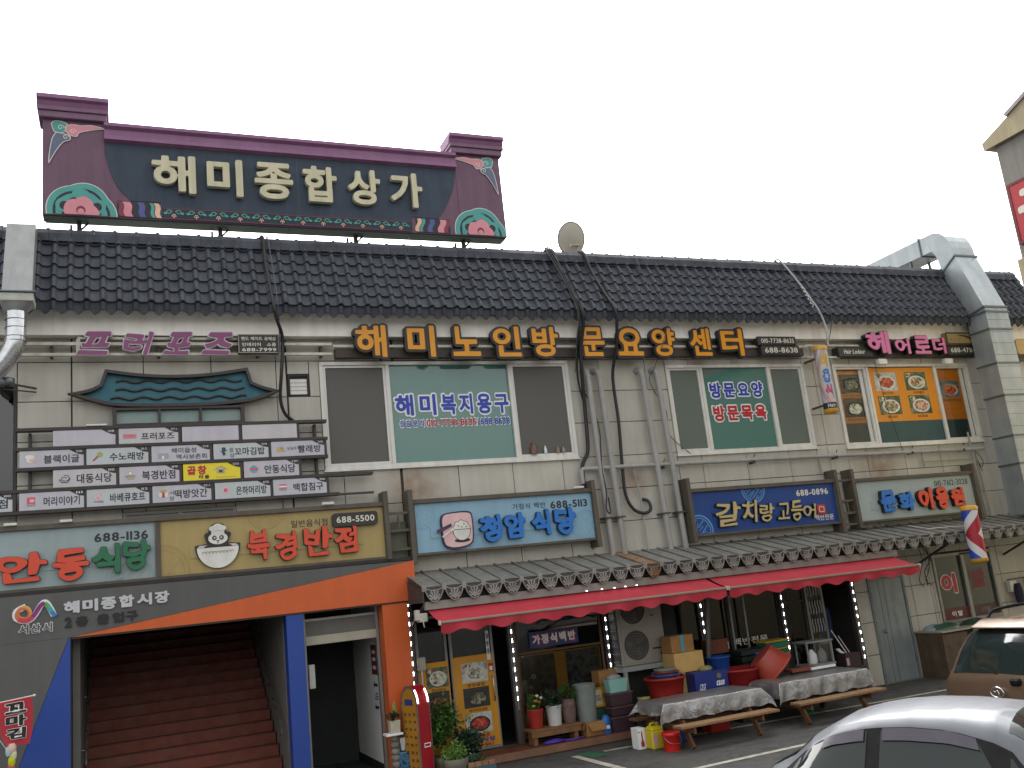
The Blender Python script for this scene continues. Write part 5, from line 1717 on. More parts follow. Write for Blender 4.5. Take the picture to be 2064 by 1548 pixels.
text('이발', 17.0, 17.32, 1.14, 1.26, .022, decwhite, T, .03, 'window_lettering')
text('이발', 17.9, 18.2, 1.14, 1.26, .022, M('decal_dim', '7d7472', .5), T, .02, 'window_lettering')
T = thing('wooden_bin', 'weathered plywood bin with an open front under the barber window', 'bin', (16.4, -.4, 0))
ply = M('plywood', '5b4c3c', .8, var=.25, scale=5, streak=.15)
part('side', MB().box(15.78, 15.82, -.75, -.03, 0, .93), ply, T)
part('front', MB().box(15.82, 16.5, -.75, -.71, 0, .90), ply, T)
part('front', MB().box(16.5, 17.9, -.75, -.71, 0, .40), ply, T)
part('back', MB().box(15.82, 17.9, -.06, -.03, 0, .93), ply, T)
part('side', MB().box(17.9, 17.94, -.75, -.03, 0, .93), ply, T)
part('lid', MB().box(15.74, 18.0, -.80, -.02, .935, .965), M('bin_lid', 'a19b8a', .6, var=.15), T)
for x, y, s, c, lab in ((16.3, -.4, .3, '3a5a4c', 'crumpled dark green bag left on the plywood bin'), (17.2, -.35, .28, '2f4a3c', 'crumpled green bag right on the plywood bin'), (16.05, -.3, .2, '7f8f96', 'pale blue plastic bag on the plywood bin')):
    part('plastic_bag', MB().grid(lambda u, v: (x + s * 1.3 * math.cos(u * 2 * math.pi) * math.sin(v * math.pi / 2) * (1 + .12 * math.sin(u * 19)), y + s * .7 * math.sin(u * 2 * math.pi) * math.sin(v * math.pi / 2), .967 + .10 * math.cos(v * math.pi / 2) * (1 + .3 * math.sin(u * 13 + v * 5))), 22, 6), M('bag_' + c, c, .35, var=.2), None, label=lab, cat='bag')
# hanging gloves and tools at the far right wall
T = thing('wall_rack', 'shelf rack with dark blue cloth and hanging gloves on the far right wall', 'rack', (19.3, -.1, 1.5))
part('rack_bar', MB().tube([(18.72, -.12, 1.78), (19.9, -.12, 1.80)], .015, 6), railb, T)
part('rack_plate', MB().box(18.78, 19.0, -.12, -.02, 1.50, 1.74), pvc, T)
part('cloth', MB().loft([[(18.98 + rx * math.cos(a * math.pi / 6), -.14 + .05 * math.sin(a * math.pi / 6), z) for a in range(12)] for z, rx in ((1.18, .08), (1.3, .13), (1.55, .13), (1.68, .08))]), M('cloth_navy', '1d2238', .9, var=.2), T)
for x, c in ((19.25, 'a8a58a'), (19.5, '8d8a70'), (19.75, 'b0a84a')):
    part('glove', MB().loft([[(x + rx * math.cos(a * math.pi / 5), -.14 + .03 * math.sin(a * math.pi / 5), z) for a in range(10)] for z, rx in ((1.40, .02), (1.48, .06), (1.60, .07), (1.68, .05), (1.78, .05))]), M('glove_' + c, c, .9, var=.2), T)
part('mop_handle', MB().tube([(19.1, -.2, 1.2), (19.3, -.35, .1)], .012, 6), pvc, T)

# ================================================================ DUCTS, PIPES, CABLES, DISH
galv = M('galvanised', 'a3abae', .38, .45, var=.12, scale=2.2, streak=.1)
galv_s = M('galvanised_flange', '6d7577', .45, .7, var=.15)
T = thing('steel_duct', 'tall galvanised ventilation duct running over the roof and down the wall', 'duct', (19.28, -.65, 3.2))
x0, x1 = 18.92, 19.66
prof = [(-.40, 3.2), (-.40, 7.95), (.10, 9.42), (.14, 9.70)]
# elbow
outer = [(-.95, 3.2), (-.95, 8.05), (-.42, 9.62)] + [(-.42 + .52 * (1 - math.cos(a)) , 9.62 + .74 * math.sin(a)) for a in [R(15 * i) for i in range(1, 7)]] + [(4.2, 10.36)]
inner = [(-.40, 3.2), (-.40, 7.93), (.02, 9.30)] + [(.02 + .20 * (1 - math.cos(a)), 9.30 + .62 * math.sin(a)) for a in [R(15 * i) for i in range(1, 7)]] + [(4.2, 9.92)]
segs = [(0, 1, 'vertical_run'), (1, 2, 'sloped_run'), (2, 8, 'elbow'), (8, 9, 'roof_run')]
for a, b, nm in segs:
    part(nm, MB().prism(outer[a:b + 1] + inner[a:b + 1][::-1], x0, x1, 'x'), galv, T)
for z in (7.98, 7.55, 6.72, 5.95, 5.0, 4.35):
    part('flange', MB().box(x0 - .03, x1 + .03, -.98, -.39, z - .018, z + .018), galv_s, T)
for k in range(16):
    z = 3.5 + k * .285
    part('seam', MB().box(x0 + .005, x1 - .005, -.954, -.951, z - .004, z + .004), galv_s, T)
for s_ in (0.03, .97):
    a = Vector((0, -.95, 8.05)).lerp(Vector((0, -.42, 9.62)), s_)
    b = Vector((0, -.40, 7.93)).lerp(Vector((0, .02, 9.30)), s_)
    part('flange', MB().prism([(a.y - .03, a.z - .01), (a.y - .03, a.z + .03), (b.y + .03, b.z + .035), (b.y + .03, b.z - .01)], x0 - .03, x1 + .03, 'x'), galv_s, T)
for yy in (.5, 2.6, 2.75):
    part('flange', MB().box(x0 - .03, x1 + .03, yy - .015, yy + .015, 9.89, 10.39), galv_s, T)
part('support', MB().box(x0 + .02, x0 + .07, .9, .95, 8.9, 9.92).box(x1 - .07, x1 - .02, .9, .95, 8.9, 9.92), galv_s, T)

T = thing('kitchen_duct', 'grey sheet-metal duct with a silver flexible tube at the left end of the roof', 'duct', (-1.42, -.6, 6.7))
gd = M('duct_grey', '9a9d9c', .45, .35, var=.08, streak=.1)
part('sheet_duct', MB().prism([(-.98, 7.93), (-.40, 9.28), (-.32, 9.33), (.05, 9.28), (-.55, 7.93)], -1.60, -1.19, 'x'), gd, T)
part('collar', MB().box(-1.63, -1.17, -1.0, -.54, 7.80, 7.93), M('collar_white', 'b5b5ae', .5), T, bevel=.01)
part('flange', MB().box(-1.66, -1.14, -1.03, -.50, 7.935, 7.955), galv_s, T)
part('reducer', MB().loft([[(-1.40 + .22 * (abs(math.cos(a)) ** .4) * math.copysign(1, math.cos(a)), -.77 + .21 * (abs(math.sin(a)) ** .4) * math.copysign(1, math.sin(a)), 7.80) for a in [2 * math.pi * k / 20 for k in range(20)]],
                               [(-1.42 + .15 * math.cos(a), -.77 + .15 * math.sin(a), 7.68) for a in [2 * math.pi * k / 20 for k in range(20)]]]), gd, T)
fl = smoothpath([(-1.42, -.77, 7.70), (-1.42, -.77, 7.45), (-1.44, -.77, 7.18), (-1.55, -.74, 6.95), (-1.72, -.70, 6.75)], 10)
part('flexible_tube', MB().tube(fl, [.145 + .004 * (i % 2) for i in range(len(fl))], 16), M('foil', 'c4c6c8', .25, .85, var=.1, scale=14), T)
for z in (7.55, 7.42, 7.28, 7.21):
    part('clamp', MB().lathe([(.152, 0), (.152, .012)], 16, (-1.425, -.77, z)), galv_s, T)
part('fan_box', MB().lathe([(.05, -.02), (.10, 0), (.10, .10), (.04, .12)], 14, (-1.55, -.55, 6.60)), galv_s, T)
part('bracket', MB().tube([(-1.55, -.5, 6.64), (-1.2, -.05, 6.66)], .018, 6).tube([(-1.6, -.5, 6.55), (-1.2, -.05, 6.60)], .012, 6), railb, T)

pipeg = M('pipe_grey', '9b9b98', .5, var=.06, streak=.12, dirt=.15)
for i, (x, lab) in enumerate(((8.55, 'leftmost of the four grey pipes between the upper windows'), (8.81, 'second from the left of the four grey pipes between the upper windows'),
                              (9.80, 'third from the left of the four grey pipes between the upper windows'), (10.15, 'rightmost of the four grey pipes between the upper windows'))):
    dx = (.06, .06, .10, .10)[i]
    T = thing('drain_pipe', lab, 'pipe', (x, -.15, 3.2), group='grey pipes between the upper windows')
    top = 6.78
    part('pipe', MB().tube(smoothpath([(x - .06, .03, top + .05), (x - .05, -.07, top + .07), (x - .02, -.14, top + .03), (x, -.15, top - .10)], 4) + [(x + dx * .5, -.15, 5.0), (x + dx, -.15, 3.19)], .058, 12), pipeg, T)
    for z in (6.66, 4.62 if i == 0 else 4.75):
        part('coupling', MB().tube([(x + (6.7 - z) * dx / 3.5, -.15, z), (x + (6.7 - z) * dx / 3.5, -.15, z + .05)], .064, 12), pipeg, T)
    part('clip', MB().box(x + dx * .75 - .10, x + dx * .75 + .10, -.225, -.0, 3.90, 3.93), railb, T)
T = thing('horizontal_pipe', 'long grey horizontal pipe below the upper windows', 'pipe', (13.5, -.1, 4.85), )
part('pipe', MB().tube([(8.17, -.12, 4.60), (8.17, -.12, 4.86), (8.20, -.12, 4.885), (9.0, -.12, 4.89), (13.8, -.12, 4.87), (18.85, -.12, 4.83)], .042, 10), pipeg, T)
for x in (10.0, 12.2, 14.4, 16.6, 18.2):
    part('clamp', MB().box(x - .02, x + .02, -.18, 0, 4.80, 4.86).tube([(x, -.17, 4.93), (x + .05, -.15, 4.99)], .012, 5), railb, T)
part('branch', MB().tube([(9.33, -.1, 4.86), (9.40, -.1, 4.3), (9.42, -.1, 3.2)], .018, 8), pipeg, T)
part('branch', MB().tube([(13.95, -.1, 4.84), (13.97, -.1, 4.5)], .018, 8), pipeg, T)
T = thing('conduit_run', 'thin grey conduit with loops of black wire beside the steel duct', 'conduit', (18.4, -.1, 3.2))
part('conduit', MB().tube([(18.5, -.1, 5.25), (18.53, -.1, 3.2)], .022, 8).tube([(18.62, -.1, 4.75), (18.68, -.1, 3.2)], .02, 8), pipeg, T)
part('wire_loop', MB().tube(smoothpath([(18.6, -.1, 4.8), (18.66, -.16, 4.66), (18.72, -.16, 4.5), (18.66, -.14, 4.4), (18.60, -.12, 4.55), (18.66, -.14, 4.3)], 4), .008, 5), blk_l, T)
part('cross_rail', MB().tube([(16.95, -.08, 4.62), (18.5, -.08, 4.62)], .014, 6).tube([(16.95, -.08, 4.82), (16.97, -.08, 4.5)], .025, 6), pipeg, T)

cabm = M('cable_black', '1f1f21', .5, var=.1)
cabg = M('cable_grey', '4b5158', .5)


def cable(label, pts, r, mat=cabm, n=6, extra=()):
    T = thing('cable', label, 'cable', pts[-1])
    part('cord', MB().tube(smoothpath(pts, n), r, 7), mat, T)
    for q, rr, m in extra:
        part('cord', MB().tube(smoothpath(q, n), rr, 5), m, T)
    return T


def over_roof(x, z0=9.43, dx=.22):
    """points of a cable lying on the tiles from the ridge to the eave"""
    return [(x - .02, .3, 9.2), (x, .12, z0), (x + .02, -.06, 9.35), (x + dx * .3, -.20, 8.88), (x + dx * .7, -.42, 8.36), (x + dx, -.62, 7.95)]


cable('black cable down the roof and wall beside the vent at the left', over_roof(2.40, dx=.05) + [(2.5, -.56, 7.7), (2.62, -.34, 7.40), (2.57, -.32, 6.8), (2.55, -.2, 6.4), (2.62, -.12, 6.15), (2.78, -.06, 6.0)], .03,
      extra=[([(2.50, .1, 9.43), (2.5, -.12, 9.3), (2.52, -.62, 8.0), (2.56, -.4, 7.5), (2.55, -.34, 7.15)], .01, cabg)])
cable('thick bundle of black cables coming down between the two left upper windows', over_roof(8.15, dx=.20) + [(8.38, -.55, 7.65), (8.36, -.40, 7.3), (8.36, -.30, 6.9), (8.42, -.12, 6.2), (8.40, -.1, 5.5), (8.36, -.1, 5.2), (8.22, -.1, 4.95), (8.2, -.1, 4.5)], .038,
      extra=[([(8.06, .12, 9.43), (8.08, -.08, 9.35), (8.28, -.62, 8.0), (8.28, -.42, 7.4), (8.33, -.14, 6.7), (8.44, -.1, 5.9), (8.35, -.08, 5.15)], .02, cabm),
             ([(8.1, .12, 9.44), (8.12, -.09, 9.36), (8.34, -.64, 8.0), (8.42, -.42, 7.5), (8.42, -.12, 6.6), (8.60, -.1, 6.1), (8.62, -.22, 5.6), (8.58, -.2, 4.9), (8.60, -.22, 4.4), (8.55, -.22, 4.1), (8.63, -.22, 4.0), (8.63, -.22, 4.3)], .012, cabm),
             ([(8.0, .12, 9.43), (8.02, -.08, 9.36), (8.24, -.63, 8.0), (8.26, -.4, 7.3), (8.3, -.12, 6.8)], .008, cabg)])
cable('black cable from the satellite dish ending in a hook shape on the wall', over_roof(8.85, dx=.25) + [(9.14, -.52, 7.6), (9.16, -.34, 7.2), (9.12, -.14, 6.7), (9.14, -.1, 5.8), (9.09, -.1, 4.9), (9.08, -.1, 4.35), (9.20, -.12, 4.05), (9.42, -.14, 3.95), (9.57, -.14, 4.02), (9.57, -.10, 4.18), (9.48, -.03, 4.24)], .033)
cable('thin grey wire hanging from the ridge to the rightmost pipe', over_roof(10.05, dx=.3) + [(10.25, -.45, 7.4), (10.1, -.2, 6.9), (10.0, -.08, 6.6), (10.3, -.06, 6.0), (10.3, -.06, 5.5), (10.75, -.05, 5.08)], .008, cabg)
cable('white twisted cable coming down the roof to the striped hair-shop pole', [(13.85, .3, 9.2), (13.9, .12, 9.45), (13.92, -.06, 9.36), (14.1, -.35, 8.7), (14.16, -.50, 8.35), (14.24, -.62, 8.0), (14.30, -.66, 7.6), (14.26, -.66, 7.2)], .022, M('cable_pale', 'a8aaac', .5),
      extra=[([(14.10 + .02 * math.cos(i * 1.6), -.36 - .012 * i + .02 * math.sin(i * 1.6), 8.68 - .027 * i) for i in range(22)], .012, M('cable_white', 'b9b8b0', .5))])
cable('thin wire from the roof to the rail left of the pink letters', over_roof(14.3, dx=.25) + [(14.6, -.4, 7.5), (14.6, -.18, 7.3)], .008, cabg)
cable('thin black wire from the right floodlight across the corner window to the pipe', [(15.95, -.2, 6.95), (16.15, -.1, 6.0), (16.3, -.1, 5.3), (16.35, -.12, 4.88)], .006, cabm)

dm = M('dish_beige', 'b5b1a2', .5, var=.06)
T = thing('satellite_dish', 'beige satellite dish standing behind the roof ridge', 'satellite dish', (8.9, .45, 9.2))
dcx, dcy, dcz = 8.86, .35, 9.83
N_ = Vector((.30, .85, .42)).normalized()
Ux = N_.cross(Vector((0, 0, 1))).normalized()
Uz = Ux.cross(N_)
rg = []
for q in (0.001, .3, .6, .85, 1.0):
    rg.append([Vector((dcx, dcy, dcz)) + Ux * .285 * q * math.cos(a) + Uz * .36 * q * math.sin(a) + N_ * .10 * q * q for a in [2 * math.pi * k / 32 for k in range(32)]])
part('reflector', MB().loft(rg, False), dm, T)
part('rim', MB().tube(rg[-1] + rg[-1][:1], .011, 6), M('dish_rim', '7d7a70', .5), T)
part('mount', MB().loft([[Vector((dcx, dcy, dcz - .12)) - N_ * d + Ux * .06 * math.cos(a * math.pi / 4) + Uz * .06 * math.sin(a * math.pi / 4) for a in range(8)] for d in (.0, .08)]), M('mount_grey', 'a09c8e', .5), T)
part('clamp_bolt', MB().box(dcx - .11, dcx + .09, dcy - .16, dcy - .08, dcz - .20, dcz - .17), M('mount_grey', 'a09c8e'), T)
part('mast', MB().tube([(dcx + .02, dcy - .08, dcz - .12), (dcx + .07, dcy - .05, dcz - .3), (dcx + .08, dcy, 8.9)], .03, 8), M('mount_grey', 'a09c8e'), T)

# ---- poles of the hair shop and the barber
ych = M('pole_cap', 'c9951f', .4, var=.06)


def stripes(name, cols, tw, off=0):
    m = bpy.data.materials.new(name)
    m.use_nodes = True
    n, l = m.node_tree.nodes, m.node_tree.links
    b = n['Principled BSDF']
    b.inputs['Roughness'].default_value = .25
    tc = n.new('ShaderNodeTexCoord')
    sx = n.new('ShaderNodeSeparateXYZ')
    l.new(tc.outputs['Object'], sx.inputs[0])
    at = n.new('ShaderNodeMath'); at.operation = 'ARCTAN2'
    l.new(sx.outputs[0], at.inputs[0]); l.new(sx.outputs[1], at.inputs[1])
    d = n.new('ShaderNodeMath'); d.operation = 'DIVIDE'; d.inputs[1].default_value = 2 * math.pi
    l.new(at.outputs[0], d.inputs[0])
    mz = n.new('ShaderNodeMath'); mz.operation = 'MULTIPLY_ADD'; mz.inputs[1].default_value = tw
    ab = n.new('ShaderNodeMath'); ab.operation = 'ABSOLUTE'
    l.new(sx.outputs[2], ab.inputs[0])
    l.new(ab.outputs[0], mz.inputs[0]); l.new(d.outputs[0], mz.inputs[2])
    ad = n.new('ShaderNodeMath'); ad.operation = 'ADD'; ad.inputs[1].default_value = 10 + off
    l.new(mz.outputs[0], ad.inputs[0])
    fr = n.new('ShaderNodeMath'); fr.operation = 'FRACT'
    l.new(ad.outputs[0], fr.inputs[0])
    cr = n.new('ShaderNodeValToRGB')
    cr.color_ramp.interpolation = 'CONSTANT'
    e = cr.color_ramp.elements
    while len(e) < len(cols):
        e.new(.5)
    for i, (p, c) in enumerate(cols):
        e[i].position = p
        e[i].color = (*hx(c), 1)
    l.new(fr.outputs[0], cr.inputs[0])
    l.new(cr.outputs[0], b.inputs['Base Color'])
    return m


def pole(name, label, x, y, z0, z1, r, mat):
    T = thing(name, label, 'barber pole', (x, y, z0))
    part('cylinder', MB().lathe([(r, z0 + .09), (r, z1 - .09)], 24, (x, y, 0)), mat, T)
    for a, b in ((z0, z0 + .092), (z1 - .092, z1)):
        up_ = a > (z0 + z1) / 2
        part('cap', MB().lathe([(r * 1.08, a), (r * 1.08, b - .03), (r * .85, b), (.001, b + .012)] if up_ else [(.001, a - .01), (r * .85, a), (r * 1.08, a + .03), (r * 1.08, b)], 24, (x, y, 0)), ych, T)
    for z in (z0 + .2, z1 - .25):
        part('bracket', MB().box(x - .02, x + .02, y + r - .01, 0 if y > -1 else y + r + .3, z, z + .04), railb, T)
    return T


bp = pole('hair_salon_pole', 'faded multicoloured hair-shop pole with yellow caps on the upper wall', 14.12, -.55, 5.72, 7.22, .145,
          stripes('faded_stripes', [(0, 'b08fa0'), (.12, 'a9b0b8'), (.24, 'c0b4b6'), (.34, 'b07f88'), (.46, 'b0b4bc'), (.58, 'a0b0bc'), (.7, 'c4b6a6'), (.82, 'b898a2'), (.92, 'b8bcc0')], .5))
wr = lambda loops, x, y, r: None


def wrap(loops, cx, cy, r):
    """flat lettering bent round a cylinder, seen from the front-left"""
    mb = MB()
    mb.flat(loops, 0)
    mb.v = [(cx + r * math.sin(p[0] / r - .45), cy - r * math.cos(p[0] / r - .45), p[2]) for p in mb.v]
    return mb


pcol = [M('pole_print_' + c, c, .4) for c in ('c9a02a', '3f6fae', 'b04a6a', '5aa0b0')]
for j, ch in enumerate('미용실'):
    part('lettering', wrap(fit(glyph(ch, .06), -.085, .085, 6.72 - j * .34, 7.03 - j * .34), 14.12, -.55, .149), pcol[j], bp)
part('label_band', MB().lathe([(.147, 5.82), (.147, 5.95)], 24, (14.12, -.55, 0), False), ink, bp)
part('lettering', wrap(fit(textloops('Hair', .03), -.085, .085, 5.845, 5.925), 14.12, -.55, .150), palelt, bp)
pole('barber_pole', 'red, white and blue barber pole with yellow caps hanging at the canopy edge', 16.52, -1.42, 2.28, 3.47, .165,
     stripes('barber_stripes', [(0, 'd0d0d0'), (.2, '2f4fb4'), (.5, 'd0d0d0'), (.7, 'a8283a')], .95, .15))


# ================================================================ RIGHT-HAND WING AT THE PICTURE'S EDGE
T = thing('corner_building', 'grey rendered building with a beige eave and a red sign at the right edge', 'building', (19, -6, 0))
gr = M('render_grey', '85817b', .85, var=.06, streak=.12)
bei = M('render_beige', 'ab9f82', .8, var=.05, streak=.12)
part('wall', MB().box(16.42, 24, -13, -4.0, 0, 10.44), gr, T)
part('lower_cladding', MB().box(16.34, 24, -13.05, -3.95, 0, 8.02), bei, T)
ea = MB().prism([(-3.80, 10.44), (-3.78, 10.60), (-4.35, 10.82), (-8.5, 12.45), (-12.65, 10.82), (-13.32, 10.60), (-13.3, 10.44)], 16.33, 24, 'x')
part('eave', ea, bei, T)
part('roof', MB().prism([(-4.4, 10.92), (-8.5, 12.55), (-12.6, 10.92), (-12.55, 10.86), (-8.5, 12.46), (-4.45, 10.86)], 16.29, 24, 'x'), M('roof_lilac', '9c9098', .6), T)
rs = part('red_sign', MB().box(16.36, 16.43, -9.0, -4.12, 8.35, 9.50), M('sign_red', 'b02c35', .4, var=.05), T)
part('sign_frame', MB().box(16.35, 16.44, -9.05, -9.0, 8.30, 9.55).box(16.35, 16.44, -4.12, -4.07, 8.30, 9.55).box(16.35, 16.44, -9.0, -4.12, 9.50, 9.55).box(16.35, 16.44, -9.0, -4.12, 8.30, 8.35), M('frame_maroon', '6d2026', .5), rs)
sx = MB()
lp = fit(glyph('곰', .05), -5.25, -4.22, 8.52, 9.34)
sx.flat([[(-9.45 - q[0], q[1]) for q in l] for l in lp], 0)
sx.v = [(16.352, p[0], p[2]) for p in sx.v]
part('lettering', sx, palelt, rs)
part('wire', MB().tube([(16.3, -3.9, 8.6), (20.0, .1, 9.62)], .006, 4), cabm, None, label='thin overhead wire behind the corner building', cat='cable')

# ================================================================ DECK AND THINGS ON IT
T = thing('shop_deck', 'low red-brown deck step along the glass shop front', 'deck', (6.5, -.3, 0))
dk_m = M('deck_tile', '6b3d2e', .6, var=.15, scale=4, ov=.08, dirt=.3)
part('deck_core', MB().box(4.62, 8.45, -.66, -.05, 0, .118), M('deck_edge', '4d3428', .7, var=.2), T)
for k in range(13):
    x = 4.62 + k * .2946
    for j in range(2):
        part('deck_tile', MB().box(x + .003, x + .2916, -.66 + j * .31 + .003, -.66 + (j + 1) * .31 - .003, .12, .14), dk_m, T, bevel=.003)
part('deck_nosing', MB().box(4.62, 8.45, -.69, -.662, .02, .138), M('deck_nose', '7d5a44', .6, var=.2), T)
ZD = .14

terr = M('pot_red', '9c2a24', .45, var=.08)
potw = M('pot_white', 'c4c4c2', .45, var=.05, dirt=.1)
soil = M('soil', '2b211a', .95)
leafm = mottled('leaf_green', ['1c3216', '33541f', '4f7330', '27401b'], 14, .55, bump=0)
leafd = mottled('leaf_dark', ['14241a', '20382a', '35543c', '1a2c20'], 14, .5, bump=0)
leafl = mottled('leaf_light', ['3a5c24', '5f8a3a', '86a850', '43662b'], 14, .55, bump=0)


def foliage(cx, cy, cz, rx, ry, rz, n, s, seed=1, droop=.2):
    """leaves scattered in clumps through a crown's volume"""
    rnd = random.Random(seed)
    mb = MB()
    clumps = []
    for _ in range(max(6, n // 28)):
        d = Vector((rnd.gauss(0, 1), rnd.gauss(0, 1), rnd.gauss(0, 1))).normalized() * rnd.uniform(.35, .95)
        clumps.append(Vector((cx + d.x * rx, cy + d.y * ry, cz + d.z * rz)))
    for i in range(n):
        c = clumps[rnd.randrange(len(clumps))]
        p = c + Vector((rnd.gauss(0, rx * .22), rnd.gauss(0, ry * .22), rnd.gauss(0, rz * .2)))
        d = Vector((rnd.uniform(-1, 1), rnd.uniform(-1, 1), rnd.uniform(-.6, .7) - droop)).normalized()
        sd_ = d.cross(Vector((rnd.uniform(-.4, .4), rnd.uniform(-.4, .4), 1))).normalized()
        L, wd = s * rnd.uniform(.7, 1.4), s * rnd.uniform(.26, .42)
        nrm = sd_.cross(d) * s * .12
        mb.add([p, p + d * L * .45 + sd_ * wd - nrm, p + d * L, p + d * L * .45 - sd_ * wd - nrm, p + d * L * .5], [(0, 1, 4), (1, 2, 4), (2, 3, 4), (3, 0, 4)])
    return mb


def stems(cx, cy, z0, z1, r, n, seed=1):
    rnd = random.Random(seed)
    mb = MB()
    for _ in range(n):
        a = rnd.uniform(0, 6.28)
        q = rnd.uniform(.3, 1) * r
        mb.tube([(cx, cy, z0), (cx + .4 * q * math.cos(a), cy + .4 * q * math.sin(a), (z0 + z1) / 2), (cx + q * math.cos(a), cy + q * math.sin(a), z1)], [.008, .006, .003], 5)
    return mb


def potted(name, label, x, y, z, prof, pm_, fr, fz, fn, ls, lm, seed, fo=None, squarepot=False):
    T = thing(name, label, 'plant', (x, y, z))
    hh = prof[-1][1]
    if squarepot:
        r0, r1 = prof[0][0], prof[-1][0]
        part('pot', MB().loft([[(x + r * a, y + r * b, z + zz) for a, b in ((-1, -1), (1, -1), (1, 1), (-1, 1))] for r, zz in prof], smooth=False), pm_, T, bevel=.006)
    else:
        part('pot', MB().lathe(prof + [(prof[-1][0] - .015, hh), (prof[-1][0] - .02, hh - .03)], 22, (x, y, z)), pm_, T)
    part('soil', MB().lathe([(prof[-1][0] - .02, hh - .028), (.001, hh - .015)], 14, (x, y, z), False), soil, T)
    part('stem', stems(x, y, z + hh - .03, z + hh + fz * 1.2, fr * .8, 7, seed), M('stem_brown', '4a4a2a', .8), T)
    part('foliage', foliage(x, y, z + hh + fz * .75, fr, fr, fz, fn, ls, seed), lm, T)
    return T


# bench with four pots under the shop window
T = thing('plank_bench', 'low wooden plank bench carrying the potted flowers under the shop window', 'bench', (6.9, -.35, ZD))
wood = M('wood_pale', '7a5836', .7, var=.2, scale=7, streak=.1)
part('seat_plank', MB().box(6.40, 7.38, -.50, -.34, .355, .40), wood, T, bevel=.004)
part('seat_plank', MB().box(6.40, 7.38, -.335, -.18, .355, .40), wood, T, bevel=.004)
part('apron', MB().box(6.42, 7.36, -.49, -.465, .265, .353), wood, T)
for x in (6.46, 7.24):
    part('leg', MB().box(x, x + .07, -.46, -.22, ZD, .353), wood, T)
potted('potted_flower', 'red pot of orange and white flowers, leftmost on the plank bench', 6.585, -.34, .40, [(.105, 0), (.125, .18), (.145, .30), (.15, .32)], terr, .17, .14, 190, .06, leafm, 3)
potted('potted_plant', 'ribbed white pot with a dark leafy plant on the plank bench', 6.94, -.34, .40, [(.115, 0), (.125, .16), (.14, .31), (.15, .33)], potw, .19, .17, 240, .065, leafd, 4)
potted('potted_plant', 'carved brown pot with an upright green plant on the plank bench', 7.23, -.33, .40, [(.10, 0), (.125, .1), (.13, .3), (.12, .40)], M('pot_brown', '6b5650', .7, var=.25, scale=18, bump=.6, bscale=40), .15, .15, 200, .06, leafm, 5)
fl_ = [o for o in C.objects if o.get('label', '').startswith('red pot of orange')][0]
for k, (dx, dz, c) in enumerate(((.0, .58, 'd5762a'), (.06, .55, 'd5762a'), (.10, .62, 'c9c9b0'), (-.05, .50, 'a8b83a'), (.03, .66, 'd8d8c8'))):
    part('flower', MB().lathe([(.005, -.03), (.035, 0), (.03, .015), (.001, .02)], 8, (6.585 + dx, -.42, .40 + dz - .12)), M('petal_' + c, c, .6), fl_)
T = thing('tall_urn', 'tall grey ribbed stoneware jar behind the plank bench', 'jar', (7.60, -.30, ZD))
part('jar', MB().lathe([(.15, 0)] + [(.155 + .05 * k / 12 + .004 * (k % 2), .06 + k * .062) for k in range(13)] + [(.215, .84), (.215, .86), (.19, .86), (.19, .80)], 26, (7.60, -.28, ZD)), M('stoneware', '7b827d', .5, var=.12, scale=8), T)

# cartons and tubs by the deck
card = M('cardboard', '9a7143', .85, var=.1, scale=6)
card_y = M('cardboard_yellow', 'c3a062', .8, var=.08, scale=6)


def carton(label, x0, x1, y0, y1, z0, z1, mat, tape=None, flaps=False, name='cardboard_box'):
    T = thing(name, label, 'box', ((x0 + x1) / 2, (y0 + y1) / 2, z0))
    part('body', MB().box(x0, x1, y0, y1, z0, z1), mat, T, bevel=.004)
    if tape:
        part('tape', MB().box((x0 + x1) / 2 - .03, (x0 + x1) / 2 + .03, y0 - .002, y1 + .002, z0 + .01, z1 + .002), tape, T)
    if flaps:
        hx_ = (x1 - x0) * .48
        part('flap', MB().add([(x0, y0, z1), (x0, y1, z1), (x0 - hx_ * .35, y1, z1 - hx_ * .75), (x0 - hx_ * .35, y0, z1 - hx_ * .75)], [(0, 1, 2, 3)]), mat, T)
        part('flap', MB().add([(x0 + .02, y0, z1), (x1, y0, z1), (x1 + .02, y0 - .10, z1 - .14), (x0 + .05, y0 - .10, z1 - .14)], [(0, 1, 2, 3)]), mat, T)
    return T


carton('open cardboard box with drooping flaps on the deck below the tall jar', 7.45, 7.78, -.52, -.26, ZD, .37, card, flaps=True)
bt = thing('detergent_bottle', 'blue plastic bag-shaped bottle beside the open cardboard box', 'bottle', (7.83, -.5, ZD))
part('body', MB().loft([[(7.85 + a * r * 1.0, -.5 + b * r * .7, ZD + z) for a, b in [(math.cos(t), math.sin(t)) for t in [2 * math.pi * k / 14 for k in range(14)]]] for z, r in ((0, .085), (.04, .095), (.22, .09), (.29, .06), (.31, .03))]), M('plastic_blue', '2364a8', .4, var=.08), bt)
part('label_print', MB().flat(rect(7.81, 7.88, ZD + .08, ZD + .14), -.572), decwhite, bt)
plum = M('bin_plum', '3e2a30', .5, var=.1)
for k, (z0, z1, lab) in enumerate(((ZD, .40, 'dark plum storage box at the bottom of the stack of three'), (.41, .57, 'dark plum storage box in the middle of the stack of three'), (.58, .80, 'dark plum storage box on top of the stack of three'))):
    T = thing('storage_box', lab, 'box', (8.14, -.6, z0), group='stacked plum storage boxes')
    part('body', MB().loft([[(8.14 + a * q, -.52 + b * q * .55, z) for a, b in ((-1, -1), (1, -1), (1, 1), (-1, 1))] for z, q in ((z0, .205), (z1 - .03, .225))], smooth=False), plum, T, bevel=.006)
    part('rim', MB().box(7.905, 8.375, -.66, -.38, z1 - .03, z1), M('bin_rim', '574248', .4), T, bevel=.005)
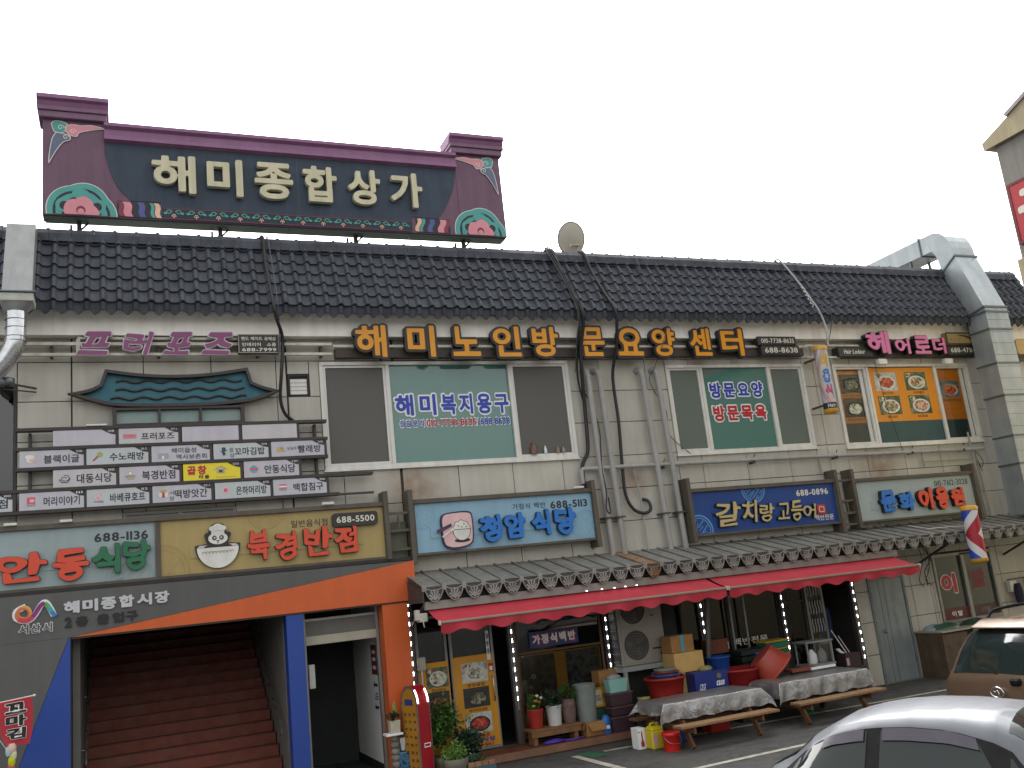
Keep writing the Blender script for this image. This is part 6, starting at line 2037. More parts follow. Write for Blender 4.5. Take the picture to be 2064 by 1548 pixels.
T = thing('styrofoam_box', 'mint green plastic box on top of the plum storage boxes', 'box', (8.12, -.52, .80))
part('body', MB().loft([[(8.12 + a * q, -.52 + b * q * .6, z) for a, b in ((-1, -1), (1, -1), (1, 1), (-1, 1))] for z, q in ((.80, .165), (1.03, .19))], smooth=False), M('mint', '83b3aa', .6, var=.06), T, bevel=.008)
part('bundle', MB().loft([[(8.10 + r * math.cos(t), -.52 + r * .6 * math.sin(t), z) for t in [2 * math.pi * k / 12 for k in range(12)]] for z, r in ((1.03, .13), (1.07, .14), (1.11, .06))]), M('bundle_grey', '8d938f', .8, var=.15), T)
T = carton('yellow printed carton standing on the green crate beside the tall jar', 7.78, 8.02, -.30, -.08, .56, .90, M('carton_ochre', 'b98a24', .7, var=.12))
part('label_print', MB().flat(rect(7.79, 7.93, .60, .86), -.303), M('label_cream', 'c4b796', .6), T)
for k in range(3):
    part('print_line', MB().flat(rect(7.81, 7.91 - .01 * k, .68 + k * .035, .695 + k * .035), -.306), ink, T)
carton('open brown carton behind the mint green box', 7.92, 8.28, -.30, .0, .90, 1.17, card)
T = thing('crate', 'dark green crate under the yellow printed carton', 'crate', (7.9, -.2, ZD))
part('body', MB().box(7.74, 8.06, -.36, -.06, ZD, .55), M('crate_green', '1c3a2e', .5, var=.12), T, bevel=.008)
part('mark', MB().flat(oval(7.88, .34, .05, .07, 12), -.363), M('crate_mark', '3a6a52', .5), T)
T = thing('garden_hose', 'coiled purple hose lying on the deck below the plank bench', 'hose', (6.8, -.45, ZD))
part('coil', MB().tube([(6.82 + (.22 - .0022 * i) * math.cos(i * .42), -.50 + (.10 - .0009 * i) * math.sin(i * .42), ZD + .016 + .0006 * i) for i in range(50)], .011, 6), M('hose_purple', '4a34a8', .4), T)
part('tail', MB().tube(smoothpath([(7.0, -.52, ZD + .015), (7.2, -.56, ZD + .015), (7.38, -.50, ZD + .015)], 6), .014, 6), M('hose_purple', '4a34a8'), T)

# outdoor cooling unit on a steel stand
T = thing('cooling_unit', 'tall cream outdoor cooling unit with two round fans on a steel stand', 'air conditioner', (8.9, -.3, 0))
acm = M('ac_cream', '918d82', .5, var=.05, dirt=.12)
part('casing', MB().box(8.42, 9.38, -.32, .04, 1.18, 2.56), acm, T, bevel=.012)
for zc in (1.53, 2.18):
    f = part('fan_grille', MB().prism([rect(8.47, 9.05, zc - .31, zc + .31), oval(8.76, zc, .265, .27, 28)], -.32, -.332), acm, T)
    part('fan_well', MB().flat(oval(8.76, zc, .268, .273, 28), -.3215), M('fan_dark', '45433d', .7), f)
    for r in (.07, .12, .17, .22, .26):
        part('guard_ring', MB().tube([(8.76 + r * math.cos(a), -.332, zc + r * math.sin(a)) for a in [2 * math.pi * k / 24 for k in range(25)]], .004, 4), M('guard_grey', '7a776e', .5), f)
    for k in range(3):
        a = 2 * math.pi * k / 3 + .5
        part('fan_blade', MB().flat([(8.76, zc), (8.76 + .24 * math.cos(a), zc + .24 * math.sin(a)), (8.76 + .22 * math.cos(a + .5), zc + .22 * math.sin(a + .5)), (8.76 + .1 * math.cos(a + .7), zc + .1 * math.sin(a + .7))], -.325), M('blade_grey', '4c4a45', .5), f)
part('badge', MB().flat(rect(9.12, 9.20, 2.02, 2.05), -.323), M('badge_red', '7a4a48', .5), T)
part('badge', MB().flat(rect(9.10, 9.30, 1.42, 1.45), -.323), ink, T)
part('vent_opening', MB().box(9.26, 9.36, -.325, -.31, 1.22, 1.36), ink, T)
part('side_coil', MB().box(8.40, 8.42, -.28, .02, 1.22, 2.5), M('coil_dark', '3a3a38', .6), T)
for k in range(9):
    part('coil_bar', MB().box(8.394, 8.402, -.28, .02, 1.26 + k * .14, 1.27 + k * .14), M('guard_grey', '7a776e'), T)
stn = M('stand_grey', '8d9490', .5, var=.1)
part('stand_top', MB().box(8.38, 9.46, -.38, .06, 1.09, 1.175), stn, T)
for x in (8.42, 9.36):
    part('stand_leg', MB().box(x, x + .06, -.36, -.30, 0, 1.088), stn, T)
    part('stand_leg', MB().box(x, x + .06, .0, .04, 0, 1.088), stn, T)

# boxes, tubs and crates in front of the dark window
T = thing('red_tub', 'large red plastic tub holding basins, in front of the cooling unit', 'tub', (8.95, -.9, .45))
part('tub', MB().lathe([(.26, 0), (.30, .2), (.345, .42), (.375, .43), (.38, .47), (.35, .47), (.34, .43)], 28, (8.95, -.85, .50)), M('tub_red', '8f241c', .45, var=.08), T)
part('tub_base', MB().lathe([(.30, 0), (.30, .5)], 20, (8.95, -.85, 0)), dpost, T)
for r, z, c, nm in ((.27, .98, '3f6fae', 'blue'), (.25, 1.02, '7d2a2a', 'red'), (.21, 1.07, '8f9490', 'steel')):
    part('basin', MB().lathe([(r * .6, -.05), (r * .9, .0), (r, .02), (r * 1.03, .03), (r * .95, .03)], 22, (9.0, -.82, z)), M('basin_' + c, c, .4), T)
carton('cardboard box with blue tape, topmost in front of the dark window', 9.22, 9.70, -.78, -.42, 1.33, 1.63, card, M('tape_blue', '3aa0b8', .4))
carton('yellow cardboard box under the blue-taped box', 9.22, 9.84, -.82, -.40, .98, 1.325, card_y)
carton('yellow cardboard box at the bottom of its stack beside the beer box', 9.18, 9.44, -.80, -.40, .003, .975, card_y)
T = carton('dark blue printed beer box with white lettering beside the red tub', 9.42, 10.12, -1.10, -.72, .50, .97, M('beer_blue', '1b2f78', .5, var=.12, scale=8))
text('cass', 9.86, 10.03, .70, .79, -1.103, decwhite, T, .05, shear=.25)
text('cass', 9.50, 9.62, .66, .77, -1.103, decwhite, T, .0, shear=.25)
part('roundel', MB().flat(oval(9.93, .87, .05, .05, 14), -1.103), M('roundel_olive', '6b6a4a', .5), T)
T = thing('beer_plinth', 'dark wooden plinth under the printed beer box', 'plinth', (9.77, -.9, 0))
part('plinth', MB().box(9.45, 10.1, -1.08, -.75, 0, .498), dpost, T)
part('stone', MB().loft([[(9.80 + r * math.cos(t), -.90 + r * .7 * math.sin(t), z) for t in [2 * math.pi * k / 14 for k in range(14)]] for z, r in ((.972, .12), (1.0, .14), (1.04, .10), (1.055, .04))]), M('stone_olive', '8d8a66', .85, var=.2, scale=14), None, label='olive grey stone resting on the beer box', cat='stone')


def tub(name, label, x, y, z, r0, r1, hgt, col, tilt=None, base=0):
    T = thing(name, label, 'tub', (x, y, z), local=True)
    if base:
        part('base', MB().box(-r0 * .8, r0 * .8, -r0 * .8, r0 * .8, -base, -.002), dpost, T)
    part('tub', MB().lathe([(r0, 0), (r0 + (r1 - r0) * .9, hgt * .9), (r1 * 1.05, hgt * .92), (r1 * 1.06, hgt), (r1 * .97, hgt), (r0 * .95, .03), (.001, .03)], 28), M('tub_' + col, col, .45, var=.08), T)
    if tilt:
        T.rotation_euler = tilt
    return T


tub('blue_tub', 'blue plastic tub behind the beer box', 10.38, -.45, .717, .19, .24, .42, '1f4f9c')
tub('red_tub', 'dark red rubber tub standing behind the left picnic table', 10.50, -.92, .46, .30, .40, .46, '8a1f1f', base=.459)
tub('blue_tub', 'blue tub half hidden behind the tilted red tub', 11.25, -.45, .717, .20, .26, .40, '2556a8')
tt = tub('red_tub', 'brick-red rubber tub lying tilted on the edge of the right table', 10.86, -1.14, 1.10, .27, .38, .38, '9c3d2c')
tt.rotation_mode = 'QUATERNION'
tt.rotation_quaternion = Vector((.60, -.28, -.75)).to_track_quat('Z', 'Y')
part('crate_support', MB().box(10.1, 11.85, -.65, -.25, 0, .715), dpost, None, label='dark low shelf carrying the tubs behind the picnic tables', cat='shelf')
T = thing('green_crate', 'green plastic crate with yellow handles in front of the dark window', 'crate', (11.7, -.5, .95))
part('body', MB().loft([[(11.70 + a * q, -.45 + b * q * .6, z) for a, b in ((-1, -1), (1, -1), (1, 1), (-1, 1))] for z, q in ((.95, .23), (1.24, .28))], smooth=False), M('crate_teal', '1c6a55', .45, var=.08), T, bevel=.008)
part('crate_base', MB().box(11.5, 11.9, -.6, -.3, .717, .948), dpost, T)
part('lid', MB().box(11.40, 12.0, -.65, -.25, 1.245, 1.28), M('lid_yellow', 'b8912a', .45), T, bevel=.01)
for z in (1.02, 1.13):
    part('handle', MB().tube(smoothpath([(11.46, -.60, z + .05), (11.52, -.64, z), (11.7, -.65, z - .01), (11.9, -.64, z), (11.97, -.60, z + .05)], 4), .012, 6), M('lid_yellow', 'b8912a'), T)
T = thing('black_crates', 'stack of dark crates left of the green crate', 'crate', (11.0, -.45, .72))
for k in range(4):
    part('crate', MB().box(10.80, 11.40, -.68, -.25, .72 + k * .12, .825 + k * .12), M('crate_black', '1d2422', .5, var=.12), T, bevel=.012)
carton('brown wooden box above the blue tub, against the dark window', 10.35, 10.78, -.30, -.02, 1.16, 1.42, M('box_redbrown', '6b3a22', .7, var=.15))
T = thing('steel_rack', 'small steel rack between the green crate and the ornamental door', 'rack', (12.7, -.4, 0))
for x in (12.38, 12.98):
    for y in (-.6, -.25):
        part('leg', MB().box(x, x + .03, y, y + .03, 0, 1.12), stn, T)
for z in (.68, 1.12):
    part('shelf', MB().box(12.36, 13.03, -.62, -.20, z, z + .03), stn, T)
T = thing('plum_box', 'dark plum box with mop handles standing on the right picnic table', 'box', (13.4, -.5, .6))
part('body', MB().box(13.24, 13.62, -.66, -.40, .55, .82), plum, T, bevel=.006)
part('label_print', MB().flat(rect(13.25, 13.32, .60, .74), -.663), M('print_pink', 'b09aa0', .5), T)
part('handle', MB().tube([(13.42, -.5, .82), (13.30, -.3, 1.28)], .010, 6), pvc, T)
part('handle', MB().tube([(13.50, -.5, .82), (13.46, -.3, 1.15)], .008, 6), pvc, T)
part('glove', MB().loft([[(13.18 + dx + .05 * math.cos(t), -.60 + .03 * math.sin(t), z) for t in [2 * math.pi * k / 8 for k in range(8)]] for z, dx in ((.84, .06), (.88, 0), (.94, -.06))]), decwhite, T)
part('box_stand', MB().box(13.2, 13.7, -.68, -.36, 0, .548), dpost, T)
T = thing('leaning_pole', 'bent grey pole leaning from the awning behind the beer box', 'pole', (10.2, -.5, 0))
part('shaft', MB().tube([(10.16, -.45, .02), (10.2, -.45, 1.2), (10.34, -.5, 2.4)], .055, 10), fpost, T)
for x, lab in ((11.05, 'thin grey post left in the dark shop window'), (11.38, 'thin grey post right in the dark shop window')):
    part('window_post', MB().tube([(x, -.12, .2), (x + .02, -.12, 2.2)], .022, 8), alu2, None, label=lab, cat='post', group='posts before the dark window')

# jerrycan, bucket and product box on the ground
T = thing('jerrycan', 'yellow plastic jerrycan with a pink label on the ground by the table', 'jerrycan', (8.0, -1.85, 0))
yl = M('plastic_yellow', 'c4b422', .4, var=.06)
jb = part('body', MB().box(7.90, 8.14, -1.98, -1.74, 0, .30), yl, T, bevel=.025)
part('shoulder', MB().loft([[(8.02 + a * q, -1.86 + b * q, z) for a, b in ((-1, -1), (1, -1), (1, 1), (-1, 1))] for z, q in ((.295, .118), (.34, .10), (.36, .08))], smooth=False), yl, T, bevel=.012)
part('handle', MB().tube(smoothpath([(7.95, -1.86, .345), (7.96, -1.86, .39), (8.02, -1.86, .40), (8.07, -1.86, .385), (8.08, -1.86, .34)], 4), .018, 8), yl, T)
part('cap', MB().lathe([(.03, .35), (.03, .395), (.001, .40)], 12, (8.11, -1.80, 0)), decwhite, T)
part('label_print', MB().flat(rect(7.92, 8.0, .06, .24), -1.983), M('label_pink', 'c99aa0', .5), T)
T = thing('red_bucket', 'bright red lidded bucket with a wire handle on the ground', 'bucket', (8.09, -2.25, 0))
rb = M('plastic_red', 'c2231c', .4, var=.06)
part('pail', MB().lathe([(.125, 0), (.142, .235), (.152, .24), (.152, .26), (.148, .265)], 26, (8.09, -2.25, 0)), rb, T)
part('lid', MB().lathe([(.155, .262), (.155, .285), (.14, .29), (.13, .282), (.001, .282)], 26, (8.09, -2.25, 0)), rb, T)
part('bail', MB().tube(smoothpath([(7.94, -2.27, .23), (7.97, -2.40, .15), (8.09, -2.42, .12), (8.2, -2.38, .15), (8.24, -2.27, .23)], 4), .004, 5), steel, T)
for k in range(3):
    part('print_line', MB().box(8.12, 8.19 - .01 * k, -2.3915 + .002 * k, -2.389 + .002 * k, .09 + k * .04, .105 + k * .04), M('print_darkred', '6d1210', .5), T)
T = carton('white product box printed with a red drink bottle beside the jerrycan', 7.78, 7.93, -1.72, -1.50, 0, .33, decwhite, name='product_box')
bo = part('bottle_print', MB().flat(smoothpath([(7.83, .04), (7.825, .10), (7.845, .15), (7.845, .22), (7.85, .28), (7.865, .28), (7.87, .22), (7.87, .15), (7.89, .10), (7.885, .04), (7.83, .04)], 2)[:-1], -1.723), M('print_crimson', 'a02a3a', .5), T)
part('corner_mark', MB().flat(rect(7.79, 7.82, .26, .28), -1.723), M('mark_green', '2f8a5a', .5), T)

# picnic tables under silver cloths
wd = M('table_wood', '6b4a30', .7, var=.22, scale=6, streak=.1, dirt=.2)
wdl = M('table_wood_light', '8a6a48', .7, var=.2, scale=6)
cloth_m = bpy.data.materials.new('silver_cloth')
cloth_m.use_nodes = True
n_, l_ = cloth_m.node_tree.nodes, cloth_m.node_tree.links
b_ = n_['Principled BSDF']
b_.inputs['Base Color'].default_value = (.46, .48, .49, 1)
b_.inputs['Metallic'].default_value = .65
b_.inputs['Roughness'].default_value = .30
g_ = n_.new('ShaderNodeNewGeometry')
v_ = n_.new('ShaderNodeTexVoronoi')
v_.inputs['Scale'].default_value = 11
v_.inputs['Randomness'].default_value = .25
l_.new(g_.outputs['Position'], v_.inputs['Vector'])
wv_ = n_.new('ShaderNodeMath'); wv_.operation = 'SINE'
ml_ = n_.new('ShaderNodeMath'); ml_.operation = 'MULTIPLY'; ml_.inputs[1].default_value = 34
l_.new(v_.outputs['Distance'], ml_.inputs[0]); l_.new(ml_.outputs[0], wv_.inputs[0])
no_ = n_.new('ShaderNodeTexNoise'); no_.inputs['Scale'].default_value = 60
l_.new(g_.outputs['Position'], no_.inputs['Vector'])
ad_ = n_.new('ShaderNodeMath'); ad_.operation = 'ADD'
l_.new(wv_.outputs[0], ad_.inputs[0]); l_.new(no_.outputs['Fac'], ad_.inputs[1])
bp_ = n_.new('ShaderNodeBump'); bp_.inputs['Strength'].default_value = .32; bp_.inputs['Distance'].default_value = .01
l_.new(ad_.outputs[0], bp_.inputs['Height']); l_.new(bp_.outputs[0], b_.inputs['Normal'])
cr_ = n_.new('ShaderNodeMapRange'); cr_.inputs['From Min'].default_value = -1; cr_.inputs['To Min'].default_value = .26; cr_.inputs['To Max'].default_value = .42
l_.new(wv_.outputs[0], cr_.inputs['Value'])
l_.new(cr_.outputs[0], b_.inputs['Base Color'])


def picnic(x, y, label):
    T = thing('picnic_table', label, 'table', (x, y, 0), local=True, group='picnic tables under silver cloths')
    for k in range(5):
        part('top_plank', MB().box(-.92, .92, -.36 + k * .146, -.36 + k * .146 + .138, .66, .70), wd, T, bevel=.004)
    for s in (-1, 1):
        for k in range(2):
            yy = s * .72 + (k - .5) * .145
            part('bench_plank', MB().box(-.95, .95, yy - .066, yy + .066, .36, .40), wdl if s < 0 else wd, T, bevel=.004)
    for x_ in (-.66, .66):
        part('cross_beam', MB().box(x_ - .045, x_ - .005, -.82, .82, .26, .358), wd, T, bevel=.004)
        part('top_beam', MB().box(x_ - .045, x_ - .005, -.34, .34, .565, .658), wd, T, bevel=.004)
        for s in (-1, 1):
            part('leg', MB().bar((x_ + .02, s * .62, .01), (x_ + .02, s * .22, .655), .045, .105, (0, 1, 0)), wd, T)
    part('stretcher', MB().bar((-.62, 0, .31), (.62, 0, .31), .04, .09), wd, T)
    return T


def tcloth(x, y, label, seed, ov):
    rnd = np.random.RandomState(seed)
    ph = rnd.rand(6) * 6
    ax, ay, top = .96, .40, .712

    def fn(u, v):
        lx0, lx1, ly0, ly1 = ov
        p = -ax - lx0 + (2 * ax + lx0 + lx1) * u
        q = -ay - ly0 + (2 * ay + ly0 + ly1) * v
        ex = max(0, -ax - p, p - ax)
        ey = max(0, -ay - q, q - ay)
        sx_, sy_ = math.copysign(1, p), math.copysign(1, q)
        e = math.hypot(ex, ey)
        px, py = min(max(p, -ax), ax), min(max(q, -ay), ay)
        rip = .012 * math.sin(p * 6 + ph[0]) * min(1, ey * 5) + .012 * math.sin(p * 23 + ph[1]) * min(1, ey * 5)
        rip2 = .03 * math.sin(q * 11 + ph[2]) * min(1, ex * 5)
        cor = min(ex, ey)
        xx = px + sx_ * (.04 * (1 - math.exp(-ex * 12)) + ex * .10 + cor * .40 + rip2)
        yy = py + sy_ * (.04 * (1 - math.exp(-ey * 12)) + ey * .06 + cor * .30 + rip)
        zz = top - max(0, e - .02) * .95 + cor * .10 + .005 * math.sin(p * 7 + ph[3]) * math.sin(q * 9 + ph[4]) + .012 * math.sin(p * 14 + ph[5]) * min(1, e * 4)
        c1 = noise.noise(Vector((p * 5 + seed, q * 5, e * 3))) * .022 * min(1, e * 6) + noise.noise(Vector((p * 11, q * 11 + seed, 2))) * .006 * min(1, .25 + e * 5)
        return (xx + c1 * .6, yy - c1, zz + c1 * .5 * min(1, e * 8) + .4 * abs(c1) * (e < .01))
    T = thing('tablecloth', label, 'tablecloth', (x, y, 0), local=True, group='silver tablecloths')
    part('cloth', MB().grid(fn, 110, 64), cloth_m, T)
    return T


TA, TB = (9.0, -1.83), (11.42, -1.72)
picnic(*TA, 'wooden picnic table nearer the red bucket')
picnic(*TB, 'wooden picnic table nearer the grey steel door')
tcloth(*TA, 'silver embossed cloth on the table nearer the red bucket', 3, (.22, .26, .30, .2))
tcloth(*TB, 'silver embossed cloth on the table nearer the grey steel door', 8, (.30, .10, .33, .2))
T = thing('storage_tin', 'pale yellow tin standing between the plum boxes and the left table', 'tin', (8.45, -1.0, 0))
part('can', MB().lathe([(.11, .42), (.11, .68), (.115, .685), (.115, .70), (.001, .70)], 20, (8.40, -.98, 0)), M('tin_yellow', 'a39a5c', .4, .2, var=.1), T)
part('tin_stand', MB().box(8.28, 8.55, -1.12, -.84, 0, .418), dpost, T)
tub('green_tub', 'small green tub on the ground under the right picnic table', 11.55, -1.35, 0, .12, .14, .14, '1c7a55')
part('red_crate', MB().box(9.35, 9.75, -1.5, -1.2, .0, .30), M('crate_red', 'a8241c', .5), None, bevel=.01, label='red crate under the left picnic table', cat='crate')
part('blue_crate', MB().box(8.35, 8.75, -1.75, -1.45, .0, .33), M('crate_blue', '24367c', .5), None, bevel=.01, label='dark blue crate under the left end of the left picnic table', cat='crate')

# ================================================================ ENTRANCE PLANTS AND THE ARCHED SIGN
T = thing('arched_sign', 'red arched pavement sign with yellow faces beside the orange column', 'sign', (4.30, -.65, 0))
ar = [(-.93, .03)] + [(-.66 - .27 * math.cos(a), 1.18 + .30 * math.sin(a)) for a in [R(12 * i) for i in range(16)]] + [(-.39, .03)]
rdm = M('arch_red', '9c1622', .35, var=.06)
yel = M('arch_yellow', 'a8741c', .5, var=.1, scale=8)
part('shell', MB().prism(ar, 4.16, 4.46, 'x'), rdm, T)
for x in (4.147, 4.462):
    part('trim', MB().prism([inset(ar, -.008), inset(ar, .03)], x, x + .012, 'x'), M('arch_trim', '8d8b88', .3, .6), T)
fc = part('face_panel', MB().prism(inset(ar, .035), 4.150, 4.159, 'x'), yel, T)
part('title_print', xwall(rect(-.79, -.52, 1.17, 1.27), 4.147), M('print_navy', '2d3a78', .5), fc)
rq = random.Random(5)
for r in range(8):
    for c_ in range(3):
        zz = 1.05 - r * .12
        part('menu_print', xwall(rect(-.85 + c_ * .15 + rq.uniform(-.01, .01), -.78 + c_ * .15, zz - .028 - rq.uniform(0, .02), zz), 4.147), M('print_olive', '57401a', .6), fc)
for x in (4.165, 4.425):
    arc = [(-.66 - .278 * math.cos(a), 1.18 + .308 * math.sin(a)) for a in [R(4 + 9 * i) for i in range(6)]]
    part('lit_edge', MB().tube([(x + .015, p[0], p[1]) for p in arc], .014, 6), M('lit_tube', (1, .98, .9), .4, emit=2.2), T)
T.rotation_euler = (0, 0, R(19))
T.scale = (.76, .82, .97)
T.location.x += .05
part('handle_plate', MB().prism([rect(4.26, 4.42, .50, .57), rect(4.275, 4.405, .515, .555)], -.935, -.94), decwhite, T)

T = thing('plant_shelf', 'narrow white shelf on stones holding small planters before the orange column', 'shelf', (4.1, -.6, 0))
part('shelf_board', MB().box(3.86, 4.14, -.62, -.38, .70, .735), decwhite, T, bevel=.006)
rq = random.Random(9)
for k in range(7):
    z = .02 + k * .10
    r = rq.uniform(.06, .085)
    part('stone', MB().loft([[(4.02 + rq.uniform(-.01, .01) + r * q * math.cos(t), -.5 + r * q * math.sin(t), z + dz) for t in [2 * math.pi * i / 10 for i in range(10)]] for dz, q in ((-.02, .5), (.0, .95), (.05, 1.0), (.078, .6))]), M('cobble', '77756a', .9, var=.25, scale=12, ov=.2), T)
potted('potted_plant', 'cream square planter with a red-tinged plant on the narrow shelf', 4.03, -.50, .736, [(.075, 0), (.085, .19)], M('planter_cream', 'b4b09a', .6), .13, .09, 120, .05, leafd, 12, squarepot=True)
potted('potted_plant', 'white ribbed planter with trailing leaves standing on the blue glazed pot', 4.20, -.42, .44, [(.08, 0), (.10, .20)], potw, .12, .09, 110, .05, leafm, 13, squarepot=True)
T = thing('glazed_pot', 'blue glazed pot standing below the white planters', 'pot', (4.16, -.45, 0))
part('pot', MB().lathe([(.10, 0), (.14, .1), (.17, .28), (.15, .40), (.16, .43), (.12, .43)], 24, (4.18, -.45, 0)), mottled('blue_glaze', ['14263a', '2c5070', '4f7a90', '1d3850'], 16, .2, bump=.1), T)
part('leaf_blade', MB().flat(ribbon(smoothpath([(4.10, 1.0), (4.06, 1.12), (4.07, 1.22)], 4), [.03, .05, .06, .06, .05, .04, .03, .02, .005]), -.44), leafl, [o for o in C.objects if o.get('label', '').startswith('cream square planter')][0])


def bush(label, x, y, r, h0, rz, n, s, lm, seed, pc):
    T = thing('potted_bush', label, 'plant', (x, y, 0), group='potted bushes beside the arched sign')
    part('pot', MB().lathe([(.13, 0), (.19, .16), (.21, .26), (.19, .27), (.18, .22)], 20, (x, y, 0)), M('bushpot_' + pc, pc, .7, var=.15), T)
    part('stem', stems(x, y, .2, h0 + rz, r * .8, 9, seed), M('stem_brown', '4a4a2a'), T)
    part('foliage', foliage(x, y, h0, r, r * .8, rz, n, s, seed), lm, T)


bush('tall leafy bush in a pot right behind the arched sign', 4.80, -.62, .30, .78, .34, 1900, .065, leafm, 21, '6b6450')
bush('low spreading dark bush in front of the glass door poster', 5.16, -.72, .27, .46, .22, 1600, .06, leafd, 22, '3a4a50')
bush('small pale-edged bush in a grey pot at the foot of the arched sign', 4.86, -.98, .20, .36, .15, 700, .05, leafl, 23, '6d6a5c')
T = thing('planter_trough', 'low planter edged with small bricks in front of the dark bush', 'planter', (5.2, -1.05, 0))
part('tray', MB().box(5.0, 5.48, -1.14, -.92, 0, .10), M('tray_blue', '3c5a66', .6), T)
for k in range(4):
    part('brick', MB().box(5.02 + k * .115, 5.02 + k * .115 + .108, -1.12, -1.04, .10, .17), M('brick_buff', '8d6a4c', .8, var=.2, ov=.12), T, bevel=.005)
part('foliage', foliage(5.24, -.98, .20, .2, .06, .07, 120, .04, 31), leafm, T)
T = thing('junction_box', 'cream junction box on the post beside the orange column', 'electrical box', (4.66, -.08, 1.55))
part('case', MB().box(4.62, 4.76, -.13, -.045, 1.60, 1.82), M('box_cream', 'a5a290', .5), T, bevel=.01)
part('conduit', MB().tube([(4.69, -.08, 1.6), (4.69, -.08, 1.2)], .012, 6), pvc, T)

# ================================================================ RED BANNER AT THE LEFT EDGE
T = thing('banner_flag', 'red hanging banner with black letters on a rod at the left edge', 'banner', (-1.3, -1.5, 0))
bx0, bx1, by = -1.53, -1.13, -1.5


def ban(u, v):
    w_ = 1 - .10 * v - .55 * max(0, v - .72) ** 1.2 * 2.2
    cx = (bx0 + bx1) / 2 + .05 * v
    return (cx + (u - .5) * (bx1 - bx0) * w_ + .01 * math.sin(v * 6), by + .05 * math.sin(u * 3.1) * (.3 + v) - .03, 2.05 - .56 * v + .03 * u * (1 - v))


part('cloth', MB().grid(ban, 16, 24), M('banner_red', 'b0303a', .8, var=.08), T)
for j, ch in enumerate('꼬마김'):
    for wt, m, dy_, e in ((.10, decwhite, .006, .02), (.05, blk_l, .010, 0)):
        mb = MB()
        mb.flat(fit(glyph(ch, wt), .16 - e, .80 + e, .06 + j * .28 - e * .5, .30 + j * .28 + e * .5), 0)
        vs_ = []
        for p in mb.v:
            j0 = .06 + j * .28
            v_q = j0 + (.30 - .06) - (p[2] - j0)
            q = ban(p[0], min(max(v_q, 0), 1))
            vs_.append((q[0], q[1] - dy_, q[2]))
        mb.v = vs_
        part('lettering', mb, m, T)
part('rod', MB().tube([(-1.75, -1.5, 2.03), (-1.10, -1.5, 2.09)], .010, 6), whitep, T)
part('rod_end', MB().lathe([(.001, 0), (.018, .01), (.018, .03), (.001, .04)], 8, (-1.10, -1.5, 2.07)), whitep, T)
part('pole', MB().tube([(-1.78, -1.5, 0), (-1.74, -1.5, 2.1)], .018, 8), steel, T)
part('cord', MB().tube([(-1.55, -1.5, 1.66), (-1.42, -1.5, 1.45)], .005, 5), whitep, T)
for k, (z, r, c, dx) in enumerate(((1.46, .055, 'c9b0a4', 0), (1.43, .045, 'a8b8c0', -.03), (1.38, .04, 'c9c9a0', .02), (1.30, .045, 'b8c020', 0), (1.19, .05, 'b04a40', -.01), (1.08, .05, 'b8402c', -.02))):
    part('knot', MB().loft([[(-1.36 + dx + r * q * math.cos(t), -1.5 + r * q * math.sin(t), z + dz) for t in [2 * math.pi * i / 10 for i in range(10)]] for dz, q in ((-.06, .7), (-.02, 1), (.03, .95), (.06, .6))]), M('knot_' + c, c, .8), T)

# ================================================================ CARS


def interp(tab, x, k):
    return float(np.interp(x, [t[0] for t in tab], [t[k] for t in tab]))


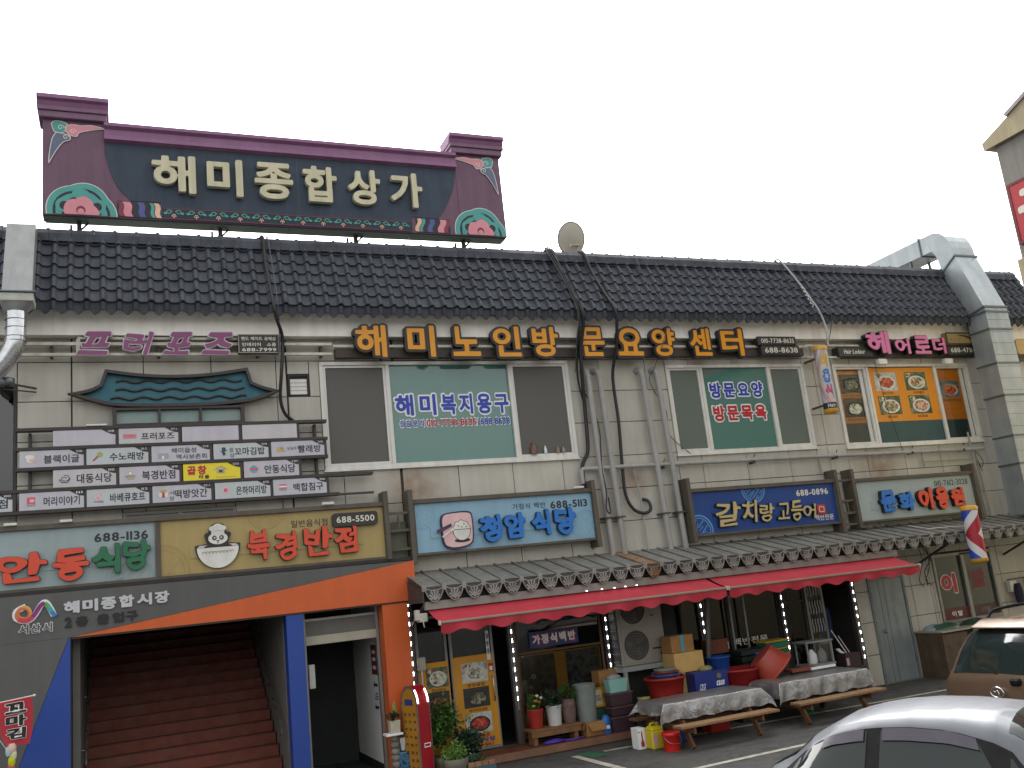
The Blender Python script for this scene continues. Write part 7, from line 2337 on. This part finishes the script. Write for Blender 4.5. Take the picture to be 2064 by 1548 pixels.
def car(label, loc, rz, tab, paint, wheels, sides, screens, name, lights):
    """tab rows: x, belt z, rail z, roof z, half width, rail half width; built rear (x=0) to front"""
    T = thing(name, label, 'car', loc, rz, local=True)
    xs = np.array([t[0] for t in tab])
    X = sorted(set(np.round(np.concatenate([np.linspace(xs[0], xs[-1], 46), xs]), 3)))

    def pts(x):
        be, ra, ro, w_, wr_ = (interp(tab, x, k) for k in range(1, 6))
        zb = .20 + .12 * max(0, 1 - x / .35) + .12 * max(0, 1 - (xs[-1] - x) / .35)
        mid = zb + (be - zb) * .55
        return [(w_ * .90, zb), (w_ * .985, zb + .10), (w_, mid), (w_ * .985, be - .07), (w_ * .955, be), (wr_ + .012, ra), (wr_ - .03, ra + (ro - ra) * .42), (wr_ * .74, ra + (ro - ra) * .76), (wr_ * .38, ro - .008), (0, ro)]
    rings = []
    for x in X:
        h_ = pts(x)
        rings.append([(x, -a, z) for a, z in h_] + [(x, a, z) for a, z in h_[::-1][1:]])
    part('body', MB().loft(rings, True), paint, T)
    gls = M('car_glass', (.012, .018, .017), .05, spec=.45, var=0)
    trim = M('car_trim', '0f0f10', .7, var=.05, spec=.15)
    vis = M('rain_visor', '3a3540', .2, var=.1, spec=.6)

    def side_patch(nm, m, xa, xb, b0, b1, off, slant=(0, 0)):
        for s in (-1, 1):
            def fn(u, v):
                t = b0 + (b1 - b0) * v
                x = xa + (xb - xa) * u + slant[0] * t * (1 - u) + slant[1] * t * u
                q = pts(x)
                a, b = Vector(q[4]), Vector(q[5])
                p = a.lerp(b, t)
                nrm = Vector((b.y - a.y, a.x - b.x)).normalized()
                p += nrm * off
                return (x, s * p.x, p.y)
            part(nm, MB().grid(fn, 14, 5), m, T)
    for nm, m, xa, xb, b0, b1, off, sl_ in sides(gls, trim, vis):
        side_patch(nm, m, xa, xb, b0, b1, off, sl_)
    for nm, xa, xb, inset_ in screens:
        def fn2(u, v):
            x = xa + (xb - xa) * v
            q = pts(x)
            k = [Vector(p) for p in q[6:]]
            f = abs(u * 2 - 1) * inset_
            sg = -1 if u < .5 else 1
            seg = (1 - f) * 3
            i = min(int(seg), 2)
            p = k[i].lerp(k[i + 1], seg - i)
            q2 = pts(x + .02)
            sl2 = (q2[9][1] - q[9][1]) / .02
            n2 = Vector((-sl2, 0, 1)).normalized() * .005
            return (x + n2.x, sg * p.x, p.y + n2.z)
        part(nm, MB().grid(fn2, 20, 10), gls, T)
    for wx in wheels:
        for s in (-1, 1):
            w_ = interp(tab, wx, 4)
            tp = [(.20, -.10), (.30, -.10), (.315, -.06), (.315, .06), (.30, .10), (.20, .10)]
            rg = [[(wx + r * math.cos(t), s * (w_ - .06) + o_, .315 + r * math.sin(t)) for t in [2 * math.pi * k / 24 for k in range(24)]] for r, o_ in tp]
            wl = part('wheel', MB().loft(rg), M('tyre', '1a1a1a', .8), T)
            part('rim', MB().loft([[(wx + r * math.cos(t), s * (w_ - .06) + s * o_, .315 + r * math.sin(t)) for t in [2 * math.pi * k / 20 for k in range(20)]] for r, o_ in ((.20, .08), (.17, .09), (.05, .07), (.01, .075))]), steel, wl)
            part('wheel_arch', MB().loft([[(wx + r * math.cos(t), s * (w_ * 1.001) + s * o_, .315 + r * math.sin(t)) for t in [math.pi * k / 16 for k in range(17)]] for r, o_ in ((.335, .004), (.37, .008), (.375, -.01))], False, closed=False), trim, T)
    for nm, c, x, yh, z, a, b in lights:
        for s in (-1, 1):
            part(nm, MB().loft([[(x + d, s * yh + a * q * math.cos(t), z + b * q * math.sin(t)) for t in [2 * math.pi * k / 14 for k in range(14)]] for d, q in ((-.06 if x < 2 else .06, .9), (0, 1), (.1 if x < 2 else -.1, 1))]), M('lamp_' + c, c, .15, coat=.5), T)
    return T


def carpaint(name, col, metal, rough=.28):
    m = M(name, col, rough, metal, var=.03, scale=3, coat=.2)
    m.node_tree.nodes['Principled BSDF'].inputs['Coat Roughness'].default_value = .06
    return m


sil = carpaint('paint_silver', '505358', .25, .5)
SED = [(0, .50, .52, .55, .70, .60), (.06, .70, .72, .76, .78, .66), (.20, .80, .82, .90, .84, .68), (.35, .88, .92, 1.0, .86, .68), (.57, .93, 1.0, 1.11, .875, .66), (.76, .94, 1.155, 1.25, .88, .63), (.98, .94, 1.25, 1.355, .88, .60),
       (1.20, .94, 1.295, 1.405, .88, .585), (1.35, .94, 1.31, 1.425, .88, .58), (1.62, .935, 1.32, 1.445, .88, .575), (1.95, .93, 1.30, 1.44, .88, .58), (2.28, .925, 1.22, 1.415, .88, .62), (2.45, .92, 1.14, 1.37, .88, .65),
       (2.68, .91, 1.01, 1.23, .875, .71), (2.95, .90, .93, 1.03, .87, .77), (3.3, .84, .86, .92, .85, .78), (3.7, .72, .74, .80, .78, .70), (3.85, .58, .6, .62, .66, .58)]


def sed_sides(g, t, v):
    return [('window_surround', t, .36, 2.72, .02, .985, .004, (.22, -.30)), ('window', g, .58, 1.28, .05, .93, .008, (.22, 0)), ('window', g, 1.40, 2.36, .05, .93, .008, (0, -.20)), ('quarter_glass', g, 2.41, 2.60, .05, .78, .008, (0, -.22)),
            ('rain_visor', v, .84, 1.26, .72, .955, .022, (.06, 0)), ('rain_visor', v, 1.42, 2.28, .72, .955, .022, (0, -.12))]


car('silver car in the lower right corner, seen across its side windows and roof', (5.88, -7.86, 0), R(-64), SED, sil, (.62, 3.0), sed_sides, (('rear_screen', .22, .72, .86), ('windscreen', 2.40, 2.96, .9)), 'silver_car',
    [('headlight', 'd8dadc', 3.68, .55, .66, .16, .08), ('tail_light', '8a1a1a', .10, .66, .74, .10, .12)])

brz = carpaint('paint_bronze', '5e4b3a', .4, .32)
VAN = [(0, .55, .57, .60, .70, .62), (.05, .92, .95, .98, .80, .70), (.12, 1.0, 1.06, 1.10, .84, .72), (.30, 1.0, 1.30, 1.36, .86, .68), (.46, 1.0, 1.46, 1.53, .865, .64), (.60, 1.0, 1.53, 1.605, .87, .62), (1.0, .99, 1.56, 1.64, .87, .615),
       (1.8, .98, 1.57, 1.66, .87, .615), (2.5, .97, 1.54, 1.64, .87, .62), (2.9, .96, 1.42, 1.54, .87, .65), (3.4, .95, 1.08, 1.16, .865, .75), (3.6, .93, .98, 1.04, .86, .78), (4.1, .82, .85, .92, .83, .74), (4.4, .62, .64, .68, .70, .60)]


def van_sides(g, t, v):
    return [('window', g, .62, 1.15, .08, .9, .006, (.12, 0)), ('window', g, 1.25, 2.15, .06, .92, .006, (0, 0)), ('window', g, 2.25, 3.1, .06, .92, .006, (0, -.25))]


VT = car('bronze people carrier at the right edge, seen from behind', (9.62, -7.36, 0), 0, VAN, brz, (.85, 3.5), van_sides, (('rear_screen', .115, .50, .97), ('windscreen', 2.72, 3.45, .9)), 'bronze_van',
         [('tail_light', '7d2622', .13, .74, .84, .07, .12), ('headlight', 'd8dadc', 4.2, .55, .74, .14, .09)])
part('spoiler', MB().loft([[(x, y * .54, z) for x, z in ((.42, 1.565), (.40, 1.545), (.70, 1.60), (.72, 1.64), (.62, 1.635))] for y in (-1, -.5, 0, .5, 1)]), brz, VT)
VT.scale = (1, 1.04, 1.08)
ch_ = M('chrome', 'c4c6c8', .12, .95, var=.02)
part('emblem_ring', MB().tube([(.022 - .02, .09 * math.cos(t), .90 + .055 * math.sin(t)) for t in [2 * math.pi * k / 24 for k in range(25)]], .010, 6), ch_, VT)
part('emblem_mark', MB().tube([(.0, -.03, .88), (.0, -.01, .92), (.0, .02, .90), (.0, .04, .915)], .007, 5), ch_, VT)
part('wiper', MB().tube([(.10, -.25, 1.03), (.12, .05, 1.08), (.15, .32, 1.13)], .012, 6), M('car_trim', '151515'), VT)
part('wiper_motor', MB().box(.03, .12, -.30, -.16, .97, 1.05), M('car_trim', '151515'), VT, bevel=.02)
part('washer_jet', MB().lathe([(.02, 0), (.015, .02), (.001, .025)], 8, (.62, -.1, 1.625)), M('car_trim', '151515'), VT)
for k in range(6):
    part('badge_letter', MB().box(.045, .06, .50 - k * .035, .52 - k * .035, .855, .875), ch_, VT)
for s in (-1, 1):
    part('roof_rail', MB().tube(smoothpath([(.75, s * .56, 1.63), (.95, s * .56, 1.72), (1.8, s * .56, 1.735), (2.4, s * .56, 1.70), (2.55, s * .56, 1.63)], 5), .02, 6), M('car_trim', '151515'), VT)
T = thing('hanging_wires', 'black wires hanging in loops under the canopy beside the barber window', 'wires', (16.4, -.1, 1.9))
for k, (x, d) in enumerate(((16.2, 0), (16.32, .1), (16.44, -.05))):
    part('wire', MB().tube(smoothpath([(x, -.15, 2.75), (x + .1 + d, -.12, 2.45), (x + .02, -.08, 2.2), (x - .04 + d, -.06, 2.0), (x + .06, -.05, 1.88)], 5), .009, 5), cabm, T)
part('wooden_tray', MB().box(11.28, 11.86, -1.46, -1.22, .745, .80), M('tray_brick', '7d3f2a', .7, var=.15), None, bevel=.006, label='brick-red tray lying at the back of the right picnic table', cat='tray')
part('white_board', MB().box(11.70, 12.26, -1.50, -1.44, .745, .79), decwhite, None, bevel=.004, label='narrow white board beside the brick-red tray on the right table', cat='board')
for k, (x, z, c, lab) in enumerate(((12.05, .003, '2a3a34', 'dark green crate at the bottom beside the steel rack'), (12.07, .33, '3a2a2c', 'dark plum crate stacked beside the steel rack'))):
    T = thing('crate', lab, 'crate', (x, -.45, z))
    part('body', MB().loft([[(x + .06 + a * q, -.45 + b * q * .9, z + zz) for a, b in ((-1, -1), (1, -1), (1, 1), (-1, 1))] for zz, q in ((0, .19), (.30, .215))], smooth=False), M('crate_' + c, c, .5, var=.12), T, bevel=.008)
    part('rim', MB().prism([[(x - .165, -.655), (x + .285, -.655), (x + .285, -.245), (x - .165, -.245)], [(x - .14, -.63), (x + .26, -.63), (x + .26, -.27), (x - .14, -.27)]], z + .301, z + .325, 'z'), M('crate_' + c, c), T)
for x, lab in ((12.62, 'white plastic sack on the lower shelf of the steel rack'), (12.86, 'grey plastic sack on the lower shelf of the steel rack')):
    part('sack', MB().loft([[(x + r * math.cos(t), -.42 + r * .8 * math.sin(t), z) for t in [2 * math.pi * k / 12 for k in range(12)]] for z, r in ((.712, .09), (.76, .11), (.88, .10), (.95, .05), (.98, .03))]), decwhite if x < 12.7 else M('sack_grey', '7d7f7d', .6, var=.15), None, label=lab, cat='sack')
